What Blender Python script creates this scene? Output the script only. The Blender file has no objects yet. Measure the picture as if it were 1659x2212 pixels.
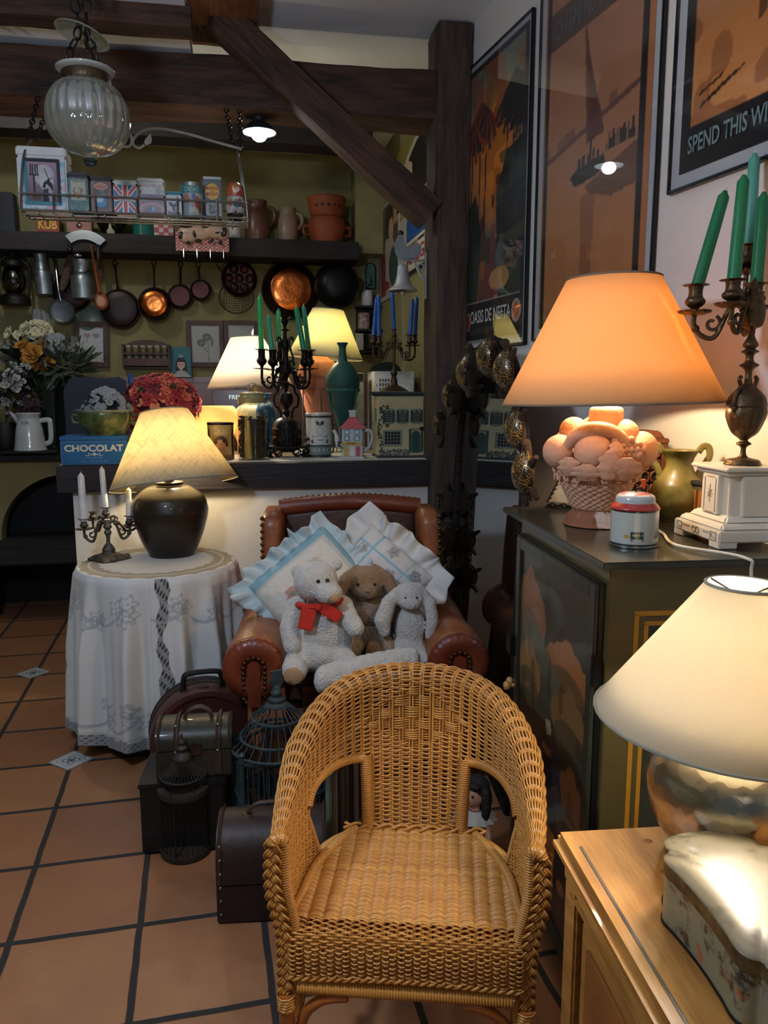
import bpy, bmesh, math, random
import numpy as np
from mathutils import Vector, Matrix, Euler, noise as mnoise
random.seed(7); np.random.seed(7)
PI = math.pi
SC = bpy.context.scene
COL = SC.collection
def R(d): return math.radians(d)
# ------------------------------------------------------------------ camera
F = 1700.0; CX, CY = 829.5, 1106.0
YAW, PITCH, CAMH = R(10.5), R(8.8), 1.45
CAM = Vector((0, 0, CAMH))
FW = Vector((math.sin(YAW)*math.cos(PITCH), math.cos(YAW)*math.cos(PITCH), -math.sin(PITCH)))
RT = Vector((math.cos(YAW), -math.sin(YAW), 0))
UP = RT.cross(FW)
def ray(u, v): return FW + RT*((u-CX)/F) + UP*((CY-v)/F)
def P(u, v, d): return CAM + ray(u, v)*d
def Pz(u, v, z):
    r = ray(u, v); return CAM + r*((z-CAMH)/r.z)
def Py(u, v, y):
    r = ray(u, v); return CAM + r*(y/r.y)
def Px(u, v, x):
    r = ray(u, v); return CAM + r*(x/r.x)
WA = R(6.7)                                  # the right wall turns a little inwards with distance
WD = Vector((-math.sin(WA), math.cos(WA), 0)); WN = Vector((-math.cos(WA), -math.sin(WA), 0)); WP = Vector((1.075, 3.7, 0))
def Pw(u, v, off=0.0):
    r = ray(u, v); o = WP + WN*off
    return CAM + r*((o-CAM).dot(WN)/r.dot(WN))
def proj(p):
    d = Vector(p)-CAM; z = d.dot(FW); return CX+F*d.dot(RT)/z, CY-F*d.dot(UP)/z
def depth(p): return (Vector(p)-CAM).dot(FW)
def mpp(p): return depth(p)/F                # metres per photograph pixel at a point

def cam_setup():
    cd = bpy.data.cameras.new('camera'); c = bpy.data.objects.new('camera', cd); COL.objects.link(c)
    cd.sensor_fit = 'VERTICAL'; cd.sensor_height = 24.0; cd.lens = F/2212*24.0
    cd.clip_start = 0.02
    m = Matrix((RT, UP, -FW)).transposed().to_4x4(); m.translation = CAM
    c.matrix_world = m
    SC.camera = c
# ------------------------------------------------------------------ materials
def lin(h):
    h = h.lstrip('#'); o = []
    for i in (0, 2, 4):
        c = int(h[i:i+2], 16)/255
        o.append(c/12.92 if c <= .04045 else ((c+.055)/1.055)**2.4)
    return o
MATS = {}
class NT:
    def __init__(s, name):
        s.m = bpy.data.materials.new(name); s.m.use_nodes = True
        s.t = s.m.node_tree; s.t.nodes.clear(); s.out = s.n('ShaderNodeOutputMaterial')
    def n(s, t, **k):
        d = s.t.nodes.new(t)
        for a, b in k.items():
            if hasattr(d, a): setattr(d, a, b)
            else: d.inputs[a].default_value = b
        return d
    def l(s, a, ao, b, bi): s.t.links.new(a.outputs[ao], b.inputs[bi])
def c4(c): return (c[0], c[1], c[2], 1)
def mixrgb(nt, a, b):
    m = nt.n('ShaderNodeMix', data_type='RGBA'); m.inputs[6].default_value = c4(a); m.inputs[7].default_value = c4(b); return m
def M(name, col='#808080', rough=.5, metal=0., var=.18, sc=14., bump=0., bsc=70., col2=None, stretch=None, coat=0., trans=0., sss=0., emit=0., emitcol=None, ior=1.45, spec=.5, sheen=0., thr=None, alpha=1.):
    if name in MATS: return MATS[name]
    nt = NT(name); b = nt.n('ShaderNodeBsdfPrincipled')
    nt.l(b, 0, nt.out, 0)
    c = lin(col); c2 = lin(col2) if col2 else None
    tc = nt.n('ShaderNodeTexCoord'); mp = nt.n('ShaderNodeMapping')
    nt.l(tc, 'Object', mp, 'Vector')
    if stretch: mp.inputs['Scale'].default_value = stretch
    nz = nt.n('ShaderNodeTexNoise', Scale=sc, Detail=5., Roughness=.6); nt.l(mp, 0, nz, 'Vector')
    lo = [x*(1-var) for x in c]; hi = [min(1, x*(1+var)) for x in c] if c2 is None else c2
    mx = mixrgb(nt, lo, hi)
    rp = nt.n('ShaderNodeMapRange'); t0, t1 = thr if thr else (.32, .68)
    rp.inputs[1].default_value = t0; rp.inputs[2].default_value = t1
    nt.l(nz, 0, rp, 0); nt.l(rp, 0, mx, 0); nt.l(mx, 2, b, 'Base Color')
    b.inputs['Roughness'].default_value = rough; b.inputs['Metallic'].default_value = metal
    b.inputs['IOR'].default_value = ior; b.inputs['Specular IOR Level'].default_value = spec
    b.inputs['Coat Weight'].default_value = coat; b.inputs['Transmission Weight'].default_value = trans
    b.inputs['Sheen Weight'].default_value = sheen; b.inputs['Alpha'].default_value = alpha
    if sss: b.inputs['Subsurface Weight'].default_value = sss; b.inputs['Subsurface Radius'].default_value = (.02, .01, .006); b.inputs['Subsurface Scale'].default_value = .5
    if emit: b.inputs['Emission Strength'].default_value = emit; b.inputs['Emission Color'].default_value = c4(lin(emitcol or col))
    if bump:
        n2 = nt.n('ShaderNodeTexNoise', Scale=bsc, Detail=4.); nt.l(mp, 0, n2, 'Vector')
        bp = nt.n('ShaderNodeBump', Strength=min(bump, 1.), Distance=.01*max(1, bump)); nt.l(n2, 0, bp, 'Height'); nt.l(bp, 0, b, 'Normal')
    MATS[name] = nt.m; return nt.m
def Mpaint(name='printed_paper', rough=.6, metal=0., coat=0., glass=False):
    if name in MATS: return MATS[name]
    nt = NT(name); b = nt.n('ShaderNodeBsdfPrincipled'); nt.l(b, 0, nt.out, 0)
    a = nt.n('ShaderNodeAttribute', attribute_name='Col'); nt.l(a, 'Color', b, 'Base Color')
    b.inputs['Roughness'].default_value = rough; b.inputs['Metallic'].default_value = metal; b.inputs['Coat Weight'].default_value = coat
    b.inputs['Coat Roughness'].default_value = .03
    MATS[name] = nt.m; return nt.m
def Mshade(name, col, tw=.5, weave=0.0, dark='#6b5420'):
    """lamp-shade cloth: diffuse + translucent, optional slubbed weave"""
    if name in MATS: return MATS[name]
    nt = NT(name); tc = nt.n('ShaderNodeTexCoord')
    d = nt.n('ShaderNodeBsdfDiffuse'); t = nt.n('ShaderNodeBsdfTranslucent'); mx = nt.n('ShaderNodeMixShader'); mx.inputs[0].default_value = tw
    c = lin(col); m = mixrgb(nt, c, lin(dark) if weave else [x*.93 for x in c])
    if weave:
        fs = []
        for rot in (R(48), R(-42)):
            m0 = nt.n('ShaderNodeMapping'); m0.inputs['Rotation'].default_value = (0, rot, 0); mp = nt.n('ShaderNodeMapping'); mp.inputs['Scale'].default_value = (16, 16, 330)
            nz = nt.n('ShaderNodeTexNoise', Scale=1., Detail=3.); nt.l(tc, 'Object', m0, 0); nt.l(m0, 0, mp, 0); nt.l(mp, 0, nz, 'Vector')
            rp = nt.n('ShaderNodeMapRange'); rp.inputs[1].default_value = .56; rp.inputs[2].default_value = .70; nt.l(nz, 0, rp, 0); fs.append(rp)
        mxm = nt.n('ShaderNodeMath', operation='MAXIMUM'); nt.l(fs[0], 0, mxm, 0); nt.l(fs[1], 0, mxm, 1)
        ml = nt.n('ShaderNodeMath', operation='MULTIPLY'); ml.inputs[1].default_value = weave; nt.l(mxm, 0, ml, 0); nt.l(ml, 0, m, 0)
    else:
        nz = nt.n('ShaderNodeTexNoise', Scale=140., Detail=3.); nt.l(tc, 'Object', nz, 'Vector'); nt.l(nz, 0, m, 0)
    nt.l(m, 2, d, 0); nt.l(m, 2, t, 0); nt.l(d, 0, mx, 1); nt.l(t, 0, mx, 2); nt.l(mx, 0, nt.out, 0)
    MATS[name] = nt.m; return nt.m
def Mglass(name, col='#ffffff', rough=.0, tint=.9, gl=.12, milk=0.):
    """thin clear glass: mostly transparent with a fresnel reflection"""
    if name in MATS: return MATS[name]
    nt = NT(name); t = nt.n('ShaderNodeBsdfTransparent'); g = nt.n('ShaderNodeBsdfGlossy', Roughness=rough)
    t.inputs[0].default_value = c4([x*tint for x in lin(col)]); g.inputs[0].default_value = (1, 1, 1, 1)
    fr = nt.n('ShaderNodeFresnel', IOR=1.5); mx = nt.n('ShaderNodeMixShader')
    ad = nt.n('ShaderNodeMath', operation='ADD'); ad.inputs[1].default_value = gl; nt.l(fr, 0, ad, 0)
    ge = nt.n('ShaderNodeNewGeometry'); iv = nt.n('ShaderNodeMath', operation='SUBTRACT'); iv.inputs[0].default_value = 1.; nt.l(ge, 'Backfacing', iv, 1)
    mu = nt.n('ShaderNodeMath', operation='MULTIPLY'); nt.l(ad, 0, mu, 0); nt.l(iv, 0, mu, 1)
    if milk:
        df = nt.n('ShaderNodeBsdfDiffuse'); df.inputs[0].default_value = c4(lin(col)); tl = nt.n('ShaderNodeBsdfTranslucent'); tl.inputs[0].default_value = c4(lin(col)); a1 = nt.n('ShaderNodeMixShader'); a1.inputs[0].default_value = .5; nt.l(df, 0, a1, 1); nt.l(tl, 0, a1, 2); a2 = nt.n('ShaderNodeMixShader'); a2.inputs[0].default_value = milk; nt.l(t, 0, a2, 1); nt.l(a1, 0, a2, 2); t = a2
    nt.l(mu, 0, mx, 0); nt.l(t, 0, mx, 1); nt.l(g, 0, mx, 2); nt.l(mx, 0, nt.out, 0)
    MATS[name] = nt.m; return nt.m
# ------------------------------------------------------------------ mesh builder
def Tm(loc=(0, 0, 0), rot=(0, 0, 0), s=(1, 1, 1)):
    if isinstance(s, (int, float)): s = (s, s, s)
    return Matrix.Translation(loc) @ Euler(rot).to_matrix().to_4x4() @ Matrix.Diagonal((s[0], s[1], s[2], 1))
class MB:
    def __init__(s): s.v = []; s.f = []; s.m = []; s.c = None
    def add(s, vs, fs, mi=0, T=None):
        o = len(s.v)
        if T is not None: vs = [T @ Vector(p) for p in vs]
        s.v += [tuple(p) for p in vs]
        s.f += [tuple(i+o for i in f) for f in fs]; s.m += [mi]*len(fs)
        return s
    def box(s, c, size, rot=(0, 0, 0), bev=0., mi=0, T=None, taper=1.):
        bm = bmesh.new(); bmesh.ops.create_cube(bm, size=1.)
        for v in bm.verts:
            k = taper if v.co.z > 0 else 1.
            v.co.x *= size[0]*k; v.co.y *= size[1]*k; v.co.z *= size[2]
        if bev: bmesh.ops.bevel(bm, geom=bm.edges[:], offset=min(bev, min(size)*.48), segments=2, affect='EDGES')
        bm.verts.ensure_lookup_table(); bm.verts.index_update()
        X = Tm(c, rot); X = X if T is None else T @ X
        s.add([v.co[:] for v in bm.verts], [[v.index for v in f.verts] for f in bm.faces], mi, X); bm.free(); return s
    def lathe(s, prof, seg=32, T=None, mi=0, fr=None):
        vs = []; rings = []
        for r, z in prof:
            if r < 1e-6: rings.append([len(vs)]); vs.append((0, 0, z))
            else:
                ring = []
                for k in range(seg):
                    a = 2*PI*k/seg; rr = r*(fr(a, z) if fr else 1)
                    ring.append(len(vs)); vs.append((rr*math.cos(a), rr*math.sin(a), z))
                rings.append(ring)
        fs = []
        for a, b in zip(rings, rings[1:]):
            for k in range(seg):
                j = (k+1) % seg
                if len(a) == 1 and len(b) == 1: break
                if len(a) == 1: fs.append((a[0], b[j], b[k]))
                elif len(b) == 1: fs.append((a[k], a[j], b[0]))
                else: fs.append((a[k], a[j], b[j], b[k]))
        return s.add(vs, fs, mi, T)
    def tube(s, pts, r, seg=8, closed=False, mi=0, T=None, flat=1.):
        pts = [Vector(p) for p in pts]; n = len(pts)
        rs = r if hasattr(r, '__len__') else [r]*n
        vs = []; up = None
        for i, p in enumerate(pts):
            if closed: t = pts[(i+1) % n]-pts[i-1]
            else: t = pts[min(i+1, n-1)]-pts[max(i-1, 0)]
            if t.length < 1e-9: t = Vector((0, 0, 1))
            t.normalize()
            if up is None:
                up = t.orthogonal().normalized()
                if abs(t.z) < .9: up = (Vector((0, 0, 1))-t*t.z).normalized()
            up = (up-t*up.dot(t))
            if up.length < 1e-6: up = t.orthogonal()
            up.normalize(); sd = t.cross(up)
            for k in range(seg):
                a = 2*PI*k/seg; vs.append(p+(up*math.cos(a)*flat+sd*math.sin(a))*rs[i])
        fs = []
        for i in range(n if closed else n-1):
            j = (i+1) % n
            for k in range(seg):
                q = (k+1) % seg; fs.append((i*seg+k, i*seg+q, j*seg+q, j*seg+k))
        if not closed: fs += [tuple(range(seg))[::-1], tuple((n-1)*seg+k for k in range(seg))]
        return s.add(vs, fs, mi, T)
    def ball(s, c, r, rot=(0, 0, 0), seg=16, rings=10, mi=0, T=None):
        if isinstance(r, (int, float)): r = (r, r, r)
        pr = [(math.sin(PI*i/rings), -math.cos(PI*i/rings)) for i in range(rings+1)]; pr[0] = (0, -1); pr[-1] = (0, 1)
        X = Tm(c, rot, r); return s.lathe(pr, seg, X if T is None else T @ X, mi)
    def grid(s, fn, nu, nv, cu=False, mi=0, T=None, flip=False):
        vs = [fn(i/(nu if cu else nu-1), j/(nv-1)) for j in range(nv) for i in range(nu)]
        fs = []
        for j in range(nv-1):
            for i in range(nu if cu else nu-1):
                k = (i+1) % nu; q = (j*nu+i, j*nu+k, (j+1)*nu+k, (j+1)*nu+i)
                fs.append(q[::-1] if flip else q)
        return s.add(vs, fs, mi, T)
    def prism(s, pts, z0, z1, mi=0, T=None):
        n = len(pts); vs = [(x, y, z0) for x, y in pts]+[(x, y, z1) for x, y in pts]
        ar = sum(pts[i][0]*pts[(i+1) % n][1]-pts[(i+1) % n][0]*pts[i][1] for i in range(n))
        fs = [tuple(range(n))[::-1], tuple(range(n, 2*n))]+[(i, (i+1) % n, n+(i+1) % n, n+i) for i in range(n)]
        if ar < 0: fs = [f[::-1] for f in fs]
        return s.add(vs, fs, mi, T)
    def obj(s, name, mats, parent=None, loc=None, rot=None, smooth=38, sub=0, solid=0., mesh=None):
        me = bpy.data.meshes.new(name); me.from_pydata(s.v, [], s.f)
        for m in (mats if isinstance(mats, (list, tuple)) else [mats]): me.materials.append(m)
        if any(s.m): me.polygons.foreach_set('material_index', s.m)
        if s.c is not None:
            at = me.color_attributes.new('Col', 'FLOAT_COLOR', 'POINT')
            at.data.foreach_set('color', np.asarray(s.c, dtype=np.float32).ravel())
        me.update()
        if smooth:
            me.polygons.foreach_set('use_smooth', [True]*len(me.polygons))
            if smooth < 180: me.set_sharp_from_angle(angle=R(smooth))
        o = bpy.data.objects.new(name, me); COL.objects.link(o)
        if parent: o.parent = parent
        if loc is not None: o.location = loc
        if rot is not None: o.rotation_euler = rot
        if solid:
            md = o.modifiers.new('solid', 'SOLIDIFY'); md.thickness = solid; md.offset = 0
        if sub:
            md = o.modifiers.new('sub', 'SUBSURF'); md.levels = sub; md.render_levels = sub
        return o
def thing(name, label, cat, loc=(0, 0, 0), rz=0., group=None, rot=None):
    o = bpy.data.objects.new(name, None); COL.objects.link(o); o.empty_display_size = .05
    o.location = loc; o.rotation_euler = rot if rot else (0, 0, rz)
    tag(o, label, cat, group); return o
def tag(o, label, cat, group=None):
    o['label'] = label; o['category'] = cat
    if group: o['group'] = group
    return o
def struct(o): o['kind'] = 'structure'; return o
def linkcopy(src, parent=None, loc=None, rot=None, sc=None):
    c = src.copy(); COL.objects.link(c)
    if parent is not None: c.parent = parent
    if loc is not None: c.location = loc
    if rot is not None: c.rotation_euler = rot
    if sc is not None: c.scale = sc
    return c
def copytree(o, parent=None, **k):
    c = linkcopy(o, parent, **k)
    for ch in list(o.children): copytree(ch, c)
    return c
def lookx(d, upv=(0, 0, 1)):
    """matrix with local x along d, local z close to upv"""
    x = Vector(d).normalized(); z = Vector(upv); y = z.cross(x).normalized(); z = x.cross(y)
    return Matrix((x, y, z)).transposed().to_4x4()
def alongz(a, b):
    """matrix placing local z from a to b (unscaled)"""
    a, b = Vector(a), Vector(b); z = (b-a).normalized(); x = z.orthogonal().normalized()
    if abs(z.z) > .5: x = (Vector((1, 0, 0))-z*z.x).normalized()
    y = z.cross(x); m = Matrix((x, y, z)).transposed().to_4x4(); m.translation = a; return m
def smooth_pts(pts, n=8, closed=False):
    """Catmull-Rom through points"""
    pts = [Vector(p) for p in pts]; out = []; N = len(pts)
    for i in range(N if closed else N-1):
        if closed: p0, p1, p2, p3 = pts[i-1], pts[i], pts[(i+1) % N], pts[(i+2) % N]
        else: p0, p1, p2, p3 = pts[max(i-1, 0)], pts[i], pts[i+1], pts[min(i+2, N-1)]
        for k in range(n):
            t = k/n; out.append(.5*((2*p1)+(p2-p0)*t+(2*p0-5*p1+4*p2-p3)*t*t+(3*p1-p0-3*p2+p3)*t**3))
    if not closed: out.append(pts[-1])
    return out
def smooth_prof(pr, n=5):
    return [(max(0, p.x), p.y) for p in smooth_pts([(a, b, 0) for a, b in pr], n)]
def interp(x, xs, ys): return float(np.interp(x, xs, ys))
# ------------------------------------------------------------------ painted prints (vertex colours from a little painter)
class Canvas:
    def __init__(s, w, h, bg='#ffffff'):
        s.w, s.h = w, h; s.a = np.zeros((h, w, 3), np.float32); s.a[:] = lin(bg)
        yy, xx = np.mgrid[0:h, 0:w]; s.X = (xx+.0)/(w-1); s.Y = (yy+.0)/(h-1)   # y down
    def put(s, m, col, al=1.):
        c = np.array(lin(col), np.float32); s.a[m] = s.a[m]*(1-al)+c*al; return s
    def rect(s, x0, y0, x1, y1, col, al=1.): return s.put((s.X >= x0) & (s.X <= x1) & (s.Y >= y0) & (s.Y <= y1), col, al)
    def ell(s, x, y, rx, ry, col, al=1.): return s.put(((s.X-x)/rx)**2+((s.Y-y)/ry)**2 <= 1, col, al)
    def poly(s, pts, col, al=1.):
        n = len(pts); m = np.zeros((s.h, s.w), bool)
        for i in range(n):
            x0, y0 = pts[i]; x1, y1 = pts[(i+1) % n]
            if y0 == y1: continue
            c = ((s.Y >= min(y0, y1)) & (s.Y < max(y0, y1))); m ^= c & (s.X < x0+(s.Y-y0)*(x1-x0)/(y1-y0))
        return s.put(m, col, al)
    def line(s, x0, y0, x1, y1, w, col, al=1., asp=1.):
        dx, dy = (x1-x0)*asp, y1-y0; L = dx*dx+dy*dy+1e-12
        t = np.clip((((s.X-x0)*asp)*dx+(s.Y-y0)*dy)/L, 0, 1)
        return s.put(np.hypot((s.X-x0)*asp-t*dx, s.Y-y0-t*dy) <= w, col, al)
    def grad(s, y0, y1, ca, cb, x0=0, x1=1):
        m = (s.Y >= y0) & (s.Y <= y1) & (s.X >= x0) & (s.X <= x1); t = ((s.Y-y0)/(y1-y0))[m][:, None]
        s.a[m] = np.array(lin(ca))*(1-t)+np.array(lin(cb))*t; return s
    def blot(s, seed, sc, thr, col, al=.6, m=None, sx=1., sy=1.):
        rs = np.random.RandomState(seed); g = rs.rand(sc*2+3, sc*2+3)
        fx = np.clip(s.X*sc*sx, 0, sc*2); fy = np.clip(s.Y*sc*sy, 0, sc*2); ix, iy = fx.astype(int), fy.astype(int); tx, ty = fx-ix, fy-iy
        tx = tx*tx*(3-2*tx); ty = ty*ty*(3-2*ty)
        v = (g[iy, ix]*(1-tx)+g[iy, ix+1]*tx)*(1-ty)+(g[iy+1, ix]*(1-tx)+g[iy+1, ix+1]*tx)*ty
        k = v > thr
        if m is not None: k &= m
        return s.put(k, col, al)
    def mesh(s, fn, mb=None, mi=0, flip=False):
        """fn(u, v): u to the right 0..1, v UP 0..1"""
        mb = mb or MB(); n0 = len(mb.v)
        mb.grid(lambda u, v: fn(u, v), s.w, s.h, mi=mi, flip=flip)
        cols = np.ones((s.h*s.w, 4), np.float32); cols[:, :3] = s.a[::-1].reshape(-1, 3)
        if mb.c is None: mb.c = np.ones((n0, 4), np.float32)*.5
        mb.c = np.vstack([mb.c, cols]) if n0 else cols
        return mb
def print_panel(cv, w, h, name, parent, T=None, mat=None, y=0.):
    """flat print in local xz plane facing -y, centred on x, from z=0 up"""
    mb = cv.mesh(lambda u, v: ((u-.5)*w, y, v*h))
    if T is not None: mb.v = [tuple(T @ Vector(p)) for p in mb.v]
    return mb.obj(name, mat or Mpaint(), parent, smooth=180)
# ------------------------------------------------------------------ lettering
def text(s, w, h, mat, parent, name='lettering', T=None, depth_=.0008, bold=.0, keep=False, bend=None, shear=0., spacing=1.):
    """lettering fitted in w x h, centred, in local xz plane facing -y"""
    cu = bpy.data.curves.new('t', 'FONT'); cu.body = s; cu.size = 1.; cu.align_x = 'CENTER'; cu.offset = bold; cu.resolution_u = 3; cu.shear = shear; cu.space_character = spacing
    cu.extrude = 0.
    ob = bpy.data.objects.new('t', cu); COL.objects.link(ob)
    bpy.context.view_layer.update()
    dg = bpy.context.evaluated_depsgraph_get(); me = bpy.data.meshes.new_from_object(ob.evaluated_get(dg))
    bpy.data.objects.remove(ob); bpy.data.curves.remove(cu)
    n = len(me.vertices); co = np.zeros(n*3); me.vertices.foreach_get('co', co); co = co.reshape(-1, 3)
    lo, hi = co.min(0), co.max(0); cx, cy = (lo[0]+hi[0])/2, (lo[1]+hi[1])/2
    sx = w/(hi[0]-lo[0]); sy = h/(hi[1]-lo[1])
    if keep: sx = sy = min(sx, sy)
    out = np.zeros_like(co); out[:, 0] = (co[:, 0]-cx)*sx; out[:, 2] = (co[:, 1]-cy)*sy
    if bend:
        a = out[:, 0]/bend; out[:, 1] = -np.cos(a)*bend; out[:, 0] = np.sin(a)*bend
    if T is not None:
        A = np.array(T); out = out @ A[:3, :3].T+A[:3, 3]
    me.vertices.foreach_set('co', out.ravel()); me.materials.clear(); me.materials.append(mat); me.update()
    me.name = name; o = bpy.data.objects.new(name, me); COL.objects.link(o)
    if parent: o.parent = parent
    return o
# ------------------------------------------------------------------ lights
def point(name, loc, watt, col, rad=.03, parent=None):
    l = bpy.data.lights.new(name, 'POINT'); l.energy = watt; l.color = lin(col); l.shadow_soft_size = rad
    o = bpy.data.objects.new(name, l); COL.objects.link(o); o.location = loc
    if parent: o.parent = parent
    return o
# ================================================================== the setting
cam_setup()
M('plaster', '#dde3e8', .9, var=.06, sc=3, bump=.25, bsc=9)
M('wall_paint', '#cfccc6', .85, var=.05, sc=4, bump=.2, bsc=14)
M('wall_yellow', '#878058', .85, var=.12, sc=5, bump=.3, bsc=12)
M('old_wood', '#5a3c2a', .75, var=.12, col2='#1f1816', sc=4, bump=.8, bsc=9, stretch=(1, 6, 6))
M('post_wood', '#40332a', .75, var=.45, sc=5, bump=.7, bsc=9, stretch=(1, 6, 6))
M('shelf_wood', '#231f22', .7, var=.35, sc=5, bump=.4, bsc=9, stretch=(1, 7, 7))
M('brown_wood', '#6a4127', .6, var=.4, sc=6, bump=.4, bsc=20, stretch=(1, 6, 6))
M('black', '#0b0a0a', .6, var=.3); M('iron', '#1c1a19', .5, .6, var=.3, bump=.2, bsc=90)
def floor_material():
    nt = NT('terracotta_tile'); b = nt.n('ShaderNodeBsdfPrincipled'); nt.l(b, 0, nt.out, 0)
    tc = nt.n('ShaderNodeTexCoord'); sp = nt.n('ShaderNodeSeparateXYZ')
    a = R(2.5); p0 = (-.646, 2.391)
    mp = nt.n('ShaderNodeMapping', vector_type='TEXTURE'); mp.inputs['Location'].default_value = (p0[0], p0[1], 0); mp.inputs['Rotation'].default_value = (0, 0, a); mp.inputs['Scale'].default_value = (.3335, .353, 1)
    nt.l(tc, 'Object', mp, 0)
    wob = nt.n('ShaderNodeTexNoise', Scale=9., Detail=3.); nt.l(tc, 'Object', wob, 'Vector')
    va = nt.n('ShaderNodeVectorMath', operation='SCALE'); va.inputs[3].default_value = .022; nt.l(wob, 'Color', va, 0)
    ad = nt.n('ShaderNodeVectorMath', operation='ADD'); nt.l(mp, 0, ad, 0); nt.l(va, 0, ad, 1); nt.l(ad, 0, sp, 0)
    ds = []
    for i in range(2):
        fr = nt.n('ShaderNodeMath', operation='PINGPONG'); fr.inputs[1].default_value = .5; nt.l(sp, i, fr, 0); ds.append(fr)
    mn = nt.n('ShaderNodeMath', operation='MINIMUM'); nt.l(ds[0], 0, mn, 0); nt.l(ds[1], 0, mn, 1)
    g = nt.n('ShaderNodeMapRange'); g.inputs[1].default_value = .022; g.inputs[2].default_value = .03; nt.l(mn, 0, g, 0)
    # tone of each tile
    fl = nt.n('ShaderNodeVectorMath', operation='FLOOR'); nt.l(ad, 0, fl, 0)
    wn = nt.n('ShaderNodeTexWhiteNoise', noise_dimensions='2D'); nt.l(fl, 0, wn, 'Vector')
    nz = nt.n('ShaderNodeTexNoise', Scale=7., Detail=6., Roughness=.65); nt.l(tc, 'Object', nz, 'Vector')
    m1 = mixrgb(nt, lin('#8a593a'), lin('#b08056')); nt.l(nz, 0, m1, 0)
    m2 = mixrgb(nt, (0, 0, 0), lin('#7a4a34')); nt.l(m1, 2, m2, 6)
    sc = nt.n('ShaderNodeMath', operation='MULTIPLY'); sc.inputs[1].default_value = .6; nt.l(wn, 0, sc, 0); nt.l(sc, 0, m2, 0)
    m3 = mixrgb(nt, lin('#2b2826'), (0, 0, 0)); nt.l(m2, 2, m3, 7); nt.l(g, 0, m3, 0); nt.l(m3, 2, b, 'Base Color')
    rr = nt.n('ShaderNodeMapRange'); rr.inputs[3].default_value = .85; rr.inputs[4].default_value = .42; nt.l(g, 0, rr, 0); nt.l(rr, 0, b, 'Roughness')
    bp = nt.n('ShaderNodeBump', Strength=.6, Distance=.004); nt.l(g, 0, bp, 'Height')
    b2 = nt.n('ShaderNodeBump', Strength=.15, Distance=.01); nt.l(nz, 0, b2, 'Height'); nt.l(bp, 0, b2, 'Normal'); nt.l(b2, 0, b, 'Normal')
    return nt.m
CEIL = 3.06; YB = 5.75; XK = 1.03
struct(MB().box((0, 1.9, -.05), (9, 8.6, .1)).obj('floor', floor_material(), smooth=0))
struct(MB().box((-.5, 1.9, CEIL+.05), (9, 8.6, .1)).obj('ceiling', M('plaster'), smooth=0))
L = 5.4; c = WP+WD*(.15-L/2)-WN*.06
struct(MB().box((c.x, c.y, 1.53), (.12, L, 3.06), (0, 0, WA)).obj('wall_right', M('wall_paint'), smooth=0))
struct(MB().box((XK+.06, (3.86+YB)/2+.05, 1.53), (.12, YB-3.80+.1, 3.06)).obj('wall_kitchen_right', M('wall_yellow'), smooth=0))
struct(MB().box((-1.5, YB+.06, 1.53), (5.2, .12, 3.06)).obj('wall_back', M('wall_yellow'), smooth=0))
struct(MB().box((-3.2, 2.0, 1.53), (.12, 7.8, 3.06)).obj('wall_left', M('wall_yellow'), smooth=0))
# pinkish tiled splash-back along the bottom of the kitchen wall
def splash():
    nt = NT('pink_tile'); b = nt.n('ShaderNodeBsdfPrincipled', Roughness=.3); nt.l(b, 0, nt.out, 0)
    tc = nt.n('ShaderNodeTexCoord'); mp = nt.n('ShaderNodeMapping'); mp.inputs['Rotation'].default_value = (R(90), 0, 0); nt.l(tc, 'Object', mp, 0)
    br = nt.n('ShaderNodeTexBrick', offset=0.); br.inputs['Color1'].default_value = c4(lin('#8a6a63')); br.inputs['Color2'].default_value = c4(lin('#7f605c')); br.inputs['Mortar'].default_value = c4(lin('#57423f'))
    br.inputs['Scale'].default_value = 1.; br.inputs['Mortar Size'].default_value = .006; br.inputs['Brick Width'].default_value = .3; br.inputs['Row Height'].default_value = .3; nt.l(mp, 0, br, 0); nt.l(br, 0, b, 'Base Color'); return nt.m
struct(MB().box((-.1, YB-.008, 1.24), (2.2, .016, .6)).obj('trim_1', splash(), smooth=0))
# projecting yellow pier in the kitchen corner, below the ceiling
a = Py(800, 265, YB); b_ = Py(850, 400, YB)
struct(MB().box((XK-.10, YB-.10, 2.72), (.2, .2, .68)).obj('wall_corner', M('wall_yellow'), smooth=0))

def beam(name, a, b, w, h, mat, amp=.012, seed=0, nseg=28, upv=(0, 0, 1)):
    a, b = Vector(a), Vector(b); L = (b-a).length
    mb = MB(); prof = []
    k = 5
    for i in range(k): prof.append((-w/2+w*i/k, -h/2))
    for i in range(k): prof.append((w/2, -h/2+h*i/k))
    for i in range(k): prof.append((w/2-w*i/k, h/2))
    for i in range(k): prof.append((-w/2, h/2-h*i/k))
    n = len(prof); vs = []
    for j in range(nseg+1):
        x = L*j/nseg
        for (y, z) in prof:
            q = Vector((x*1.6+seed*7.3, y*5, z*5)); d = mnoise.noise(q)*amp+mnoise.noise(q*3.1)*amp*.4
            rr = math.hypot(y/w, z/h); e = 1-(.03 if rr > .66 else 0)
            vs.append((x, y*e+d*(1 if abs(y) > w*.45 else 0)*np.sign(y)*1., z*e+d*(1 if abs(z) > h*.45 else 0)*np.sign(z)))
    fs = [(j*n+i, j*n+(i+1) % n, (j+1)*n+(i+1) % n, (j+1)*n+i) for j in range(nseg) for i in range(n)]
    fs = [f[::-1] for f in fs]
    fs += [tuple(range(n)), tuple(nseg*n+i for i in range(n))[::-1]]
    mb.add(vs, fs); m = lookx(b-a, upv); m.translation = a
    o = mb.obj(name, mat, smooth=50); o.matrix_world = m; return o
W_ = M('old_wood')
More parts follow.
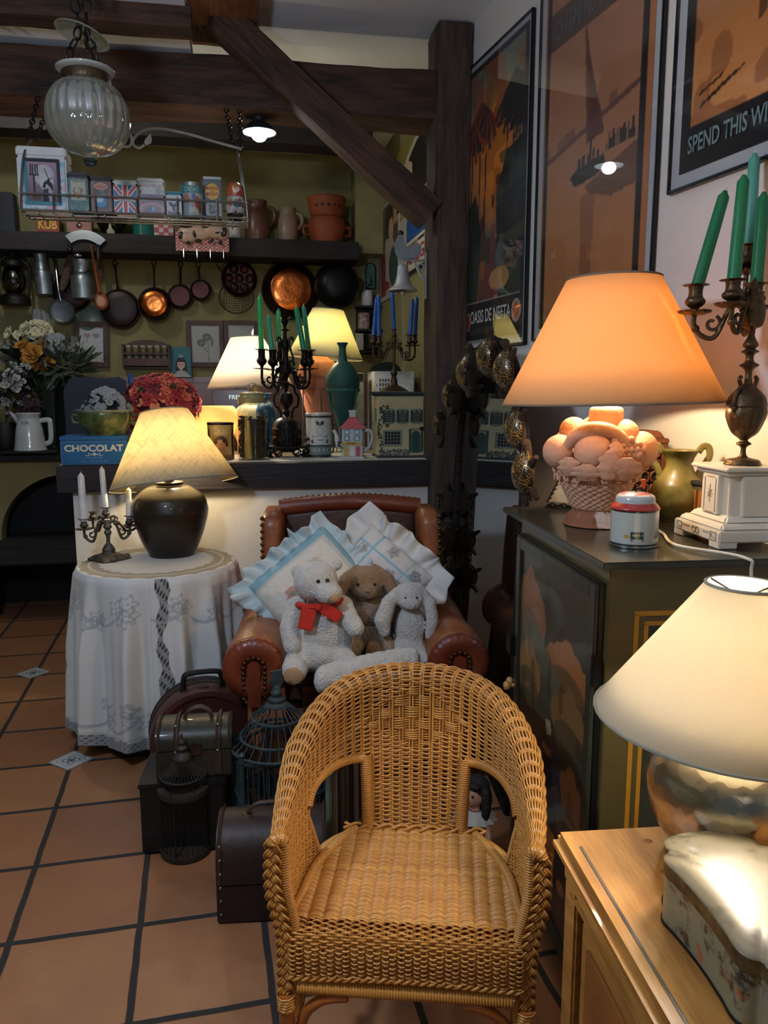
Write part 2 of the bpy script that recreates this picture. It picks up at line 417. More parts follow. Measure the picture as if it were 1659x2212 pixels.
struct(beam('beam_main', (-3.1, 3.80, 2.735), (.935, 3.80, 2.77), .24, .215, W_, .016, 1, 60))
struct(MB().box((-2.2, 1.4, 2.92), (4.1, 5.04, .08)).obj('ceiling_low', M('plaster'), smooth=0))
struct(beam('beam_joist', (-3.1, 3.36, 2.845), (-.13, 3.36, 2.85), .12, .09, W_, .010, 2, 40))
struct(beam('beam_joist', (-3.1, 2.93, 2.845), (-.13, 2.93, 2.85), .14, .09, W_, .010, 3, 40))
struct(beam('beam_long', (-.01, .2, 3.02), (-.01, 3.90, 3.02), .29, .08, M('brown_wood'), .005, 4, 30))
struct(MB().box((.075, 3.83, 2.945), (.13, .16, .15), bev=.006).obj('trim_beam_block', M('brown_wood'), smooth=0))
struct(beam('beam_back', (-3.1, 5.05, 2.97), (.85, 5.05, 2.96), .18, .14, M('shelf_wood'), .012, 5, 40))
struct(beam('post', (.993, 3.745, 0), (.993, 3.745, 3.05), .25, .155, M('post_wood'), .010, 6, 40, upv=(-1, 0, 0)))
# the diagonal brace from post to beam
p0 = Py(918, 443, 3.60); p1 = Py(482, 35, 3.60)
dv = (p1-p0).normalized()
struct(beam('brace', Vector((p0.x, 3.655, p0.z))-dv*.05, Vector((p1.x, 3.655, p1.z))+dv*.03, .11, .135, M('old_wood'), .007, 8, 30))
# ---------------------------------------------------------- bar counter (structure) with its dark wood edge and white tiled top
ZC = 1.114
bar_l = Py(120, 1010, 3.7).x
struct(MB().box(((-.745+.93)/2, 4.17, .497), (1.675, .84, .994)).obj('wall_counter', M('wall_paint'), smooth=0))
struct(beam('trim_bar_edge', (bar_l, 3.745, ZC-.06), (1.05, 3.745, ZC-.06), .09, .118, M('shelf_wood'), .003, 9, 30))
M('bar_tile', '#c9c8c0', .35, var=.06, sc=8)
struct(MB().box(((bar_l+1.03)/2, 4.21, ZC-.02), (1.03-bar_l, .84, .04)).obj('trim_bar_top', M('bar_tile'), smooth=0))
# ---------------------------------------------------------- fireplace on the left: yellow chimney breast with a dark arch
def arch_wall():
    x0, x1, z0, z1 = -3.1, -.80, .50, 1.02; cx = Py(150, 1100, 5.3).x; r = .42
    pts = [(x0, z0), (cx-r, z0)]+[(cx-r*math.cos(PI*i/20), z0+.02+r*math.sin(PI*i/20)*.95) for i in range(21)]+[(cx+r, z0), (x1, z0), (x1, z1), (x0, z1)]
    return MB().prism(pts, -.0, .12, T=Tm((0, 5.42, 0), (R(90), 0, 0)))
struct(arch_wall().obj('wall_fireplace', M('wall_yellow'), smooth=0))
struct(MB().box((-1.95, 5.60, .77), (2.3, .10, .54)).obj('wall_fireplace_back', M('black'), smooth=0))
struct(MB().box((-1.95, 5.47, 1.04), (2.35, .5, .05), bev=.008).obj('trim_mantel', M('shelf_wood'), smooth=0))
struct(MB().box((-1.95, 5.40, .44), (2.35, .6, .13), bev=.01).obj('trim_hearth', M('shelf_wood'), smooth=0))
struct(MB().box((-1.62, 5.28, .19), (.14, .2, .38), bev=.01).box((-2.75, 5.28, .19), (.14, .2, .38)).obj('trim_hearth_legs', M('shelf_wood'), smooth=0))
struct(MB().box((-1.95, 5.68, .19), (2.3, .05, .38)).obj('wall_under_hearth', M('black'), smooth=0))
# kitchen worktop behind the bar
struct(MB().box((-.0, 5.40, .47), (2.0, .66, .94)).obj('wall_worktop', M('black'), smooth=0))
# ---------------------------------------------------------- decorative little tiles let into the floor
def inset(x, y, name):
    cv = Canvas(40, 40, '#b9bcb8'); cv.rect(.0, .0, 1, 1, '#8d949a')
    cv.rect(.06, .06, .94, .94, '#c2c4be'); cv.rect(.16, .16, .84, .84, '#55626e'); cv.rect(.2, .2, .8, .8, '#bfc1bb')
    for k in range(4):
        a = k*PI/2+PI/4; cv.ell(.5+.17*math.cos(a), .5+.17*math.sin(a), .11, .11, '#4c5a68'); cv.ell(.5+.17*math.cos(a), .5+.17*math.sin(a), .06, .06, '#c9c9c2')
    cv.ell(.5, .5, .07, .07, '#4c5a68')
    mb = cv.mesh(lambda u, v: ((u-.5)*.125, (v-.5)*.125, .0))
    o = mb.obj(name, Mpaint('printed_tile', .35), smooth=180); o.location = (x, y, .0025); o.rotation_euler = (0, 0, R(47.5)); return struct(o)
inset(-.684, 3.105, 'trim_floor_tile'); inset(-1.077, 4.17, 'trim_floor_tile')
# ---------------------------------------------------------- hanging shelf board along the kitchen wall
sz1 = Py(400, 510, YB-.30).z; sz0 = Py(400, 551, YB-.30).z; ZS = sz1
xr = Py(775, 530, YB-.30).x
shelf = beam('wall_shelf', (-3.1, YB-.16, (sz0+sz1)/2), (xr, YB-.16, (sz0+sz1)/2), .30, sz1-sz0, M('shelf_wood'), .004, 12, 40)
tag(shelf, 'long dark wooden shelf high on the yellow kitchen wall, pans hanging below', 'shelf')
# ================================================================== kitchen wall: pans, tools, prints, shelf things
M('copper', '#b5622f', .22, 1., var=.3, sc=9, bump=.15, bsc=25); M('copper_dark', '#33201a', .35, .7, var=.35, sc=8, bump=.1, bsc=30)
M('pan_dark', '#24130f', .4, .4, var=.3, sc=8); M('copper_base', '#43201a', .38, .6, var=.3, sc=8); M('wok_black', '#14151a', .4, .5, var=.3); M('zinc', '#8a939a', .38, .85, var=.25, sc=10, bump=.15, bsc=40)
M('zinc_dark', '#4f5458', .45, .8, var=.3, sc=14); M('steel', '#b8c0c6', .2, 1., var=.1); M('wood_spoon', '#8e4a2b', .55, var=.3, sc=8, stretch=(6, 6, 1))
M('dark_handle', '#1e1411', .5, var=.3); M('brush_fibre', '#5a4638', .9, var=.4, sc=60, bump=.8, bsc=120); M('frame_wood', '#4a2f24', .5, var=.35, sc=8, bump=.2, bsc=40)
M('cream_paint', '#d8d3bd', .6, var=.08); M('white_glaze', '#d9dcdc', .18, var=.05, sc=6, coat=.4); M('dark_green_glass', '#0d1d18', .15, var=.3, coat=.5)
XF = Tm(rot=(R(90), 0, 0))
YP = YB-.035
def pan(name, label, u, v, r, base=.8, dep=.06, m=('copper_dark', 'copper_base'), hu=None, hv=None, group='pans on the kitchen wall', tilt=0., off=0.):
    p = Py(u, v, YP-off); k = mpp(p); r *= k
    t = thing(name, label, 'pan', p, group=group, rot=(R(tilt), 0, 0))
    pr = [(r*.97, 0), (r, .004), (r*.99, .012), (r*base*1.06, dep*.85), (r*base, dep), ]
    MB().lathe(pr, 40, XF).obj('pan_side', M(m[0]), t)
    MB().lathe([(r*base, dep), (r*base*.97, dep+.002), (r*base*.5, dep+.003), (0, dep+.003)], 40, XF).obj('pan_base', M(m[1]), t)
    MB().tube([(r*math.cos(a*PI/20), -.004, r*math.sin(a*PI/20)) for a in range(40)], .004, 6, closed=True).obj('rim', M('copper_dark'), t)
    if hu is not None:
        q = Py(hu, hv, YP-off)-p; d = Vector((q.x, 0, q.z)); n = d.normalized()
        st = n*r*.96+Vector((0, -.012, 0)); e = d+Vector((0, -.012, 0))
        sd = Vector((n.z, 0, -n.x))
        mb = MB().tube([st-n*.02, st+n*.02, st.lerp(e, .5), e-n*.03], [.018, .010, .009, .012], 8, flat=.5)
        mb.tube([e-n*.018+n*.018*math.cos(a*PI/7)+sd*.014*math.sin(a*PI/7) for a in range(14)], .004, 6, closed=True)
        h = mb.obj('handle', M('iron'), t)
        MB().tube([e+Vector((0, .02, .028)), e+Vector((0, .012, .012)), e+Vector((0, -.004, .0)), e+Vector((0, -.012, .012))], .003, 6).obj('hook', M('iron'), t)
    return t
pan('frying_pan', 'largest dark-bottomed frying pan hanging left of the copper saucepans', 260, 668, 41, .88, .05, ('copper_dark', 'pan_dark'), hu=248, hv=563)
pan('hanging_saucepan', 'copper saucepan with a bright orange base, right of the frying pan', 335, 658, 35, .76, .07, ('copper_dark', 'copper'), 333, 563, off=.075)
pan('hanging_saucepan', 'small dull red saucepan between the bright one and the smallest', 390, 642, 26, .8, .06, hu=391, hv=566)
pan('hanging_saucepan', 'smallest dull red saucepan at the right end of the handled pans', 434, 628, 22, .8, .05, hu=428, hv=566, off=.07)
pan('pan_behind_skimmer', 'dark copper pan half hidden behind skimmer and milk can', 155, 632, 40, .85, .03, ('copper_dark', 'copper_dark'))
# big copper basin
t = pan('hanging_copper_basin', 'big copper preserving pan with bright orange base above the lamps', 627, 628, 60, .72, .10, ('copper_dark', 'copper')); p = Py(627, 628, YP); k = mpp(p)
MB().tube(smooth_pts([(-15*k, -.02, 54*k), (-15*k, -.03, 66*k), (-8*k, -.035, 72*k), (8*k, -.035, 72*k), (15*k, -.03, 66*k), (15*k, -.02, 54*k)], 5), .006, 8).obj('handle', M('steel'), t)
# wok
p = Py(727, 617, YP-.115); k = mpp(p); t = thing('hanging_wok', 'round black wok hanging right of the copper basin', 'pan', p, group='pans on the kitchen wall')
MB().lathe(smooth_prof([(48*k, 0), (49*k, .01), (44*k, .06), (30*k, .105), (14*k, .12), (0, .122)], 5), 40, XF).obj('bowl', M('wok_black'), t)
MB().tube(smooth_pts([(-12*k, -.01, 46*k), (-10*k, -.03, 56*k), (10*k, -.03, 56*k), (12*k, -.01, 46*k)], 5), .006, 8).obj('handle', M('iron'), t)
MB().tube(smooth_pts([(47*k, -.01, 12*k), (56*k, -.03, 10*k), (56*k, -.03, -10*k), (47*k, -.01, -12*k)], 5), .006, 8).obj('handle', M('iron'), t)
# egg-poaching pan with round hollows, and wire strainer in front
p = Py(517, 603, YP); k = mpp(p); t = thing('hanging_dimpled_pan', 'red-brown dimpled pan with round hollows and wire handle', 'pan', p, group='pans on the kitchen wall')
mb = MB().lathe([(37*k, 0), (38*k, .005), (36*k, .03), (30*k, .045), (0, .045)], 36, XF); mb.obj('pan_body', M('copper_dark'), t)
for i in range(7):
    a = i*PI/3; rr = 0 if i == 6 else 22*k
    MB().ball((rr*math.cos(a), -.045, rr*math.sin(a)), (10*k, .016, 10*k)).obj('hollow', M('copper_base'), t)
MB().tube(smooth_pts([(-34*k, -.02, 12*k), (-46*k, -.03, 28*k), (-42*k, -.035, 42*k), (0, -.03, 44*k), (30*k, -.02, 34*k)], 6), .0045, 6).obj('handle', M('iron'), t)
p = Py(511, 643, YP-.14); k = mpp(p); t = thing('hanging_wire_strainer', 'round wire mesh strainer hanging in front of the dimpled pan', 'strainer', p)
MB().tube([(37*k*math.cos(a*PI/20), 0, 33*k*math.sin(a*PI/20)) for a in range(40)], .004, 6, closed=True).obj('rim', M('iron'), t)
mb = MB()
for i in range(-6, 7):
    for o in (0, 1):
        h = math.sqrt(max(0, 1-(i/7)**2))
        pts = [((i/7*36*k, -.05*(1-(i/7)**2-(q/6*h)**2), q/6*h*32*k) if o == 0 else (q/6*h*36*k, -.05*(1-(i/7)**2-(q/6*h)**2), i/7*32*k)) for q in range(-6, 7)]
        mb.tube(pts, .0012, 4)
mb.obj('mesh', M('iron'), t)
MB().tube([(0, 0, 33*k), (2*k, .01, 55*k), (2*k, .05, 75*k)], .004, 6).obj('handle', M('iron'), t)
# skimmer
p = Py(135, 671, YP-.10); k = mpp(p); t = thing('hanging_skimmer', 'grey flat skimmer with long steel handle at left', 'kitchen tool', p)
MB().lathe([(0, .004), (20*k, .003), (26*k, .010), (26.5*k, .012), (26*k, .004), (0, -.002)], 32, Tm(rot=(R(90), R(-12), 0), s=(1, 1, .86))).obj('disc', M('zinc_dark'), t)
q = Py(112, 482, YP-.02)-p
MB().tube([(-3*k, -.012, 20*k), (-6*k, -.014, 45*k), q*.6+Vector((-.01, -.01, 0)), q], [.012, .009, .011, .011], 8, flat=.5).obj('handle', M('steel'), t)
# bristle whisk / rolling brush
a_ = Py(163, 538, YP-.08); b_ = Py(133, 628, YP-.10); t = thing('hanging_brush', 'brown cylindrical brush hanging slanted beside the milk can', 'brush', a_); d = b_-a_; mm = alongz((0, 0, 0), d); l = d.length; r = 11*mpp(a_)
MB().lathe([(0, 0), (r*.9, .004), (r*1.05, l*.1), (r, l*.5), (r*.8, l*.85), (r*.45, l), (0, l)], 16, mm).obj('bristles', M('brush_fibre'), t)
MB().lathe([(0, -.03), (r*.5, -.03), (r*.95, -.005), (r*.95, .02), (0, .02)], 16, mm).obj('cap', M('dark_handle'), t)
# milk cans
p = Py(180, 645, YP-.16); k = mpp(p); t = thing('milk_can', 'squat grey milk can with its lid hanging open', 'milk can', p, group='zinc milk cans')
MB().lathe(smooth_prof([(0, 0), (22*k, 0), (23.5*k, 4*k), (23.5*k, 44*k), (17*k, 54*k), (17*k, 64*k), (20*k, 78*k), (19*k, 79*k), (16*k, 64*k), (0, 60*k)], 3), 36).obj('can_body', M('zinc'), t)
MB().tube(smooth_pts([(-18*k, 0, 66*k), (-23*k, -.03, 52*k), (0, -22*k, 46*k), (18*k, -.02, 60*k)], 6), .003, 6).obj('handle', M('iron'), t)
MB().lathe([(0, 0), (9*k, .003), (10*k, .01), (6*k, .02), (0, .022)], 24, Tm((-6*k, 0, 94*k), (R(70), 0, R(10)))).obj('lid', M('steel'), t)
p = Py(96, 636, YP-.12); k = mpp(p); t = thing('milk_can', 'tall slim grey milk can tilted under a wire handle', 'milk can', p, group='zinc milk cans', rot=(0, R(-3), 0))
MB().lathe(smooth_prof([(0, 0), (17*k, 0), (17.5*k, 3*k), (17.5*k, 44*k), (13.5*k, 52*k), (13*k, 80*k), (14*k, 84*k), (12*k, 84*k), (12*k, 70*k), (0, 68*k)], 3), 32).obj('can_body', M('zinc'), t)
MB().tube(smooth_pts([(-14*k, 0, 50*k), (-22*k, -.02, 92*k), (-18*k, -.02, 112*k), (16*k, -.02, 106*k), (20*k, -.01, 74*k)], 6), .0035, 6).obj('handle', M('iron'), t)
MB().tube([(-10*k-8*k*math.cos(a*PI/8), -16*k, 48*k-10*k*math.sin(a*PI/8)) for a in range(9)], .003, 6).obj('handle', M('iron'), t)
# storm lantern
p = Py(33, 660, YP-.16); k = mpp(p); t = thing('hanging_storm_lantern', 'dark storm lantern hanging at the far left', 'lantern', p)
MB().lathe(smooth_prof([(0, 0), (30*k, 0), (32*k, 6*k), (30*k, 18*k), (18*k, 24*k), (0, 24*k)], 3), 28).obj('fuel_tank', M('iron'), t)
MB().lathe(smooth_prof([(15*k, 24*k), (22*k, 36*k), (24*k, 52*k), (20*k, 70*k), (15*k, 78*k)], 4), 28).obj('glass_chimney', Mglass('smoky_glass', '#8a8a78', .05, .6, .03), t)
MB().lathe([(15*k, 78*k), (24*k, 82*k), (22*k, 92*k), (12*k, 100*k), (10*k, 112*k), (0, 116*k)], 28).obj('cap', M('iron'), t)
for s in (-1, 1): MB().tube(smooth_pts([(s*28*k, 0, 16*k), (s*33*k, 0, 50*k), (s*29*k, 0, 92*k), (s*10*k, 0, 108*k)], 6), 3*k, 8).obj('tube', M('iron'), t)
MB().tube(smooth_pts([(-26*k, 0, 96*k), (-20*k, 0, 128*k), (0, 0, 140*k), (20*k, 0, 128*k), (26*k, 0, 96*k)], 6), .003, 6).obj('bail', M('iron'), t)
# mezzaluna
p = Py(183, 545, YB-.34); k = mpp(p); t = thing('mezzaluna_knife', 'curved steel mezzaluna blade hanging on the shelf edge', 'knife', p)
n = 16; out = []; a0, a1 = R(128), R(44); ro, ri = 62*k, 43*k; cz = -16*k
out = [(ro*math.cos(a0+(a1-a0)*i/n), cz+ro*math.sin(a0+(a1-a0)*i/n)) for i in range(n+1)]+[(ri*math.cos(a1+(a0-a1)*i/n), cz+ri*math.sin(a1+(a0-a1)*i/n)) for i in range(n+1)]
MB().prism(out, -.0015, .0015, T=XF).obj('blade', M('steel'), t)
for sx, l in ((-30, 16), (28, 34)): MB().lathe(smooth_prof([(0, 0), (4*k, -2*k), (3*k, -8*k), (5.5*k, -l*k*.7), (4.5*k, -l*k), (0, -l*k-.002)], 4), 12, Tm((sx*k, 0, 18*k))).obj('handle', M('dark_handle'), t)
# pastry brush and wooden spoon
p = Py(217, 560, YP-.1); k = mpp(p)
t = thing('hanging_pastry_brush', 'small dark brush hanging to the right of mezzaluna', 'brush', p)
MB().lathe(smooth_prof([(0, 8*k), (3*k, 6*k), (4*k, -6*k), (7*k, -24*k), (5*k, -38*k), (0, -40*k)], 4), 12, Tm(s=(1, .5, 1))).obj('bristles', M('brush_fibre'), t)
a_ = Py(196, 528, YB-.33); b_ = Py(216, 636, YP-.17); t = thing('hanging_wooden_spoon', 'long reddish wooden spoon hanging over the frying pan', 'spoon', a_); d = b_-a_; l = d.length; mm = alongz((0, 0, 0), d)
MB().lathe([(0, 0), (.006, .004), (.007, l*.3), (.011, l*.75), (.013, l*.95), (.0, l)], 12, mm).obj('handle', M('wood_spoon'), t)
q = d+d.normalized()*.045
MB().ball(q, (.045, .022, .058), (0, R(-8), 0), 20, 12).obj('spoon_bowl', M('wood_spoon'), t)
MB().ball(q+Vector((0, -.016, -.004)), (.03, .008, .036), (0, R(-8), 0), 16, 8).obj('spoon_hollow', M('spoon_pale', '#b98870', .6), t)
# teal plate and pale cloth
p = Py(188, 690, YP+.02); k = mpp(p)
tag(MB().lathe([(0, .012), (20*k, .012), (31*k, .0), (31*k, -.006), (20*k, .004), (0, .004)], 36, XF).obj('wall_plate', M('teal_plate', '#5d7468', .3, var=.2), loc=p), 'green-grey wall plate half behind the frying pan', 'plate')
p = Py(88, 690, YP-.03); k = mpp(p)
tag(MB().grid(lambda u, v: ((u-.5)*46*k*(1-.3*v), -.02*math.sin(u*11)*(1-v*.5), (v-.5)*34*k+6*k*math.sin(u*4)), 24, 8).obj('hanging_cloth', M('pale_cloth', '#8f9294', .9, var=.1), loc=p, solid=.004), 'pale grey cloth hanging under the tall milk can', 'cloth')
# ---------------------------------------------------------- framed prints
def framed(name, label, u0, v0, u1, v1, y, cv, border=.18, rz=0., fm='frame_wood', group=None, glass=True):
    a = Py(u0, v1, y); b = Py(u1, v0, y); w, h = b.x-a.x, b.z-a.z
    t = thing(name, label, 'picture', (a.x+w/2, y, a.z), group=group, rot=(0, R(rz), 0)); bw = border*w
    mb = MB()
    for (x, z, sx, sz) in ((-w/2+bw/2, h/2, bw, h), (w/2-bw/2, h/2, bw, h), (0, bw/2, w-2*bw, bw), (0, h-bw/2, w-2*bw, bw)): mb.box((x, 0, z), (sx, .024, sz), bev=.005)
    mb.obj('frame', M(fm), t)
    print_panel(cv, w-1.7*bw, h-1.7*bw, 'print', t, Tm((0, .002, bw*.85)))
    if glass: MB().box((0, -.003, h/2), (w-1.8*bw, .002, h-1.8*bw)).obj('glass', Mglass('picture_glass', '#ffffff', .01, .97, .0), t)
    return t
cv = Canvas(40, 60, '#c9ccd2')
for (x, y, c) in ((.33, .3, '#b08f97'), (.68, .3, '#8b93a6')):
    cv.poly([(x-.16, y-.05), (x-.1, y-.1), (x+.1, y-.1), (x+.16, y-.05), (x+.05, y+.03), (x-.05, y+.03)], c); cv.line(x, y, x, y+.14, .008, '#7c8580', asp=.67)
for (x, y) in ((.3, .78), (.47, .78), (.72, .76)): cv.ell(x, y, .05, .05, '#59626b')
for (x, y) in ((.3, .57), (.47, .57), (.58, .56), (.72, .52), (.8, .62)): cv.line(x, y-.03, x, y+.05, .01, '#a9adb5', asp=.67)
framed('framed_print', 'brown framed print of two carnations and buds, left of the spice rack', 161, 695, 231, 793, YP+.01, cv, .16, rz=2, group='framed flower prints')
cv = Canvas(40, 60, '#b9bab9')
for (x, y, r) in ((.55, .32, .15), (.36, .47, .15)): cv.ell(x, y, r, r*.62, '#6f716f'); cv.ell(x, y, r*.6, r*.3, '#8d8f8d')
cv.line(.58, .4, .6, .95, .012, '#83857f', asp=.67); cv.ell(.72, .45, .05, .11, '#7d807b'); cv.line(.4, .53, .6, .75, .01, '#83857f', asp=.67)
framed('framed_print', 'brown framed print of two daisies, directly right of the girl card', 405, 693, 483, 793, YP+.01, cv, .13, group='framed flower prints')
cv = Canvas(40, 60, '#b9bab9'); cv.ell(.4, .4, .14, .08, '#777976'); cv.line(.42, .45, .5, .95, .012, '#83857f', asp=.67)
framed('framed_print', 'brown framed flower print partly behind the white lamp shade', 485, 693, 557, 793, YP+.01, cv, .13, group='framed flower prints')
# girl card
a = Py(371, 815, YP); b = Py(412, 750, YP); w, h = b.x-a.x, b.z-a.z
t = thing('picture_card', 'turquoise card picturing a dark-haired girl, beside the spice rack', 'picture', (a.x+w/2, YP-.03, a.z), rot=(R(-6), 0, 0))
cv = Canvas(44, 64, '#2d6b78'); cv.poly([(.2, .95), (.24, .5), (.34, .36), (.66, .36), (.76, .5), (.8, .95)], '#151826'); cv.poly([(.0, 1.01), (.34, .78), (.66, .78), (1, 1.01)], '#a9a5a8')
cv.ell(.5, .58, .19, .16, '#c9a79c'); cv.poly([(.3, .5), (.32, .42), (.68, .42), (.7, .5)], '#151826'); cv.ell(.42, .58, .03, .02, '#22202a'); cv.ell(.58, .58, .03, .02, '#22202a'); cv.ell(.5, .67, .03, .012, '#a14f55'); cv.rect(.46, .7, .54, .8, '#c9a79c')
cv.poly([(.4, .34), (.38, .24), (.46, .29), (.5, .2), (.54, .29), (.62, .24), (.6, .34)], '#8aa0a0')
print_panel(cv, w, h, 'picture', t, Tm((0, -.006, 0))); MB().box((0, 0, h/2), (w, .010, h)).obj('card', M('card_back', '#2d5560'), t)
# ---------------------------------------------------------- spice rack with six jars
a = Py(268, 797, YP); b = Py(368, 735, YP); w, h = b.x-a.x, b.z-a.z; cx = a.x+w/2
t = thing('spice_rack', 'dark wooden spice rack with an arched top', 'spice rack', (cx, YB-.03, a.z))
out = [(-w/2, 0), (w/2, 0), (w/2, h*.78)]+[(w/2*.9*math.cos(i*PI/16), h*.78+h*.22*math.sin(i*PI/16)) for i in range(2, 15)]+[(-w/2, h*.78)]
MB().prism(out, -.008, .008, T=XF).obj('back_board', M('frame_wood'), t)
for s in (-1, 1): MB().box((s*w*.48, -.035, h*.42), (.014, .075, h*.84), bev=.003).obj('board', M('frame_wood'), t)
for z in (.03, h*.52): MB().box((0, -.035, z), (w*.95, .075, .012)).obj('shelf', M('frame_wood'), t)
MB().box((0, -.068, .045), (w*.95, .008, .05)).obj('rail', M('frame_wood'), t)
M('jar_spice', '#6f6a4f', .3, var=.4, sc=30, coat=.8); M('pale_cap', '#a7a593', .5)
for i in range(6):
    x = (i-2.5)*w*.15
    j = thing('spice_jar', ['spice jar at the left end of the spice rack', 'second spice jar from the left in rack', 'third spice jar from the left in rack', 'fourth spice jar from the left in rack', 'fifth spice jar from the left in rack', 'spice jar at the right end of the spice rack'][i], 'jar', (cx+x, YB-.03-.03, a.z+.036), group='spice jars')
    jh = h*.43
    if i == 0:
        j0 = [MB().lathe([(0, 0), (.024, 0), (.026, .004), (.026, jh*.6), (.017, jh*.7), (0, jh*.7)], 16).obj('glass', M('jar_spice'), j), MB().lathe([(0, jh*.68), (.021, jh*.68), (.021, jh*.94), (0, jh*.95)], 16).obj('lid', M('pale_cap'), j)]
    else:
        for o in j0: linkcopy(o, j)
    if i < 6:
        j2 = thing('spice_jar', ['small jar above the left end of spice rack', 'second small jar on the rack top shelf', 'third small jar on the rack top shelf', 'fourth small jar on the rack top shelf', 'fifth small jar on the rack top shelf', 'small jar above the right end of spice rack'][i], 'jar', (cx+x, YB-.06, a.z+h*.52+.007), group='spice jars')
        for o in j0: linkcopy(o, j2, sc=(.9, .9, .62))
# ---------------------------------------------------------- things on the long shelf
M('kub_red', '#8e2f22', .5); M('yellow_print', '#d8b23a', .5); M('pink_tin', '#9a5f57', .45, var=.2); M('teal_enamel', '#1f6f68', .2, coat=.6); M('brown_stoneware', '#5d3a2c', .4, var=.35, sc=7, bump=.2, coat=.3)
M('beige_stoneware', '#8a7462', .45, var=.25, sc=6, bump=.15, coat=.2); M('terracotta_pot', '#8d4528', .6, var=.25, sc=6, bump=.2); M('dark_red_glaze', '#4a1f17', .3, var=.3, coat=.4)
YS = YB-.17
def on_shelf(u): return Vector((Py(u, 505, YS).x, YS, ZS+.003))
p = on_shelf(107); k = mpp(p); t = thing('stock_cube_box', 'red and yellow box with a three-letter word under the tin rack', 'box', p)
MB().box((0, 0, 24*k), (46*k, .08, 48*k), bev=.002).obj('box', M('kub_red'), t)
text('KUB', 38*k, 20*k, M('yellow_print'), t, T=Tm((0, -.0415, 19*k)), bold=.03)
p = on_shelf(175); t = thing('pink_tin', 'dull pink tin under the rack, left of the bowl', 'tin', p); MB().box((0, 0, 20*k), (50*k, .1, 40*k), bev=.008).obj('tin', M('pink_tin'), t); MB().ball((0, -.05, 18*k), (6*k, .004, 6*k)).obj('emblem', M('dark_red_glaze'), t)
p = on_shelf(242); t = thing('black_bowl', 'black and cream bowl on the shelf between pink tin and teal pot', 'bowl', p)
MB().lathe(smooth_prof([(0, 0), (14*k, 0), (20*k, 6*k), (34*k, 34*k), (36*k, 44*k), (33*k, 44*k), (18*k, 10*k), (0, 6*k)], 3), 36).obj('bowl', M('black_glaze', '#17150f', .2, coat=.5), t)
MB().lathe(smooth_prof([(12*k, 0), (20*k, 5*k), (32*k, 34*k)], 4), 12, Tm((0, -.002, 0), s=(.75, 1.02, 1))).obj('cream_panel', M('cream_paint'), t)
p = on_shelf(310); tag(MB().lathe(smooth_prof([(0, 0), (21*k, 0), (23*k, 3*k), (23*k, 50*k), (20*k, 54*k), (0, 54*k)], 3), 32).obj('enamel_pot', M('teal_enamel'), loc=p), 'glossy teal enamel pot under the tin rack', 'pot')
p = on_shelf(355); cv = Canvas(41, 41, '#cfc9bf')
for i in range(4):
    for j in range(4):
        if (i+j) % 2 == 0: cv.rect(i/4, j/4, (i+1)/4, (j+1)/4, '#b5566a')
t = thing('checked_box', 'pink and white checked box on the shelf', 'box', p); MB().box((0, 0, 20*k), (41*k, .09, 40*k), bev=.002).obj('box', M('cream_paint'), t); print_panel(cv, 41*k, 40*k, 'checked_front', t, Tm((0, -.0465, 0)))
p = on_shelf(506); tag(MB().lathe([(0, 0), (16*k, 0), (17*k, 2*k), (17*k, 36*k), (15*k, 38*k), (0, 38*k)], 28).obj('white_pot', M('white_glaze'), loc=p), 'small bluish white pot beside the brown jug', 'pot')
def jug(name, label, u, w, h, mat, hs=1, spout=True):
    p = on_shelf(u); k = mpp(p); t = thing(name, label, 'jug', p)
    MB().lathe(smooth_prof([(0, 0), (w*.44*k, 0), (w*.47*k, 3*k), (w*.5*k, h*.3*k), (w*.47*k, h*.6*k), (w*.38*k, h*.85*k), (w*.42*k, h*k), (w*.36*k, h*k), (w*.32*k, h*.8*k), (0, h*.7*k)], 4), 32).obj('jug_body', mat, t)
    MB().tube(smooth_pts([(hs*w*.40*k, 0, h*.88*k), (hs*w*.62*k, 0, h*.84*k), (hs*w*.70*k, 0, h*.62*k), (hs*w*.48*k, 0, h*.4*k)], 6), 4*k, 8).obj('handle', mat, t); return t
jug('brown_jug', 'tall brown stoneware jug at the right of the tin rack', 556, 54, 82, M('brown_stoneware'))
jug('beige_jug', 'beige and brown jug between the brown jug and clay pot', 622, 44, 70, M('beige_stoneware'))
p = on_shelf(706); k = mpp(p); t = thing('clay_brazier', 'large terracotta brazier pot at the right end of the shelf', 'pot', p)
MB().lathe(smooth_prof([(0, 0), (32*k, 0), (34*k, 4*k), (40*k, 30*k), (39*k, 46*k), (31*k, 54*k), (0, 54*k)], 4), 36).obj('pot_section', M('terracotta_pot'), t)
MB().lathe(smooth_prof([(30*k, 53*k), (35*k, 58*k), (40*k, 84*k), (42*k, 92*k), (39*k, 94*k), (34*k, 78*k), (0, 66*k)], 4), 36).obj('pot_section', M('terracotta_pot'), t)
for s in (-1, 1): MB().tube(smooth_pts([(s*39*k, 0, 36*k), (s*50*k, -.01, 32*k), (s*48*k, -.01, 18*k), (s*38*k, 0, 18*k)], 5), 3.5*k, 8).obj('handle', M('terracotta_pot'), t)
for i in range(5): MB().ball((37*k*math.sin(R(-40+i*20)), -37*k*math.cos(R(-40+i*20)), 74*k), (3*k, 3*k, 3*k), seg=8, rings=6).obj('vent_hole', M('black'), t)
p = on_shelf(18); tag(MB().box((0, 0, 38*k), (34*k, .1, 76*k), bev=.004).obj('blue_box', M('dark_blue', '#171f2e', .5), loc=p), 'dark blue box at the left end of the shelf', 'box')
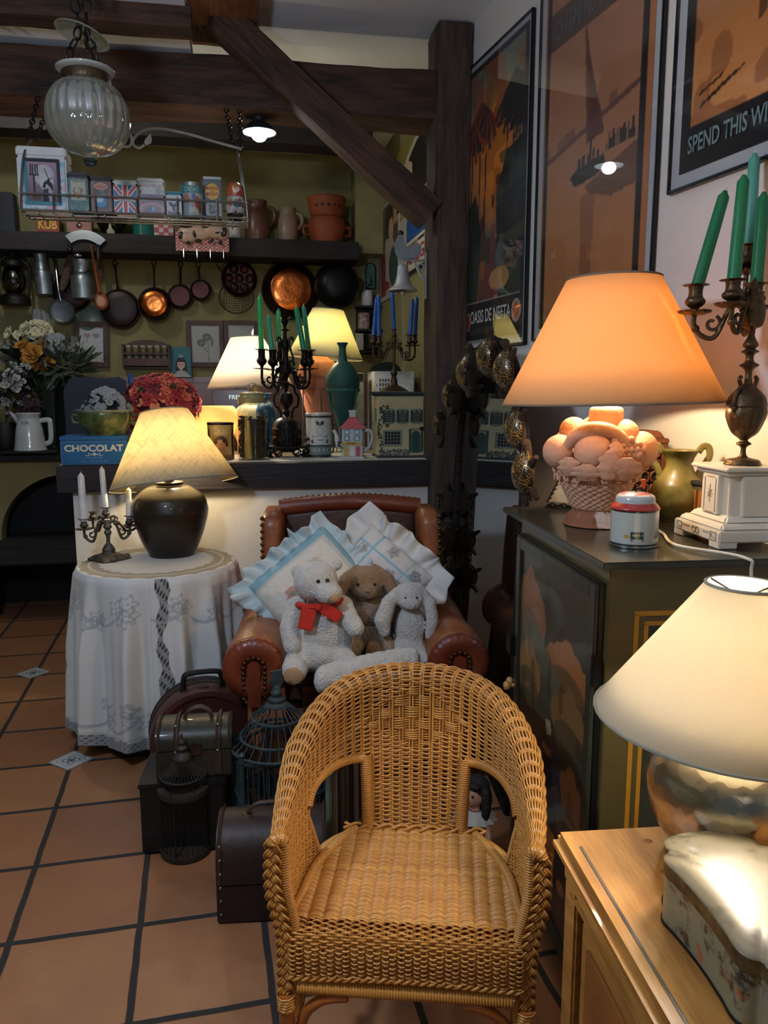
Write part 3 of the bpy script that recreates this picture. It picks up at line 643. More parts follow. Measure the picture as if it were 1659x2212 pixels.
# ---------------------------------------------------------- plaque with four hooks on the shelf front
p = Py(438, 543, YB-.35); k = mpp(p); t = thing('hanging_hook_plaque', 'painted cow plaque on red check with four hooks, below the rack', 'plaque', p)
cv = Canvas(58, 30, '#a3434a')
for i in range(24):
    for j in range(12):
        if (i+j) % 2: cv.rect(i/24, j/12, (i+1)/24, (j+1)/12, '#d3b0ad')
print_panel(cv, 112*k, 40*k, 'checked_board', t, Tm((0, -.006, 0))); MB().box((0, .002, 20*k), (112*k, .014, 40*k)).obj('backing', M('cream_paint'), t)
M('cow_cream', '#c3a494', .35, var=.08, coat=.4); M('cow_black', '#17171a', .3, coat=.4)
mb = MB(); mb.ball((-14*k, -.012, 38*k), (36*k, .022, 17*k)).ball((26*k, -.012, 44*k), (26*k, .024, 18*k)).ball((-30*k, -.016, 28*k), (20*k, .022, 13*k)).ball((44*k, -.01, 40*k), (14*k, .02, 16*k)); mb.obj('cow', M('cow_cream'), t)
for (x, z, a, b, r) in ((-44, 30, 7, 10, 10), (-16, 34, 5, 11, -10), (-30, 15, 6, 5, 0), (-8, 20, 8, 5, 10), (18, 20, 10, 4, -30), (-34, 52, 20, 8, 5), (8, 54, 14, 10, 0), (46, 40, 8, 14, 10), (38, 18, 6, 6, 0), (32, 38, 8, 3, -10)):
    MB().ball((x*k, -.030, z*k), (a*k*.8, .006, b*k*.8), (0, R(r), 0), 12, 8).obj('black_patch', M('cow_black'), t)
for i in range(4): MB().tube([((-40+28*i)*k, -.008, 4*k), ((-40+28*i)*k, -.012, -14*k), ((-40+28*i)*k, -.022, -21*k), ((-40+28*i)*k, -.034, -15*k)], .003, 6).obj('hook', M('steel'), t)
# ---------------------------------------------------------- dim clutter right of the pans: a small wall shelf
Yc = YB-.02
def pp(u, v, y=YB-.09): return Py(u, v, y)
a = pp(770, 760); b = pp(824, 700); w = b.x-a.x
t = thing('corner_shelf', 'small dark wall shelf in the corner left of the posters', 'shelf', (a.x+w/2, YB-.08, a.z))
for v in (760, 714, 664): MB().box((0, 0, pp(790, v).z-a.z), (w, .14, .014)).obj('board', M('shelf_wood'), t)
MB().box((0, .065, (pp(790, 664).z-a.z)/2), (w*.9, .012, pp(790, 655).z-a.z)).obj('back_board', M('shelf_wood'), t)
k = mpp(a)
def cup(u, v, w_, h_, mat, name, label, cat): p = pp(u, v, YB-.09); p.z += .008; return tag(MB().lathe([(0, 0), (w_*.42*k, 0), (w_*.5*k, h_*.1*k), (w_*.5*k, h_*k), (w_*.44*k, h_*k), (w_*.42*k, h_*.2*k), (0, h_*.15*k)], 24).obj(name, mat, loc=p), label, cat)
cup(793, 664, 24, 32, M('white_glaze'), 'white_mug', 'white mug on top board of the small corner shelf', 'mug')
cup(786, 714, 26, 34, M('plaid', '#8a6a62', .7, var=.4, sc=60, col2='#c9b3ab'), 'plaid_pot', 'pinkish plaid pot on the middle board of corner shelf', 'pot')
cup(801, 760, 22, 34, Mglass('clear_glass', '#dfe8e6', .02, .85, .05), 'drinking_glass', 'empty glass on the lowest corner shelf board', 'glass')
p = pp(777, 759); tag(MB().box((0, 0, 18*k), (16*k, .02, 35*k), bev=.002).obj('white_card', M('white_card', '#b9b3ae', .6), loc=p+Vector((0, 0, .008))), 'small white packet on the lowest corner shelf board', 'packet')
p = Py(800, 625, YB-.01); k = mpp(p); t = thing('ship_picture', 'small round-topped picture of a dark ship', 'picture', p)
out = [(-11*k, 0), (11*k, 0), (11*k, 44*k)]+[(11*k*math.cos(i*PI/12), 44*k+11*k*math.sin(i*PI/12)) for i in range(1, 12)]+[(-11*k, 44*k)]
MB().prism(out, 0, .012, T=XF).obj('panel', M('black'), t)
MB().prism([(x*.8, 3*k+y*.9) for x, y in out], .012, .014, T=XF).obj('painted_sea', M('sea_paint', '#4d7a70', .6, var=.25), t)
mb = MB().prism([(-6*k, 10*k), (7*k, 12*k), (5*k, 7*k), (-4*k, 6*k)], .014, .016, T=XF).prism([(-1*k, 12*k), (5*k, 14*k), (0, 28*k)], .014, .016, T=XF); mb.obj('ship', M('black'), t)
# ---------------------------------------------------------- posters on the right-hand kitchen wall
def kitchen_poster(name, label, u0, u1, vt0, vb0, vt1, vb1, cv, txt=None):
    X = XK-.006
    A, B, C_, D = Px(u0, vb0, X), Px(u1, vb1, X), Px(u1, vt1, X), Px(u0, vt0, X)
    z0 = min(A.z, B.z); z0 = (A.z+B.z)/2; z1 = (C_.z+D.z)/2; y0, y1 = A.y, B.y
    w, h = abs(y1-y0), z1-z0
    t = thing(name, label, 'poster', (X, (y0+y1)/2, z0), rz=R(-90))
    print_panel(cv, w, h, 'print', t, Tm((0, -.002, 0)), mat=Mpaint('poster_print', .45)); MB().box((0, .001, h/2), (w, .004, h)).obj('sheet', M('cream_paint'), t)
    return t, w, h
cv = Canvas(50, 90, '#b0aaa0'); cv.rect(.06, .03, .94, .95, '#4b4240'); cv.poly([(.2, .95), (.3, .4), (.55, .3), (.8, .5), (.9, .95)], '#a79d92'); cv.ell(.5, .22, .22, .17, '#241d1d'); cv.ell(.6, .32, .12, .12, '#b59a80'); cv.poly([(.06, .95), (.06, .5), (.3, .5), (.34, .95)], '#7a2c2b'); cv.ell(.72, .7, .22, .2, '#39504d'); cv.ell(.4, .86, .12, .05, '#8b2a38'); cv.rect(.72, .03, .94, .3, '#b5805e')
kitchen_poster('wall_poster', 'tall poster of a dark-haired figure, left of the red-lettered poster', 822, 862, 425, 648, 440, 640, cv)
cv = Canvas(60, 90, '#b9b2a5'); cv.rect(.0, .0, 1, .28, '#2f3f7a'); cv.rect(.28, .0, 1, .46, '#1d4f8f'); cv.rect(.28, .46, 1, .9, '#c7c3b6'); cv.poly([(.0, .0), (.3, .0), (.2, 1), (.0, 1)], '#a7a59f'); cv.rect(0, .93, 1, 1, '#2a2622')
t, w, h = kitchen_poster('wall_poster', 'blue and white poster with big red lettering beside the rooster bell', 864, 922, 440, 596, 470, 590, cv)
text('MAGGI', w*.66, h*.22, M('red_print', '#a8302c', .5), t, T=Tm((w*.14, -.004, h*.28)), bold=.02)
text('CONSOMMÉ', w*.6, h*.06, M('black_print', '#1d1b1b', .5), t, T=Tm((w*.14, -.004, h*.48)), bold=.01)
cv = Canvas(60, 80, '#1a191b'); cv.put((cv.X-1.1)**2+((cv.Y-1.0)*1.2)**2 > 1.25, '#8f8a3a'); d = np.sqrt((cv.X-1.1)**2+((cv.Y-1.0)*1.2)**2); cv.put((d > 1.02) & (d < 1.14), '#b8b4aa'); cv.put(d > 1.14, '#857c3c'); cv.poly([(.3, .98), (.28, .5), (.4, .35), (.55, .45), (.55, .98)], '#c2b49a'); cv.ell(.42, .68, .08, .17, '#4a2c22')
kitchen_poster('wall_poster', 'dark arched poster high up, half hidden by the post', 858, 922, 300, 432, 280, 432, cv)
# ---------------------------------------------------------- rooster bell bracket on the post's left face
p = Px(921, 585, .912); k = mpp(p); t = thing('rooster_bell', 'white metal dinner bell with a rooster on its bracket, on the post', 'bell', p)
M('white_iron', '#a4a5a2', .5, .3, var=.12, bump=.2, bsc=60)
MB().box((-.004, 0, -10*k), (.008, .03, 100*k), bev=.003).obj('back_plate', M('white_iron'), t)
mb = MB().tube(smooth_pts([(-.006, 0, 22*k), (-30*k, 0, 20*k), (-64*k, 0, 24*k)], 5), .006, 8); mb.tube(smooth_pts([(-.006, 0, -22*k), (-14*k, 0, -8*k), (-22*k, 0, 8*k), (-30*k, 0, 20*k)], 5), .006, 8); mb.tube([(-12*k+6*k*math.cos(i*PI/6), 0, 8*k+6*k*math.sin(i*PI/6)) for i in range(12)], .004, 6, closed=True); mb.obj('bracket', M('white_iron'), t)
br = [(-66, 30), (-70, 50), (-64, 68), (-58, 74), (-52, 70), (-50, 56), (-42, 46), (-30, 54), (-20, 58), (-12, 50), (-12, 36), (-22, 26), (-36, 24), (-54, 22)]
MB().prism([(x*k, z*k) for x, z in br], -.008, .008, T=XF).obj('rooster', M('rooster_grey', '#7f8a8e', .5, var=.2), t)
MB().ball((-57*k, 0, 76*k), (7*k, .010, 6*k)).obj('comb', M('rooster_comb', '#3a1d1c', .5), t)
bx = -52*k
MB().lathe(smooth_prof([(0, 14*k), (5*k, 12*k), (11*k, 6*k), (14*k, -16*k), (20*k, -32*k), (32*k, -42*k), (28*k, -42*k), (12*k, -20*k), (0, 0)], 4), 28, Tm((bx, 0, 0))).obj('bell', M('white_iron'), t)
MB().tube([(bx, 0, 22*k), (bx, 0, 12*k)], .004, 6).obj('hanger', M('white_iron'), t); MB().ball((bx, 0, -46*k), (5*k, 5*k, 7*k)).obj('clapper', M('white_iron'), t)
MB().tube([(bx, 0, -50*k), (bx+2*k, 0, -130*k), (bx+4*k, 0, -215*k)], .0015, 5).obj('pull_cord', M('cord_grey', '#8e8e88', .8), t)
# ================================================================== on the bar counter
M('shade_white', '#e9e4d2'); M('bulb_glass', '#fff4dc', .3, emit=6., emitcol='#fff0d0')
M('brass_dark', '#4a3d2a', .45, .75, var=.35, sc=20, bump=.3, bsc=80); M('black_iron', '#17130f', .42, .7, var=.35, sc=20, bump=.35, bsc=90)
M('bronze', '#54432f', .42, .8, var=.35, sc=18, bump=.35, bsc=70); M('grey_iron', '#5b564c', .5, .6, var=.3, sc=20, bump=.4, bsc=80)
M('terracotta', '#ad6a4e', .75, var=.14, sc=9, bump=.25, bsc=60); M('green_amphora', '#1d4a43', .6, var=.3, sc=8, bump=.4, bsc=30)
M('tin_silver', '#a8aaa8', .28, .9, var=.1); M('tin_black', '#14120f', .35, .3)
def on_bar(u, v):
    p = Pz(u, v, ZC+.001)
    if p.y > 4.15: p = Py(u, v, 4.15); p.z = ZC+.001
    return p
def shade(name, parent, r0, z0, r1, z1, mat, T=None, rim='shade_rim', rimcol='#8f8a78', thick=.0018):
    mb = MB().lathe([(r0, z0), (r0+(r1-r0)*.33, z0+(z1-z0)*.33), (r0+(r1-r0)*.66, z0+(z1-z0)*.66), (r1, z1)], 56, T)
    o = mb.obj(name, mat, parent, smooth=180); md = o.modifiers.new('solid', 'SOLIDIFY'); md.thickness = thick; md.offset = -1
    X = T if T is not None else Matrix()
    for r, z, nm in ((r0, z0, 'rim'), (r1, z1, 'rim')):
        MB().tube([X @ Vector((r*math.cos(a*PI/24), r*math.sin(a*PI/24), z)) for a in range(48)], .0028, 6, closed=True).obj(nm, M(rim, rimcol, .8), parent)
    # wire carrier and lamp holder under the shade
    mb = MB()
    for a in range(3): mb.tube([X @ Vector((r1*.98*math.cos(a*2.094), r1*.98*math.sin(a*2.094), z1)), X @ Vector((0, 0, z1-.02))], .0015, 5)
    mb.obj('shade_carrier', M('iron'), parent)
    return o
def candle(label, top, bot, r, col, group, wick='#d8d0c0', taper=.9, mat=None):
    """top and bot are world points"""
    top, bot = Vector(top), Vector(bot); d = top-bot; l = d.length
    t = thing('candle', label, 'candle', bot, group=group); mm = alongz((0, 0, 0), d)
    m = mat or M('wax'+col, col, .4, var=.06, sss=.15, coat=.2)
    MB().lathe([(0, 0), (r, 0), (r*(.5+taper/2), l*.6), (r*taper, l*.90), (r*taper*.93, l*.915), (r*.55, l*.935), (r*.35, l*.965), (0, l*.975)], 20, mm).obj('wax', m, t)
    MB().tube([mm @ Vector((0, 0, l*.96)), mm @ Vector((.0005, 0, l*.985)), mm @ Vector((.003, .0, l))], .0016, 5).obj('wick', M('wick'+wick, wick, .9), t)
    return t
# ---------------------------------------------------------- chocolate tin and tureen
p = on_bar(205, 1004); k = mpp(p); h = 62*k; w = 138*k; dp = .17
t = thing('chocolate_tin', 'blue lidded tin reading CHOCOLAT on the bar end', 'tin', p+Vector((0, dp/2, 0)))
M('choc_blue', '#1f5f8f', .35, var=.06, sc=5, coat=.2); M('letter_cream', '#c9c6b4', .5)
MB().box((0, 0, h*.42), (w, dp, h*.84), bev=.004).obj('tin_body', M('choc_blue'), t)
MB().box((0, 0, h*.92), (w+.003, dp+.003, h*.16), bev=.004).obj('lid', M('choc_blue'), t)
text('CHOCOLAT', w*.88, h*.24, M('letter_cream'), t, T=Tm((0, -dp/2-.001, h*.58)), bold=.035)
mb = MB()
for s in (-1, 1):
    mb.tube([Vector((s*w*(.08+.03*a/10*math.cos(a*.6)+.002*a), -dp/2-.001, h*(.36+.05*math.sin(a*.6)))) for a in range(11)], .0016, 4)
    mb.ball((s*w*.045, -dp/2, h*.36), (w*.012, .001, h*.03), seg=10, rings=6)
mb.ball((0, -dp/2, h*.36), (w*.028, .001, h*.045), seg=12, rings=8).ball((0, -dp/2, h*.41), (w*.014, .001, h*.025), seg=10, rings=6)
mb.obj('ornament', M('letter_cream'), t)
text('incroyablement', w*.26, h*.075, M('letter_dim', '#7f9db0', .5), t, T=Tm((0, -dp/2-.001, h*.24)))
text('pour toute la famille', w*.4, h*.075, M('letter_dim'), t, T=Tm((0, -dp/2-.001, h*.12)))
mb = MB()
for (x, z, a, b) in ((0, .02, .96, .008), (0, .80, .96, .008)): mb.box((x, -dp/2-.0005, z*h), (a*w, .001, b*h))
for s in (-1, 1): mb.box((s*w*.48, -dp/2-.0005, h*.41), (.0012, .001, h*.78))
mb.obj('border_lines', M('letter_dim'), t)
ctop = p.z+h
p2 = Vector(p)+Vector((20*k, .085, h+.001)); t = thing('tureen', 'green leaf-patterned tureen standing on the chocolate tin', 'bowl', p2)
M('tureen_green', '#26401f', .25, var=.5, sc=14, col2='#5d6c3e', bump=.5, bsc=40, coat=.5)
MB().lathe(smooth_prof([(0, 0), (38*k, 0), (42*k, 4*k), (54*k, 26*k), (57*k, 46*k), (54*k, 50*k), (50*k, 42*k), (30*k, 12*k), (0, 8*k)], 4), 44, fr=lambda a, z: 1+.018*math.cos(a*12)).obj('bowl', M('tureen_green'), t)
MB().lathe([(54*k, 48*k), (62*k, 53*k), (63*k, 55*k), (54*k, 52*k)], 44, fr=lambda a, z: 1+.02*math.cos(a*9)).obj('rim', M('tureen_rim', '#7d8d84', .25, coat=.5), t)
for s in (-1, 1): MB().tube(smooth_pts([(s*54*k, 0, 42*k), (s*68*k, 0, 42*k), (s*66*k, 0, 28*k), (s*54*k, 0, 26*k)], 5), 3.5*k, 8).obj('handle', M('tureen_green'), t)
# ---------------------------------------------------------- flowers
def petal_flower(r, n, layers, cup=.5, seed=0):
    rs = random.Random(seed); mb = MB()
    for L_ in range(layers):
        lr = r*(1-.25*L_); tilt = cup+L_*.35
        for i in range(n):
            a = 2*PI*(i+.5*L_)/n+rs.uniform(-.15, .15); w = 2.4*lr/n*rs.uniform(.9, 1.25)
            X = Matrix.Rotation(a, 4, 'Z') @ Matrix.Rotation(-tilt*rs.uniform(.8, 1.2), 4, 'Y')
            pts = lambda u, v: (v*lr*1.0, (u-.5)*2*w*math.sin(PI*min(.93, .12+.8*v)), .12*lr*math.sin(v*3)*(1-4*(u-.5)**2)+.004*L_*0)
            mb.grid(pts, 4, 5, T=X)
    return mb
def flower_proto(mb, mat, name='blossom'):
    o = mb.obj(name, mat, smooth=180); o.data.name = name; return o.data, o
FL = {}
def add_flower(parent, key, loc, dirv, s, mat_key=None):
    me = FL[key]; o = bpy.data.objects.new('blossom', me); COL.objects.link(o); o.parent = parent
    d = Vector(dirv).normalized(); o.matrix_local = Matrix.Translation(loc) @ d.to_track_quat('Z', 'Y').to_matrix().to_4x4() @ Matrix.Rotation(random.uniform(0, 6), 4, 'Z') @ Matrix.Diagonal((s, s, s, 1)); return o
def mk(key, n, layers, cup, col, seed, var=.25, rough=.8):
    o = petal_flower(1., n, layers, cup, seed).obj('blossom', M('petal_'+key, col, rough, var=var, sc=3, trans=0), smooth=180); FL[key] = o.data; bpy.data.objects.remove(o)
mk('hyd_grey', 4, 1, .35, '#83898c', 1); mk('hyd_cream', 5, 2, .5, '#c9c5a8', 2); mk('rose_gold', 6, 4, .6, '#a9752f', 3); mk('white_bud', 5, 3, .9, '#a7aaa6', 4)
mk('red', 5, 2, .4, '#9c2f33', 5); mk('coral', 5, 2, .45, '#c9644a', 6); mk('peach', 5, 1, .4, '#d98a60', 7); mk('purple', 5, 2, .4, '#35202e', 8); mk('burg', 5, 2, .5, '#5d1c28', 9)
def leaf_cluster(n, rad, col, name, parent, loc, seed=1, size=.04, width=.35, updir=.5, mat=None):
    rs = random.Random(seed); mb = MB()
    for i in range(n):
        d = Vector((rs.gauss(0, 1), rs.gauss(0, 1), rs.gauss(updir, .8))).normalized(); s = size*rs.uniform(.6, 1.3); b = d*rad*rs.uniform(.3, .95)
        X = Matrix.Translation(b) @ d.to_track_quat('X', 'Z').to_matrix().to_4x4() @ Matrix.Rotation(rs.uniform(0, 6), 4, 'X')
        mb.grid(lambda u, v: (v*s, (u-.5)*s*width*2*math.sin(PI*(.05+.9*v)), .15*s*v*v), 3, 5, T=X)
    return mb.obj(name, mat or M('leaf'+col, col, .7, var=.35, sc=8), parent, loc=loc, smooth=180)
def stems(parent, base, tops, r, mat):
    for q in tops: MB().tube(smooth_pts([base, Vector(base).lerp(Vector(q), .5)+Vector((0, 0, .02)), q], 4), r, 5).obj('stem', mat, parent)
M('stem_green', '#2f3a24', .8, var=.3)
# hydrangeas in the tureen
t = thing('hydrangea_bunch', 'grey dried hydrangeas in the green tureen', 'flowers', p2+Vector((0, 0, 12*k))); rs = random.Random(3)
for i in range(95):
    a = rs.uniform(0, 6.28); q = rs.random()**.6; x, y, z = 52*k*q*math.cos(a)+4*k, 42*k*q*math.sin(a), 40*k+46*k*(1-q*q)
    add_flower(t, 'hyd_grey', (x, y, z), (x*1.2+rs.uniform(-.03, .03), y-.04, .03+z*.2), rs.uniform(.013, .024))
leaf_cluster(30, .07, '#39443a', 'foliage', t, (0, 0, 34*k), 5, .05, .4, 1.)
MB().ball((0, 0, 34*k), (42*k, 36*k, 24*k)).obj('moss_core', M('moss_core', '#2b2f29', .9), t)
# red and coral flowers in a bowl behind the lamp
p = on_bar(352, 985)+Vector((0, .05, 0)); k = mpp(p); t0 = thing('flower_pot', 'dark flower pot hidden behind the yellow lamp shade', 'pot', p)
MB().lathe(smooth_prof([(0, 0), (30*k, 0), (34*k, 4*k), (46*k, 60*k), (48*k, 70*k), (44*k, 70*k), (38*k, 40*k), (0, 30*k)], 3), 32).obj('pot', M('terracotta_pot'), t0)
t = thing('red_bouquet', 'bunch of red, coral and peach flowers behind the yellow lamp shade', 'flowers', p+Vector((0, 0, 40*k))); rs = random.Random(11)
for i in range(190):
    d = Vector((rs.gauss(0, .75), -rs.uniform(-.1, 1.2), rs.gauss(.3, .6))).normalized(); x, y, z = 78*k*d.x, 54*k*d.y, 64*k+66*k*d.z
    kk = 'burg' if d.x < -.65 else ('peach' if -.6 < d.x < .25 and d.z < .35 and rs.random() < .6 else rs.choice(['red', 'coral', 'red', 'red', 'burg']))
    add_flower(t, kk, (x, y, z), d+Vector((0, -.2, .1)), rs.uniform(.020, .034))
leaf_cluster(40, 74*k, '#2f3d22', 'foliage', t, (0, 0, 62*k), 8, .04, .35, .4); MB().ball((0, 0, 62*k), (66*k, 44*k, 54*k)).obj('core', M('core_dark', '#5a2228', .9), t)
MB().tube([(0, 0, 0), (0, 0, 40*k)], .02, 8).obj('stem', M('stem_green'), t)
# blue stick and green bottle top behind
p = on_bar(290, 960); tag(MB().tube([(0, 0, 0), (-14*mpp(p), .0, 180*mpp(p))], .012, 10).obj('blue_taper', M('stick_blue', '#1d4f8a', .4), loc=p+Vector((.0, .22, 0))), 'tall thin blue stick leaning behind the red flowers', 'stick')
# ---------------------------------------------------------- cocoa tins
def cyl_tin(name, label, u, v, w, h, cv, lid, txt=None, txtm=None, th=.2, tz=.7, ry=.8, fwd=0, bold=0., lidh=.07, tw=1.1):
    p = on_bar(u, v)+Vector((0, fwd, 0)); k = mpp(p); w *= k; h *= k; r = w/2; p.y += r*ry
    t = thing(name, label, 'tin', p)
    cv.mesh(lambda x, y: (r*math.sin((x-.5)*2*PI), -r*ry*math.cos((x-.5)*2*PI), y*h*(1-lidh))).obj('tin_body', Mpaint('printed_tin', .35, coat=.2), t, smooth=180)
    MB().lathe([(r*.98, h*(1-lidh)), (r*1.03, h*(1-lidh)), (r*1.03, h*.985), (r*.98, h), (0, h)], 40, Tm(s=(1, ry, 1))).obj('lid', M(lid), t)
    if txt: text(txt, r*tw, h*th, txtm, t, T=Tm((0, r*(1-ry)-.0015, h*tz)), bend=r, bold=bold)
    return t, r, h
def cacao_canvas():
    cv = Canvas(100, 60, '#a98f52'); cv.rect(.36, .0, .64, 1, '#b89c5c'); cv.rect(.40, .30, .61, .98, '#a37f4c'); cv.ell(.5, .55, .09, .24, '#3a2315'); cv.rect(.41, .62, .59, .8, '#a37f4c')
    cv.ell(.49, .50, .035, .09, '#c28a54'); cv.ell(.52, .58, .04, .08, '#b57844'); cv.ell(.46, .6, .03, .07, '#c9955e'); cv.rect(.0, .86, 1, 1, '#7b5a31')
    for x in (.32, .68): cv.ell(x, .5, .03, .4, '#2c2118'); cv.ell(x, .2, .02, .1, '#2c2118')
    return cv
t, r, h = cyl_tin('cocoa_tin', 'tan cocoa tin with script lettering beside the glass jar', 478, 994, 56, 81, cacao_canvas(), 'tin_black', 'Cacao', M('cacao_ink', '#e0c88a', .4), .17, .78, bold=.01)
t, r, h = cyl_tin('cocoa_tin', 'second cocoa tin, half hidden by the yellow lamp shade', 420, 962, 46, 60, cacao_canvas(), 'tin_black', fwd=.06)
# ---------------------------------------------------------- amber glass lamp
p = on_bar(470, 962); k = mpp(p); t = thing('amber_lamp', 'glowing amber glass barrel lamp behind the cocoa tin', 'lamp', p+Vector((0, .1, 0)))
o = MB().lathe(smooth_prof([(24*k, 4*k), (30*k, 26*k), (42*k, 64*k), (45.5*k, 84*k), (42*k, 98*k), (35*k, 106*k)], 5), 48).obj('glass_shade', Mshade('amber_glass', '#f8ddb4', .6), t, smooth=180); md = o.modifiers.new('s', 'SOLIDIFY'); md.thickness = .003
MB().lathe([(0, 0), (26*k, 0), (27*k, 4*k), (24*k, 8*k), (0, 8*k)], 32).obj('foot', M('tin_black'), t); point('amber_bulb', (0, 0, 52*k), 2.2, '#ffd398', .03, t)
# ---------------------------------------------------------- glass jar of dried pods
p = on_bar(549, 994); k = mpp(p); r = 34*k; t = thing('glass_jar', 'tall lidded glass jar full of dark dried petals and a yellow candle', 'jar', p+Vector((0, r, 0)))
MB().lathe(smooth_prof([(0, 0), (r*.95, 0), (r, 4*k), (r, 96*k), (r*.94, 106*k), (r*.84, 112*k), (r*.84, 124*k)], 3), 48).obj('glass', Mglass('jar_glass', '#e6ece8', .01, .93, .05), t)
MB().lathe([(0, 122*k), (r*.9, 122*k), (r*.92, 124*k), (r*.92, 134*k), (r*.8, 137*k), (r*.8, 143*k), (r*.5, 146*k), (0, 146*k)], 40).obj('lid', M('jar_lid', '#8f8a5c', .25, var=.1, coat=.8), t)
MB().lathe(smooth_prof([(0, 146*k), (4*k, 146*k), (5*k, 149*k), (10*k, 156*k), (9*k, 163*k), (0, 167*k)], 4), 20).obj('knob', Mglass('knob_glass', '#ffffff', .0, .8, .25), t)
rs = random.Random(5); mb = MB()
for i in range(520):
    a = rs.uniform(0, 6.28); q = rs.uniform(.55, .93)*r; mb.ball((q*math.cos(a), q*math.sin(a), rs.uniform(4, 92)*k), (rs.uniform(2, 5)*k, rs.uniform(1.5, 4)*k, rs.uniform(1, 4)*k), (rs.uniform(0, 3), rs.uniform(0, 3), 0), 6, 4)
mb.lathe([(0, 3*k), (r*.8, 3*k), (r*.8, 88*k), (0, 90*k)], 20)
o = mb.obj('dried_petals', M('dried_petals', '#2a1b12', .8, var=.5, sc=40, col2='#4a3119'), t); o['kind'] = 'stuff'
MB().lathe([(0, 3*k), (7*k, 3*k), (3.5*k, 84*k), (0, 85*k)], 12, Tm((-9*k, -r*.86, 0))).obj('yellow_candle', M('yellow_wax', '#96802f', .5), t)
# ---------------------------------------------------------- white-shade lamp on a cream ceramic body
p = on_bar(557, 972)+Vector((0, .22, 0)); k = mpp(p); t = thing('table_lamp', 'lamp with bright white conical shade behind the glass jar', 'lamp', p, group=None)
MB().lathe(smooth_prof([(0, 0), (30*k, 0), (34*k, 4*k), (48*k, 40*k), (50*k, 66*k), (40*k, 94*k), (22*k, 108*k), (26*k, 118*k), (26*k, 124*k), (0, 124*k)], 4), 44).obj('lamp_body', M('cream_glaze', '#cfc4a0', .25, coat=.5), t)
MB().lathe([(0, 124*k), (8*k, 124*k), (8*k, 160*k), (0, 160*k)], 16).obj('lamp_holder', M('brass_dark'), t)
z0 = (proj(p)[1]-835)*k; T = Tm((-3*k, 0, 0), (0, R(-3), 0)); shade('lamp_shade', t, 90*k, z0, 33*k, z0+102*k, Mshade('shade_white_cloth', '#f5f0e4', .5), T)
point('bulb', (-8*k, -.02, z0+52*k), 11., '#fff2dc', .03, t)
# blue vase
p = on_bar(588, 975)+Vector((0, .13, 0)); k = mpp(p); tag(MB().lathe(smooth_prof([(0, 0), (12*k, 0), (14*k, 4*k), (24*k, 60*k), (26*k, 78*k), (20*k, 100*k), (9*k, 112*k), (8*k, 120*k), (14*k, 127*k), (12*k, 127*k), (6*k, 118*k), (0, 116*k)], 4), 36).obj('blue_vase', M('blue_glaze', '#0f4f7d', .2, var=.3, sc=6, coat=.6), loc=p+Vector((-8*k, -.0, 0))), 'glossy blue vase squeezed between glass jar and candelabra', 'vase')
# navy book box under the white shade
p = on_bar(500, 960)+Vector((0, .36, 0)); k = mpp(p); t = thing('navy_box', 'navy box with pale lettering under the white lamp shade', 'box', p); MB().box((0, 0, 64*k), (76*k, .08, 128*k), bev=.003).obj('box', M('navy_box', '#141c30', .5), t)
text('FRESH', 34*k, 9*k, M('letter_dim'), t, T=Tm((14*k, -.0415, 114*k)))
# ---------------------------------------------------------- terracotta amphora lamp in a wire stand
p = on_bar(696, 976)+Vector((0, .17, 0)); k = mpp(p); t = thing('table_lamp', 'terracotta amphora lamp with pale yellow shade in a wire stand', 'lamp', p)
pr = [(0, 22*k), (10*k, 24*k), (20*k, 60*k), (34*k, 115*k), (42*k, 150*k), (43*k, 168*k), (36*k, 190*k), (22*k, 200*k), (19*k, 212*k), (21*k, 224*k), (0, 226*k)]
MB().lathe(smooth_prof(pr, 5), 48).obj('amphora', M('terracotta'), t)
mb = MB().tube([(39*k*math.cos(a*PI/20), 39*k*math.sin(a*PI/20), 134*k) for a in range(40)], .0035, 6, closed=True)
for a in (-150, -90, -30, 60): mb.tube(smooth_pts([(39*k*math.cos(R(a)), 39*k*math.sin(R(a)), 134*k), (40*k*math.cos(R(a)), 40*k*math.sin(R(a)), 60*k), (42*k*math.cos(R(a)), 42*k*math.sin(R(a)), 2*k)], 4), .0035, 6)
mb.tube([(20*k*math.cos(a*PI/12), 20*k*math.sin(a*PI/12), 42*k) for a in range(24)], .003, 6, closed=True)
mb.obj('wire_stand', M('wire_grey', '#6d6a5c', .5, .6), t)
z0 = (proj(p)[1]-776)*k; shade('lamp_shade', t, 80*k, z0, 33*k, z0+100*k, Mshade('shade_yellow_cloth', '#f1ecc6', .45), Tm((2*k, 0, 0), (0, R(4), 0)))
point('bulb', (0, -.01, z0+45*k), 5.5, '#fff0c0', .03, t)
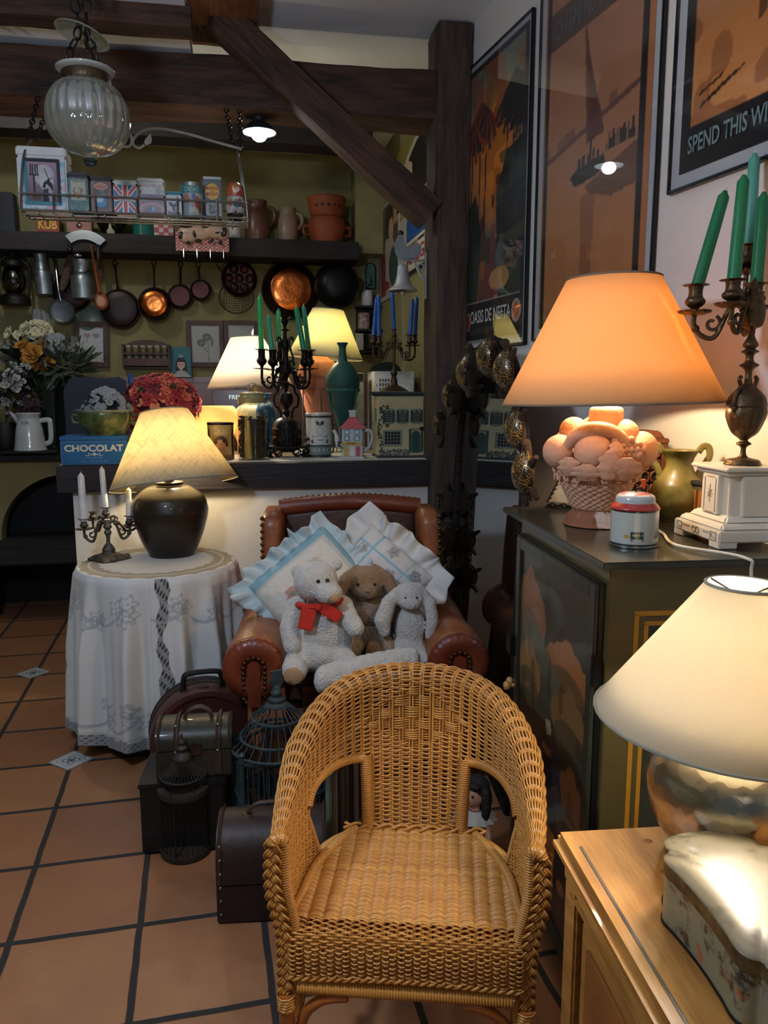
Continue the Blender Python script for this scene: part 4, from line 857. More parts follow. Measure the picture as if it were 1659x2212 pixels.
# ---------------------------------------------------------- green amphora in green stand
p = on_bar(746, 985)+Vector((0, .08, 0)); k = mpp(p); t = thing('green_amphora', 'tall dark green amphora in a green iron stand', 'vase', p)
pr = [(0, 34*k), (7*k, 36*k), (10*k, 54*k), (18*k, 86*k), (30*k, 120*k), (36*k, 150*k), (34*k, 168*k), (22*k, 188*k), (13*k, 196*k), (9*k, 206*k), (7.5*k, 226*k), (12*k, 236*k), (10*k, 236*k), (6*k, 226*k), (0, 222*k)]
MB().lathe(smooth_prof(pr, 5), 48, fr=lambda a, z: 1+.006*math.sin(z*260)).obj('amphora', M('green_amphora'), t)
mb = MB().tube([(35*k*math.cos(a*PI/20), 35*k*math.sin(a*PI/20), 138*k) for a in range(40)], .006, 8, closed=True, flat=1.4)
for a in (200, 320, 90): mb.tube(smooth_pts([(35*k*math.cos(R(a)), 35*k*math.sin(R(a)), 138*k), (26*k*math.cos(R(a)), 26*k*math.sin(R(a)), 60*k), (24*k*math.cos(R(a)), 24*k*math.sin(R(a)), 12*k), (34*k*math.cos(R(a)), 34*k*math.sin(R(a)), 5*k)], 5), .005, 6)
mb.obj('iron_stand', M('green_iron', '#1c5a50', .5, var=.2), t)
# ---------------------------------------------------------- coffee tin
cv = Canvas(160, 90, '#b9beba'); cv.rect(0, 0, 1, .05, '#23282a'); cv.rect(0, .70, 1, .74, '#1d2324'); cv.rect(0, .74, 1, .94, '#5f7472'); cv.rect(0, .94, 1, 1, '#1b2223')
cv.ell(.5, .58, .095, .10, '#6d7d7c'); cv.ell(.5, .58, .088, .088, '#c3c8c3'); cv.ell(.5, .36, .035, .10, '#8ea3a3'); cv.ell(.5, .36, .026, .08, '#bcc8c4')
for s in (-1, 1): cv.poly([(.5, .25), (.5+s*.012, .14), (.5+s*.055, .12), (.5+s*.05, .2)], '#1d2a26'); cv.ell(.5+s*.10, .62, .02, .05, '#39494a'); cv.ell(.5+s*.09, .5, .012, .03, '#6d7d7c')
for x in (.38, .42, .47, .53, .58): cv.rect(x, .78, x+.025, .86, '#8a9c99')
t, r, h = cyl_tin('coffee_tin', 'white and grey tin lettered CAFÉ beside the black candelabra', 692, 988, 55, 95, cv, 'tin_pale_lid' if M('tin_pale_lid', '#b9bcba', .3, .3) else '', 'CAFÉ', M('cafe_ink', '#2b3638', .5), .055, .395, ry=1., tw=.62, bold=.01, lidh=.06)
# ---------------------------------------------------------- house teapot
p = on_bar(765, 990); k = mpp(p); t = thing('house_teapot', 'small house-shaped teapot with pink roof beside the dollhouse', 'teapot', p+Vector((0, .04, 0)), rz=R(-14))
M('teapot_white', '#b6b9bd', .25, var=.05, coat=.5); M('teapot_roof', '#a54852', .35, var=.15, coat=.3); M('teapot_blue', '#3d83a8', .4); M('teapot_yellow', '#b89a3c', .4)
MB().box((0, 0, 34*k), (44*k, 36*k, 62*k), bev=.004).box((0, 0, 2*k), (54*k, 44*k, 4*k), bev=.002).obj('pot_body', M('teapot_white'), t)
MB().add([(-27*k, -22*k, 64*k), (27*k, -22*k, 64*k), (27*k, 22*k, 64*k), (-27*k, 22*k, 64*k), (-7*k, -5*k, 88*k), (7*k, -5*k, 88*k), (7*k, 5*k, 88*k), (-7*k, 5*k, 88*k)], [(3, 2, 1, 0), (0, 1, 5, 4), (1, 2, 6, 5), (2, 3, 7, 6), (3, 0, 4, 7), (4, 5, 6, 7)]).obj('roof_lid', M('teapot_roof'), t)
MB().box((0, 0, 94*k), (14*k, 12*k, 14*k), bev=.003).box((0, 0, 101*k), (18*k, 15*k, 4*k), bev=.002).obj('chimney_knob', M('teapot_white'), t)
MB().tube(smooth_pts([(-22*k, 0, 22*k), (-32*k, 0, 30*k), (-36*k, 0, 48*k), (-42*k, 0, 60*k)], 5), [8*k]*5+[6*k]*5+[4*k]*6, 10).obj('spout', M('teapot_white'), t)
MB().tube(smooth_pts([(22*k, 0, 58*k), (38*k, 0, 58*k), (42*k, 0, 42*k), (34*k, 0, 22*k), (22*k, 0, 14*k)], 5), 3.4*k, 8).obj('handle', M('teapot_white'), t)
for x in (-11, 11):
    for z in (56, 43):
        w_ = MB().box((x*k, -18.4*k, z*k), (12*k, .002, 11*k), bev=0).obj('window', M('teapot_blue'), t); MB().box((x*k, -19*k, z*k), (7*k, .001, 7*k)).obj('pane', M('letter_cream'), w_)
MB().box((0, -19*k, 32*k), (42*k, .004, 7*k)).obj('shop_sign', M('teapot_yellow'), t)
text('BAKERY', 20*k, 4*k, M('black'), t, T=Tm((0, -20.6*k, 32*k)))
for x, c in ((-13, 'teapot_yellow'), (0, 'letter_cream'), (13, 'teapot_roof')): MB().box((x*k, -18.4*k, 14*k), (9*k, .002, 18*k)).ball((x*k, -18.4*k, 23*k), (4.5*k, .001, 4*k)).obj('arched_door', M(c), t)
leaf_cluster(40, 9*k, '#2f4a33', 'ivy', t, (-22*k, -10*k, 24*k), 4, .014, .5, .2)
# ---------------------------------------------------------- dollhouse
p = on_bar(866, 988); k = mpp(p); W2, D2, H2 = 97*k, .16, 132*k
t = thing('dollhouse', 'cream painted dollhouse with green shutters against the post', 'dollhouse', p+Vector((0, D2/2, 0)))
M('house_cream', '#b3aa82', .55, var=.08, sc=6); M('house_green', '#24443c', .5, var=.2); M('house_roof', '#2e3739', .6, var=.3, bump=.3); M('house_grey', '#6f7f73', .6); M('window_dark', '#171b1c', .3); M('sash_white', '#b9bbb2', .5)
MB().box((0, 0, H2/2+.004), (W2, D2, H2), bev=.002).obj('walls', M('house_cream'), t)
MB().box((0, 0, H2+.012), (W2+.03, D2+.04, .014), bev=.003).box((0, 0, H2+.003), (W2+.012, D2+.015, .010), bev=.002).obj('roof', M('house_roof'), t)
MB().box((0, 0, .005), (W2+.014, D2+.02, .010), bev=.002).obj('base_board', M('house_roof'), t)
for x in (-27, 3, 34):
    f = MB().prism([(-7*k, 0), (7*k, 0), (7*k, 18*k)]+[(7*k*math.cos(i*PI/8), 18*k+6*k*math.sin(i*PI/8)) for i in range(1, 8)]+[(-7*k, 18*k)], 0, .003, T=Tm((x*k, -D2/2, 76*k), (R(90), 0, 0))).obj('window', M('window_dark'), t)
    mb = MB()
    for i in range(4): mb.box(((x-5.4+3.6*i)*k, -D2/2-.0035, 87*k), (.0009, .001, 22*k))
    for i in range(4): mb.box((x*k, -D2/2-.0035, (80+5*i)*k), (12*k, .001, .0009))
    mb.obj('sash_bars', M('sash_white'), f)
    MB().box((x*k, -D2/2-.002, 73.5*k), (17*k, .006, 3*k)).obj('sill', M('house_grey'), t); MB().box((x*k, -D2/2-.002, 102.5*k), (20*k, .006, 3*k)).obj('lintel', M('house_grey'), t)
    for s in (-1, 1): MB().box(((x+s*10.5)*k, -D2/2-.002, 88*k), (5.6*k, .005, 26*k), bev=.001).obj('shutter', M('house_green'), t)
f = MB().box((-19*k, -D2/2-.001, 42*k), (34*k, .003, 28*k)).obj('window', M('window_dark'), t); mb = MB()
for i in range(6): mb.box(((-36+6.8*i)*k, -D2/2-.003, 42*k), (.0011, .001, 28*k))
for i in range(5): mb.box((-19*k, -D2/2-.003, (28+7*i)*k), (34*k, .001, .0011))
mb.obj('sash_bars', M('sash_white'), f)
mb = MB()
for (x, z, a, b) in ((-19, 26.5, 40, 2.5), (-19, 57.5, 40, 2.5), (-38, 42, 2.5, 31), (0, 42, 2.5, 31)): mb.box((x*k, -D2/2-.002, z*k), (a*k, .005, b*k))
mb.obj('window_frame', M('house_grey'), t)
MB().prism([(-9*k, 0), (9*k, 0), (9*k, 38*k)]+[(9*k*math.cos(i*PI/8), 38*k+9*k*math.sin(i*PI/8)) for i in range(1, 8)]+[(-9*k, 38*k)], 0, .004, T=Tm((33*k, -D2/2, 10*k), (R(90), 0, 0))).obj('door', M('house_green'), t)
for s in (-1, 1): MB().box(((33+s*13)*k, -D2/2-.002, 36*k), (5*k, .005, 50*k)).obj('shutter', M('house_green'), t)
MB().box((33*k, -D2/2-.003, 61*k), (24*k, .007, 3*k)).obj('lintel', M('house_grey'), t)
MB().box((-W2/2-.001, 0, 90*k), (.003, .045, 30*k)).obj('shutter', M('house_grey'), t)
rs = random.Random(2); mb = MB()
for i in range(90):
    tt = rs.random(); x = -46+3*math.sin(tt*9)+rs.uniform(-3, 3); z = 12+95*tt
    if i > 66: x = rs.uniform(-46, -26); z = rs.choice([70, 107])+rs.uniform(-4, 4)
    mb.ball((x*k, -D2/2-.002, z*k), (1.8*k, .002, 1.6*k), (0, rs.uniform(0, 3), 0), 6, 4)
mb.obj('climbing_vine', M('vine_green', '#33402f', .8, var=.3), t)
mb = MB()
for i in range(120): mb.ball((rs.uniform(-46, 18)*k, -D2/2-.003, rs.uniform(5, 17)*k), (1.9*k, .003, 1.5*k), (0, rs.uniform(0, 3), 0), 6, 4)
mb.obj('flower_bed', M('flower_bed', '#3a3135', .8, var=.5, sc=80, col2='#7f8a87'), t)
MB().ball((45*k, -D2/2-.004, 62*k), (5*k, .012, 4*k)).obj('porch_lamp', M('black'), t)
ROOF = p.z+H2+.0195
# ---------------------------------------------------------- white vented box behind the dollhouse
p = on_bar(866, 972)+Vector((0, .34, 0)); k = mpp(p); z1 = Py(862, 802, p.y-.12).z; t = thing('vented_cabinet', 'white metal box with slot vents behind the dollhouse', 'appliance', p)
MB().box((3*k, 0, (z1-p.z)/2), (86*k, .22, z1-p.z), bev=.004).obj('housing', M('white_metal', '#c2c6ca', .4, .2), t)
for i in range(6):
    for j in range(3): MB().box(((-27+6*i)*k, -.111, z1-p.z-(18+9*j)*k), (2.2*k, .003, 5.5*k)).obj('vent_slot', M('black'), t)
MB().ball((-35*k, -.112, z1-p.z-28*k), (2*k, .002, 2*k), seg=8, rings=6).obj('screw', M('steel'), t)
for i, (x, w) in enumerate(((-6, 62), (58, 40))):
    o = MB().prism([(-w/2*k, 0)]+[(w/2*k*-math.cos(j*PI/14), 20*k*math.sin(j*PI/14)) for j in range(1, 14)]+[(w/2*k, 0)], -.05, .05, T=Tm((0, 0, 0), (R(90), 0, 0))).obj('dark_arch', M('black'), loc=(p.x+min(x, 28)*k, p.y+.03-.0+.0*i, z1+.001)) if i == 0 else None
    if o: tag(o, 'black round-topped clock-like case on the white vented box', 'case')
p = on_bar(794, 972)+Vector((0, .33, 0)); k = mpp(p); zz = Py(794, 806, p.y).z-p.z; t = thing('pale_case', 'narrow pale grey case left of the white vented box', 'appliance', p); MB().box((0, 0, zz/2), (20*k, .12, zz), bev=.004).obj('case', M('pale_case', '#8b9299', .5, var=.3, sc=20), t); MB().box((0, -.061, zz*.94), (14*k, .003, zz*.10)).obj('dark_panel', M('black'), t)
# ---------------------------------------------------------- candelabra helpers
def cup_prof(r, h): return smooth_prof([(0, 0), (r*.3, 0), (r*.35, h*.15), (r*.9, h*.3), (r*1.0, h*.45), (r*.7, h*.6), (r*.75, h*.95), (r*1.25, h*.97), (r*1.25, h), (r*.6, h), (r*.6, h*.8), (0, h*.8)], 3)
def drip(r): return [(0, 0), (r*.5, .001), (r*.95, .004), (r, .006), (r*.95, .005), (r*.3, .003), (0, .003)]
def arm(t, a, b, mat, r=.005, dip=.04, nm='arm', curl=True, seed=0):
    """S-shaped arm from stem point a to the underside of a cup at b"""
    a, b = Vector(a), Vector(b); h = Vector((b.x-a.x, b.y-a.y, 0)); z0 = min(a.z, b.z)-dip
    pts = smooth_pts([a, a+h*.22+Vector((0, 0, dip*.35)), Vector((a.x+h.x*.42, a.y+h.y*.42, a.z-dip*.15)), Vector((a.x+h.x*.62, a.y+h.y*.62, z0+dip*.1)), Vector((a.x+h.x*.86, a.y+h.y*.86, z0+dip*.15)), Vector((b.x, b.y, z0+dip*.6)), b], 6)
    mb = MB().tube(pts, r, 7)
    if curl:
        hn = h.normalized(); c = Vector((a.x, a.y, 0))+h*.68+Vector((0, 0, z0+dip*.62)); n = 14; rr = dip*.34
        mb.tube([c+(hn*math.cos(q*.5+2)+Vector((0, 0, 1))*math.sin(q*.5+2))*rr*(1-q/n*.75) for q in range(n)], r*.7, 6)
        c = Vector((a.x, a.y, 0))+h*.30+Vector((0, 0, a.z+dip*.55)); mb.tube([c+(hn*math.cos(-q*.5-1)+Vector((0, 0, 1))*math.sin(-q*.5-1))*rr*.9*(1-q/n*.75) for q in range(n)], r*.6, 6)
        for q in (.3, .8): mb.ball(pts[int(q*(len(pts)-1))], r*1.6, seg=8, rings=6)
    return mb.obj(nm, mat, t)
# ---------------------------------------------------------- black openwork candelabra with green candles
p = on_bar(622, 988)+Vector((0, .055, 0)); k = mpp(p); d0 = depth(p); t = thing('black_candelabra', 'ornate black iron candelabra with green candles on the bar', 'candelabra', p); m = M('black_iron')
def rel(u, v, dd=0): return P(u, v, d0+dd)-p
cz = lambda v: rel(622, v).z
mb = MB(); MB().lathe(smooth_prof([(14*k, 10*k), (20*k, 16*k), (29*k, 24*k), (29*k, 60*k), (24*k, 76*k), (10*k, 86*k), (5*k, 92*k)], 4), 32, fr=lambda a, z: 1+.04*math.cos(a*8)).obj('domed_body', m, t)
for a in range(8):
    for (dz, rr) in ((34, 8), (52, 8)): MB().tube([(30*k*math.cos(a*PI/4)-rr*k*math.sin(q*PI/6)*math.sin(a*PI/4), 30*k*math.sin(a*PI/4)+rr*k*math.sin(q*PI/6)*math.cos(a*PI/4), (dz+rr*math.cos(q*PI/6))*k) for q in range(12)], .0028, 5, closed=True).obj('pierced_scroll', m, t)
mb = MB().box((0, 0, 21*k), (84*k, 60*k, 5*k), bev=.003)
for sx in (-1, 1):
    for sy in (-1, 1):
        x, y = sx*36*k, sy*24*k
        mb.tube(smooth_pts([(x, y, 20*k), (x+sx*8*k, y+sy*5*k, 14*k), (x, y, 8*k), (x+sx*8*k, y+sy*5*k, 4*k), (x-sx*4*k, y, 1.8*k)], 5), 2.6*k, 7)
        mb.tube([(x-sx*16*k+8*k*math.cos(q*.55), y, 10*k+7*k*math.sin(q*.55)) for q in range(12)], 2*k, 6)
        mb.tube(smooth_pts([(sx*40*k, y, 22*k), (sx*48*k, y, 30*k), (sx*44*k, y, 40*k), (sx*38*k, y, 34*k)], 5), 2*k, 6)
mb.obj('foot', m, t)
MB().lathe(smooth_prof([(5*k, 88*k), (8*k, 96*k), (5*k, 102*k), (14*k, 114*k), (15*k, 126*k), (12*k, 134*k), (4*k, 140*k), (6*k, 150*k), (9*k, 156*k), (4*k, 162*k), (7*k, 172*k), (11*k, 180*k), (8*k, 196*k), (6*k, 220*k), (8*k, 234*k), (5*k, 250*k), (4*k, 262*k), (12*k, 266*k), (3*k, 270*k), (4*k, 274*k), (8*k, 284*k), (7*k, 290*k), (13*k, 293*k), (4*k, 293*k), (0, 286*k)], 4), 24).obj('stem', m, t)
for s in (-1, 1):
    MB().tube(smooth_pts([(s*5*k, 0, 154*k), (s*16*k, 0, 150*k), (s*20*k, 0, 136*k), (s*26*k, 0, 128*k), (s*24*k, 0, 108*k), (s*17*k, 0, 104*k), (s*12*k, 0, 92*k), (s*14*k, 0, 82*k)], 6), 2.6*k, 7).obj('handle', m, t)
    MB().tube(smooth_pts([(s*4*k, 0, 200*k), (s*16*k, 0, 206*k), (s*12*k, 0, 224*k), (s*8*k, 0, 244*k), (s*14*k, 0, 252*k), (s*17*k, 0, 244*k)], 6), 2.4*k, 7).obj('scroll', m, t)
gc = [((560, 634), (565, 758), -.02, 'tallest bright green candle at the left of black candelabra', '#1f9a55', 5.6), ((579, 679), (589, 760), -.07, 'short teal green candle, second from left on black candelabra', '#2f8a6c', 6.4), ((601, 666), (605, 742), .07, 'green candle at the back of the black candelabra', '#2c8f5f', 5.8), ((639, 660), (658, 760), -.06, 'green candle leaning left on the right arm of black candelabra', '#1f7a55', 6.4), ((655, 656), (668, 759), .04, 'green candle on the rearmost right arm of the black candelabra', '#2f8060', 5.6)]
for (tp, bt, dd, lab, col, rpx) in gc:
    b = rel(bt[0], bt[1]+4, dd); hh = 42*k; cbase = b-Vector((0, 0, hh*.82))
    MB().lathe(cup_prof(11*k, hh), 18, Matrix.Translation(cbase)).obj('candle_cup', m, t); MB().lathe(drip(20*k), 24, Matrix.Translation(cbase-Vector((0, 0, .002))), fr=lambda a, z: 1+.05*math.cos(a*7)).obj('drip_pan', m, t)
    arm(t, (0, 0, 178*k), cbase, m, 3*k, 34*k)
    candle(lab, P(tp[0], tp[1], d0+dd), p+b-Vector((0, 0, .004)), rpx*k, col, 'candles of the black candelabra')
# ---------------------------------------------------------- brass candelabra with blue candles on the dollhouse
q0 = Py(851, 843, on_bar(866, 988).y+D2/2)
p = Vector((q0.x, on_bar(866, 988).y+D2/2, ROOF+.001)); k = mpp(p); d0 = depth(p); t = thing('brass_candelabra', 'slim brass candelabra with blue candles standing on the dollhouse', 'candelabra', p); m = M('brass_dark')
MB().lathe(smooth_prof([(0, 0), (30*k, 0), (30*k, 2*k), (20*k, 8*k), (9*k, 14*k), (7*k, 24*k), (5*k, 32*k), (7.5*k, 40*k), (4*k, 48*k), (3.2*k, 70*k), (3.2*k, 96*k), (5*k, 104*k), (4*k, 112*k), (5*k, 118*k)], 4), 24).obj('stem', m, t)
for (tp, bt, dd, lab) in (((814, 638), (807, 724), .03, 'leftmost blue candle, leaning right, on the dollhouse candelabra'), ((818, 635), (819, 726), -.05, 'second blue candle from left on the dollhouse candelabra'), ((847, 624), (851, 712), 0, 'middle and highest blue candle on the dollhouse candelabra'), ((892, 643), (885, 724), -.05, 'second blue candle from right on the dollhouse candelabra'), ((901, 638), (896, 724), .03, 'rightmost blue candle on the dollhouse candelabra')):
    b = P(bt[0], bt[1]+4, d0+dd)-p; hh = 24*k; cb = b-Vector((0, 0, hh*.82))
    MB().lathe(cup_prof(6.5*k, hh), 16, Matrix.Translation(cb)).obj('candle_cup', m, t); MB().lathe(drip(12*k), 20, Matrix.Translation(cb)).obj('drip_pan', m, t)
    if abs(b.x) > .02: arm(t, (0, 0, 88*k), cb, m, 2.2*k, 22*k)
    candle(lab, P(tp[0], tp[1], d0+dd), p+b-Vector((0, 0, .003)), 4.6*k, '#0f4f9e', 'blue candles on the dollhouse')
# ---------------------------------------------------------- left end: mantel with pitcher, green vase and dried bouquets
ZM = 1.066
p = Pz(66, 966, ZM); p = Py(66, 964, 5.30); p.z = ZM; k = mpp(p); t = thing('white_pitcher', 'white enamel pitcher with a blue monogram on the mantel', 'pitcher', p)
MB().lathe(smooth_prof([(0, 0), (33*k, 0), (34*k, 3*k), (32*k, 12*k), (27*k, 50*k), (22*k, 70*k), (25*k, 82*k), (23*k, 82*k), (18*k, 66*k), (0, 60*k)], 4), 40).obj('pitcher_body', M('white_enamel', '#aeb6ba', .2, var=.06, coat=.5), t)
MB().tube(smooth_pts([(-18*k, 0, 60*k), (-26*k, 0, 72*k), (-36*k, 0, 84*k)], 5), [6*k]*5+[5*k]*3+[3*k]*3, 8).obj('spout', M('white_enamel'), t)
MB().tube(smooth_pts([(22*k, 0, 66*k), (40*k, 0, 68*k), (43*k, 0, 60*k), (42*k, 0, 24*k), (30*k, 0, 16*k)], 6), 3.6*k, 8, flat=1.5).obj('handle', M('white_enamel'), t)
MB().lathe([(24.7*k, 51*k), (25.0*k, 52*k)], 40).obj('blue_line', M('enamel_blue', '#2c4a63', .3), t)
text('NB', 14*k, 9*k, M('enamel_blue'), t, T=Tm((-2*k, -24.2*k, 62*k), (R(-8), 0, 0)))
tag(MB().box((0, 0, .006), (.34, .16, .012), bev=.003).obj('dark_tray', M('black'), loc=Py(66, 972, 5.22)*1), 'thin dark tray edge on the mantel in front of the pitcher', 'tray').location.z = ZM
p = Py(118, 966, 5.42); p.z = ZM; k = mpp(p); tv = p
tag(MB().lathe(smooth_prof([(0, 0), (22*k, 0), (24*k, 4*k), (25*k, 60*k), (28*k, 110*k), (30*k, 130*k), (27*k, 130*k), (22*k, 60*k), (0, 10*k)], 4), 36, fr=lambda a, z: 1+.02*math.cos(a*14)).obj('green_vase', M('dark_green_glass'), loc=p), 'tall dark green ribbed vase behind the white pitcher', 'vase')
t = thing('dried_bouquet', 'large dried bouquet of cream, grey and gold flowers in the green vase', 'flowers', tv+Vector((0, 0, 60*k))); rs = random.Random(21)
def R_(u, v, dd=0): return P(u, v, depth(tv)+dd)-(tv+Vector((0, 0, 60*k)))
def cluster(parent, fn, key, u, v, ru, rv, n, s0, s1, dd=-.05, seed=0):
    rs = random.Random(seed); cen = fn(u, v, dd); out = []
    for i in range(n):
        a = rs.uniform(0, 6.28); q = rs.random()**.5; o = Vector((ru*k*q*math.cos(a), -ru*k*.8*math.sqrt(1-q*q)*rs.uniform(.5, 1), rv*k*q*math.sin(a)))
        add_flower(parent, key, cen+o, o+Vector((0, -.01, .01)), rs.uniform(s0, s1)); 
    return cen
ct = [cluster(t, R_, 'hyd_cream', 78, 722, 32, 26, 26, .03, .05, -.04, 1), cluster(t, R_, 'hyd_cream', 40, 728, 24, 18, 12, .03, .045, -.03, 2), cluster(t, R_, 'hyd_grey', 128, 745, 38, 22, 40, .022, .036, -.05, 3), cluster(t, R_, 'rose_gold', 62, 766, 26, 20, 7, .045, .06, -.10, 4), cluster(t, R_, 'rose_gold', 92, 775, 16, 14, 4, .045, .06, -.12, 5), cluster(t, R_, 'rose_gold', 80, 745, 14, 8, 2, .045, .05, -.09, 6), cluster(t, R_, 'white_bud', 60, 795, 24, 12, 7, .024, .034, -.10, 7), cluster(t, R_, 'hyd_grey', 105, 790, 24, 14, 12, .02, .03, -.05, 8), cluster(t, R_, 'hyd_grey', 20, 760, 22, 20, 14, .02, .034, 0, 18)]
stems(t, (0, 0, 0), ct, .006, M('stem_green'))
fol = R_(140, 800, -.02); leaf_cluster(170, .15, '#3f4a3a', 'spiky_foliage', t, fol, 9, .11, .10, .3); leaf_cluster(120, .13, '#2c3529', 'foliage', t, R_(100, 815, 0), 10, .09, .14, .3); leaf_cluster(90, .11, '#232b22', 'foliage', t, R_(60, 780, -.02), 12, .08, .25, .3)
leaf_cluster(60, .08, '#5a654f', 'spiky_foliage', t, R_(165, 800, -.05), 19, .10, .08, .5)
p = Py(14, 960, 5.38); p.z = ZM; tag(MB().lathe(smooth_prof([(0, 0), (.06, 0), (.08, .08), (.07, .17), (.06, .17), (.06, .08), (0, .05)], 4), 28).obj('dark_pot', M('black'), loc=p), 'dark pot at the far left holding white roses', 'pot')
t2 = thing('white_bouquet', 'bunch of pale round buds over purple flowers at far left', 'flowers', p+Vector((0, 0, .08)))
fn2 = lambda u, v, dd=0: P(u, v, depth(p)+dd)-(p+Vector((0, 0, .08)))
c1 = cluster(t2, fn2, 'white_bud', 18, 838, 40, 48, 34, .028, .046, -.02, 31); c2 = cluster(t2, fn2, 'purple', 66, 876, 30, 24, 26, .02, .034, -.02, 32); stems(t2, (0, 0, 0), [c1, c2], .008, M('stem_green')); leaf_cluster(70, .12, '#20261f', 'foliage', t2, c1, 33, .07, .3, 0.)
# dark curved chair back behind
p = Py(212, 960, 5.25); p.z = .945; a = Py(212, 822, 5.25); k = mpp(a); tag(MB().prism([(-64*k, 0), (64*k, 0), (64*k, 120*k+(a.z-.945-120*k)), (50*k, a.z-.945+8*k), (20*k, a.z-.945+4*k), (-20*k, a.z-.945+8*k), (-50*k, a.z-.945+4*k), (-64*k, a.z-.945-20*k)], -.015, .015, T=XF).obj('dark_board', M('navy_box'), loc=p), 'dark navy board with curved top behind the tureen', 'board')
# ================================================================== hanging things: tin rack, glass globe, pendant lamp
YR = 3.36
M('rack_iron', '#77746e', .4, .7, var=.2); M('chain_iron', '#2b2725', .5, .7)
a = Py(45, 457, YR); b = Py(535, 468, YR); ZR = (a.z+b.z)/2; w = b.x-a.x; cx = a.x+w/2; kr = mpp(Py(290, 460, YR)); dp = .17
t = thing('hanging_rack', 'long wire rack of printed tins hung from the beams by chains', 'rack', (cx, YR, ZR)); rack = t
up = (Py(290, 428, YR).z-Py(290, 463, YR).z)
zt = Py(290, 300, YR).z-ZR
mb = MB()
for y in (0, dp): mb.tube([(-w/2, y, 0), (w/2, y, 0)], .0045, 7)
for s in (-1, 1): mb.tube([(s*w/2, 0, 0), (s*w/2, dp, 0)], .0045, 7)
for y in (0, dp): mb.tube([(-w/2, y, up), (w/2, y, up)], .004, 7)
for s in (-1, 1): mb.tube([(s*w/2, 0, up), (s*w/2, dp, up)], .004, 7)
mb.obj('rails', M('rack_iron'), t)
mb = MB()
for y in (.04, .085, .13): mb.tube([(-w/2, y, -.006), (w/2, y, -.006)], .003, 6)
for i in range(7): mb.tube([(-w/2+w*(i+.5)/7, 0, -.010), (-w/2+w*(i+.5)/7, dp, -.010)], .003, 6)
mb.obj('floor_wires', M('rack_iron'), t)
for i in range(5): MB().tube([(-w*.36+w*.18*i, -.004, up), (-w*.36+w*.18*i, -.004, -.012)], .0035, 6).obj('upright', M('rack_iron'), t)
for s in (-1, 1):
    for y in (0, dp): MB().tube(smooth_pts([(s*w/2, y, 0), (s*(w/2-.004), y, up), (s*(w/2-.02), y*.8+.01, zt*.7), (s*(w/2-.035), dp/2, zt)], 5), .0045, 6).obj('hanger', M('rack_iron'), t)
zb = 2.64-ZR
def chain(parent, a, b, link=.034, r=.0028, nm='chain', mat='chain_iron'):
    a, b = Vector(a), Vector(b); d = b-a; n = max(2, int(d.length/(link*.78))); q = d.to_track_quat('Z', 'Y').to_matrix().to_4x4()
    mb = MB()
    for i in range(n):
        c = a.lerp(b, (i+.5)/n); X = Matrix.Translation(c) @ q @ Matrix.Rotation((i % 2)*PI/2, 4, 'Z')
        mb.tube([X @ Vector((math.cos(j*PI/6)*link*.28, 0, math.sin(j*PI/6)*link*.5)) for j in range(12)], r, 5, closed=True)
    return mb.obj(nm, M(mat), parent)
for s in (-1, 1):
    for o in (-.012, .016): chain(t, (s*(w/2-.035)+o, dp/2, zt), (s*(w/2-.05)+o*2, .30, zb))
# leafy iron scroll along the top of the rack
sc_ = lambda u, v: Py(u, v, YR+.05)-Vector((cx, YR, ZR))
pts = smooth_pts([sc_(522, 322), sc_(460, 305), sc_(400, 288), sc_(345, 278), sc_(310, 282), sc_(290, 298), sc_(288, 312), sc_(300, 320), sc_(312, 313)], 7)
mb = MB().tube(pts, .0055, 7).tube(smooth_pts([sc_(284, 308), sc_(284, 296), sc_(276, 288), sc_(266, 290), sc_(262, 304), sc_(268, 316), sc_(280, 316), sc_(285, 306)], 6), .0055, 7)
mb.obj('scroll', M('white_scroll', '#a2a09c', .4, .4), t)
MB().prism([(-5*kr, -9*kr), (6*kr, -4*kr), (8*kr, 4*kr), (6*kr, 15*kr), (-4*kr, 6*kr), (-9*kr, -3*kr)], -.002, .002, T=Matrix.Translation(sc_(320, 305)) @ XF).obj('leaf', M('white_scroll'), t)
# ---- tins
def rk(u): return Py(u, 465, YR)
ZT = ZR+.0055
def tin_box(label, u0, u1, v0, cv, lid='tin_silver', y=.012, d=.10, lidf=.13, name='tin', tiltx=0., rz=0., rnd=.006, body=None, vb=465.5):
    a, b = Py(u0, vb, YR+y), Py(u1, vb, YR+y); w, h = b.x-a.x, Py((u0+u1)/2, v0, YR+y).z-Py((u0+u1)/2, vb, YR+y).z
    t = thing(name, label, 'tin', ((a.x+b.x)/2, YR+y+d/2, ZT), group='tins on the hanging rack', rot=(tiltx, 0, rz))
    MB().box((0, 0, h*(1-lidf)/2), (w, d, h*(1-lidf)), bev=rnd).obj('tin_body', M(body or lid), t)
    MB().box((0, 0, h*(1-lidf/2)), (w+.003, d+.003, h*lidf), bev=rnd).obj('lid', M(lid), t)
    if cv is not None: print_panel(cv, w*.94, h*(1-lidf)*.96, 'printed_front', t, Tm((0, -d/2-.0008, h*.012)), Mpaint('printed_tin', .35, coat=.2))
    return t, w, h, d
M('tin_white', '#cfcfca', .35, var=.05, coat=.3); M('tin_teal', '#1f7f8c', .35, coat=.3); M('tin_dark', '#2b2a26', .35, .3); M('ink', '#1b1b1c', .5); M('ink_red', '#a5342a', .5)
M('tin_steelgrey', '#6f7678', .35, .6)
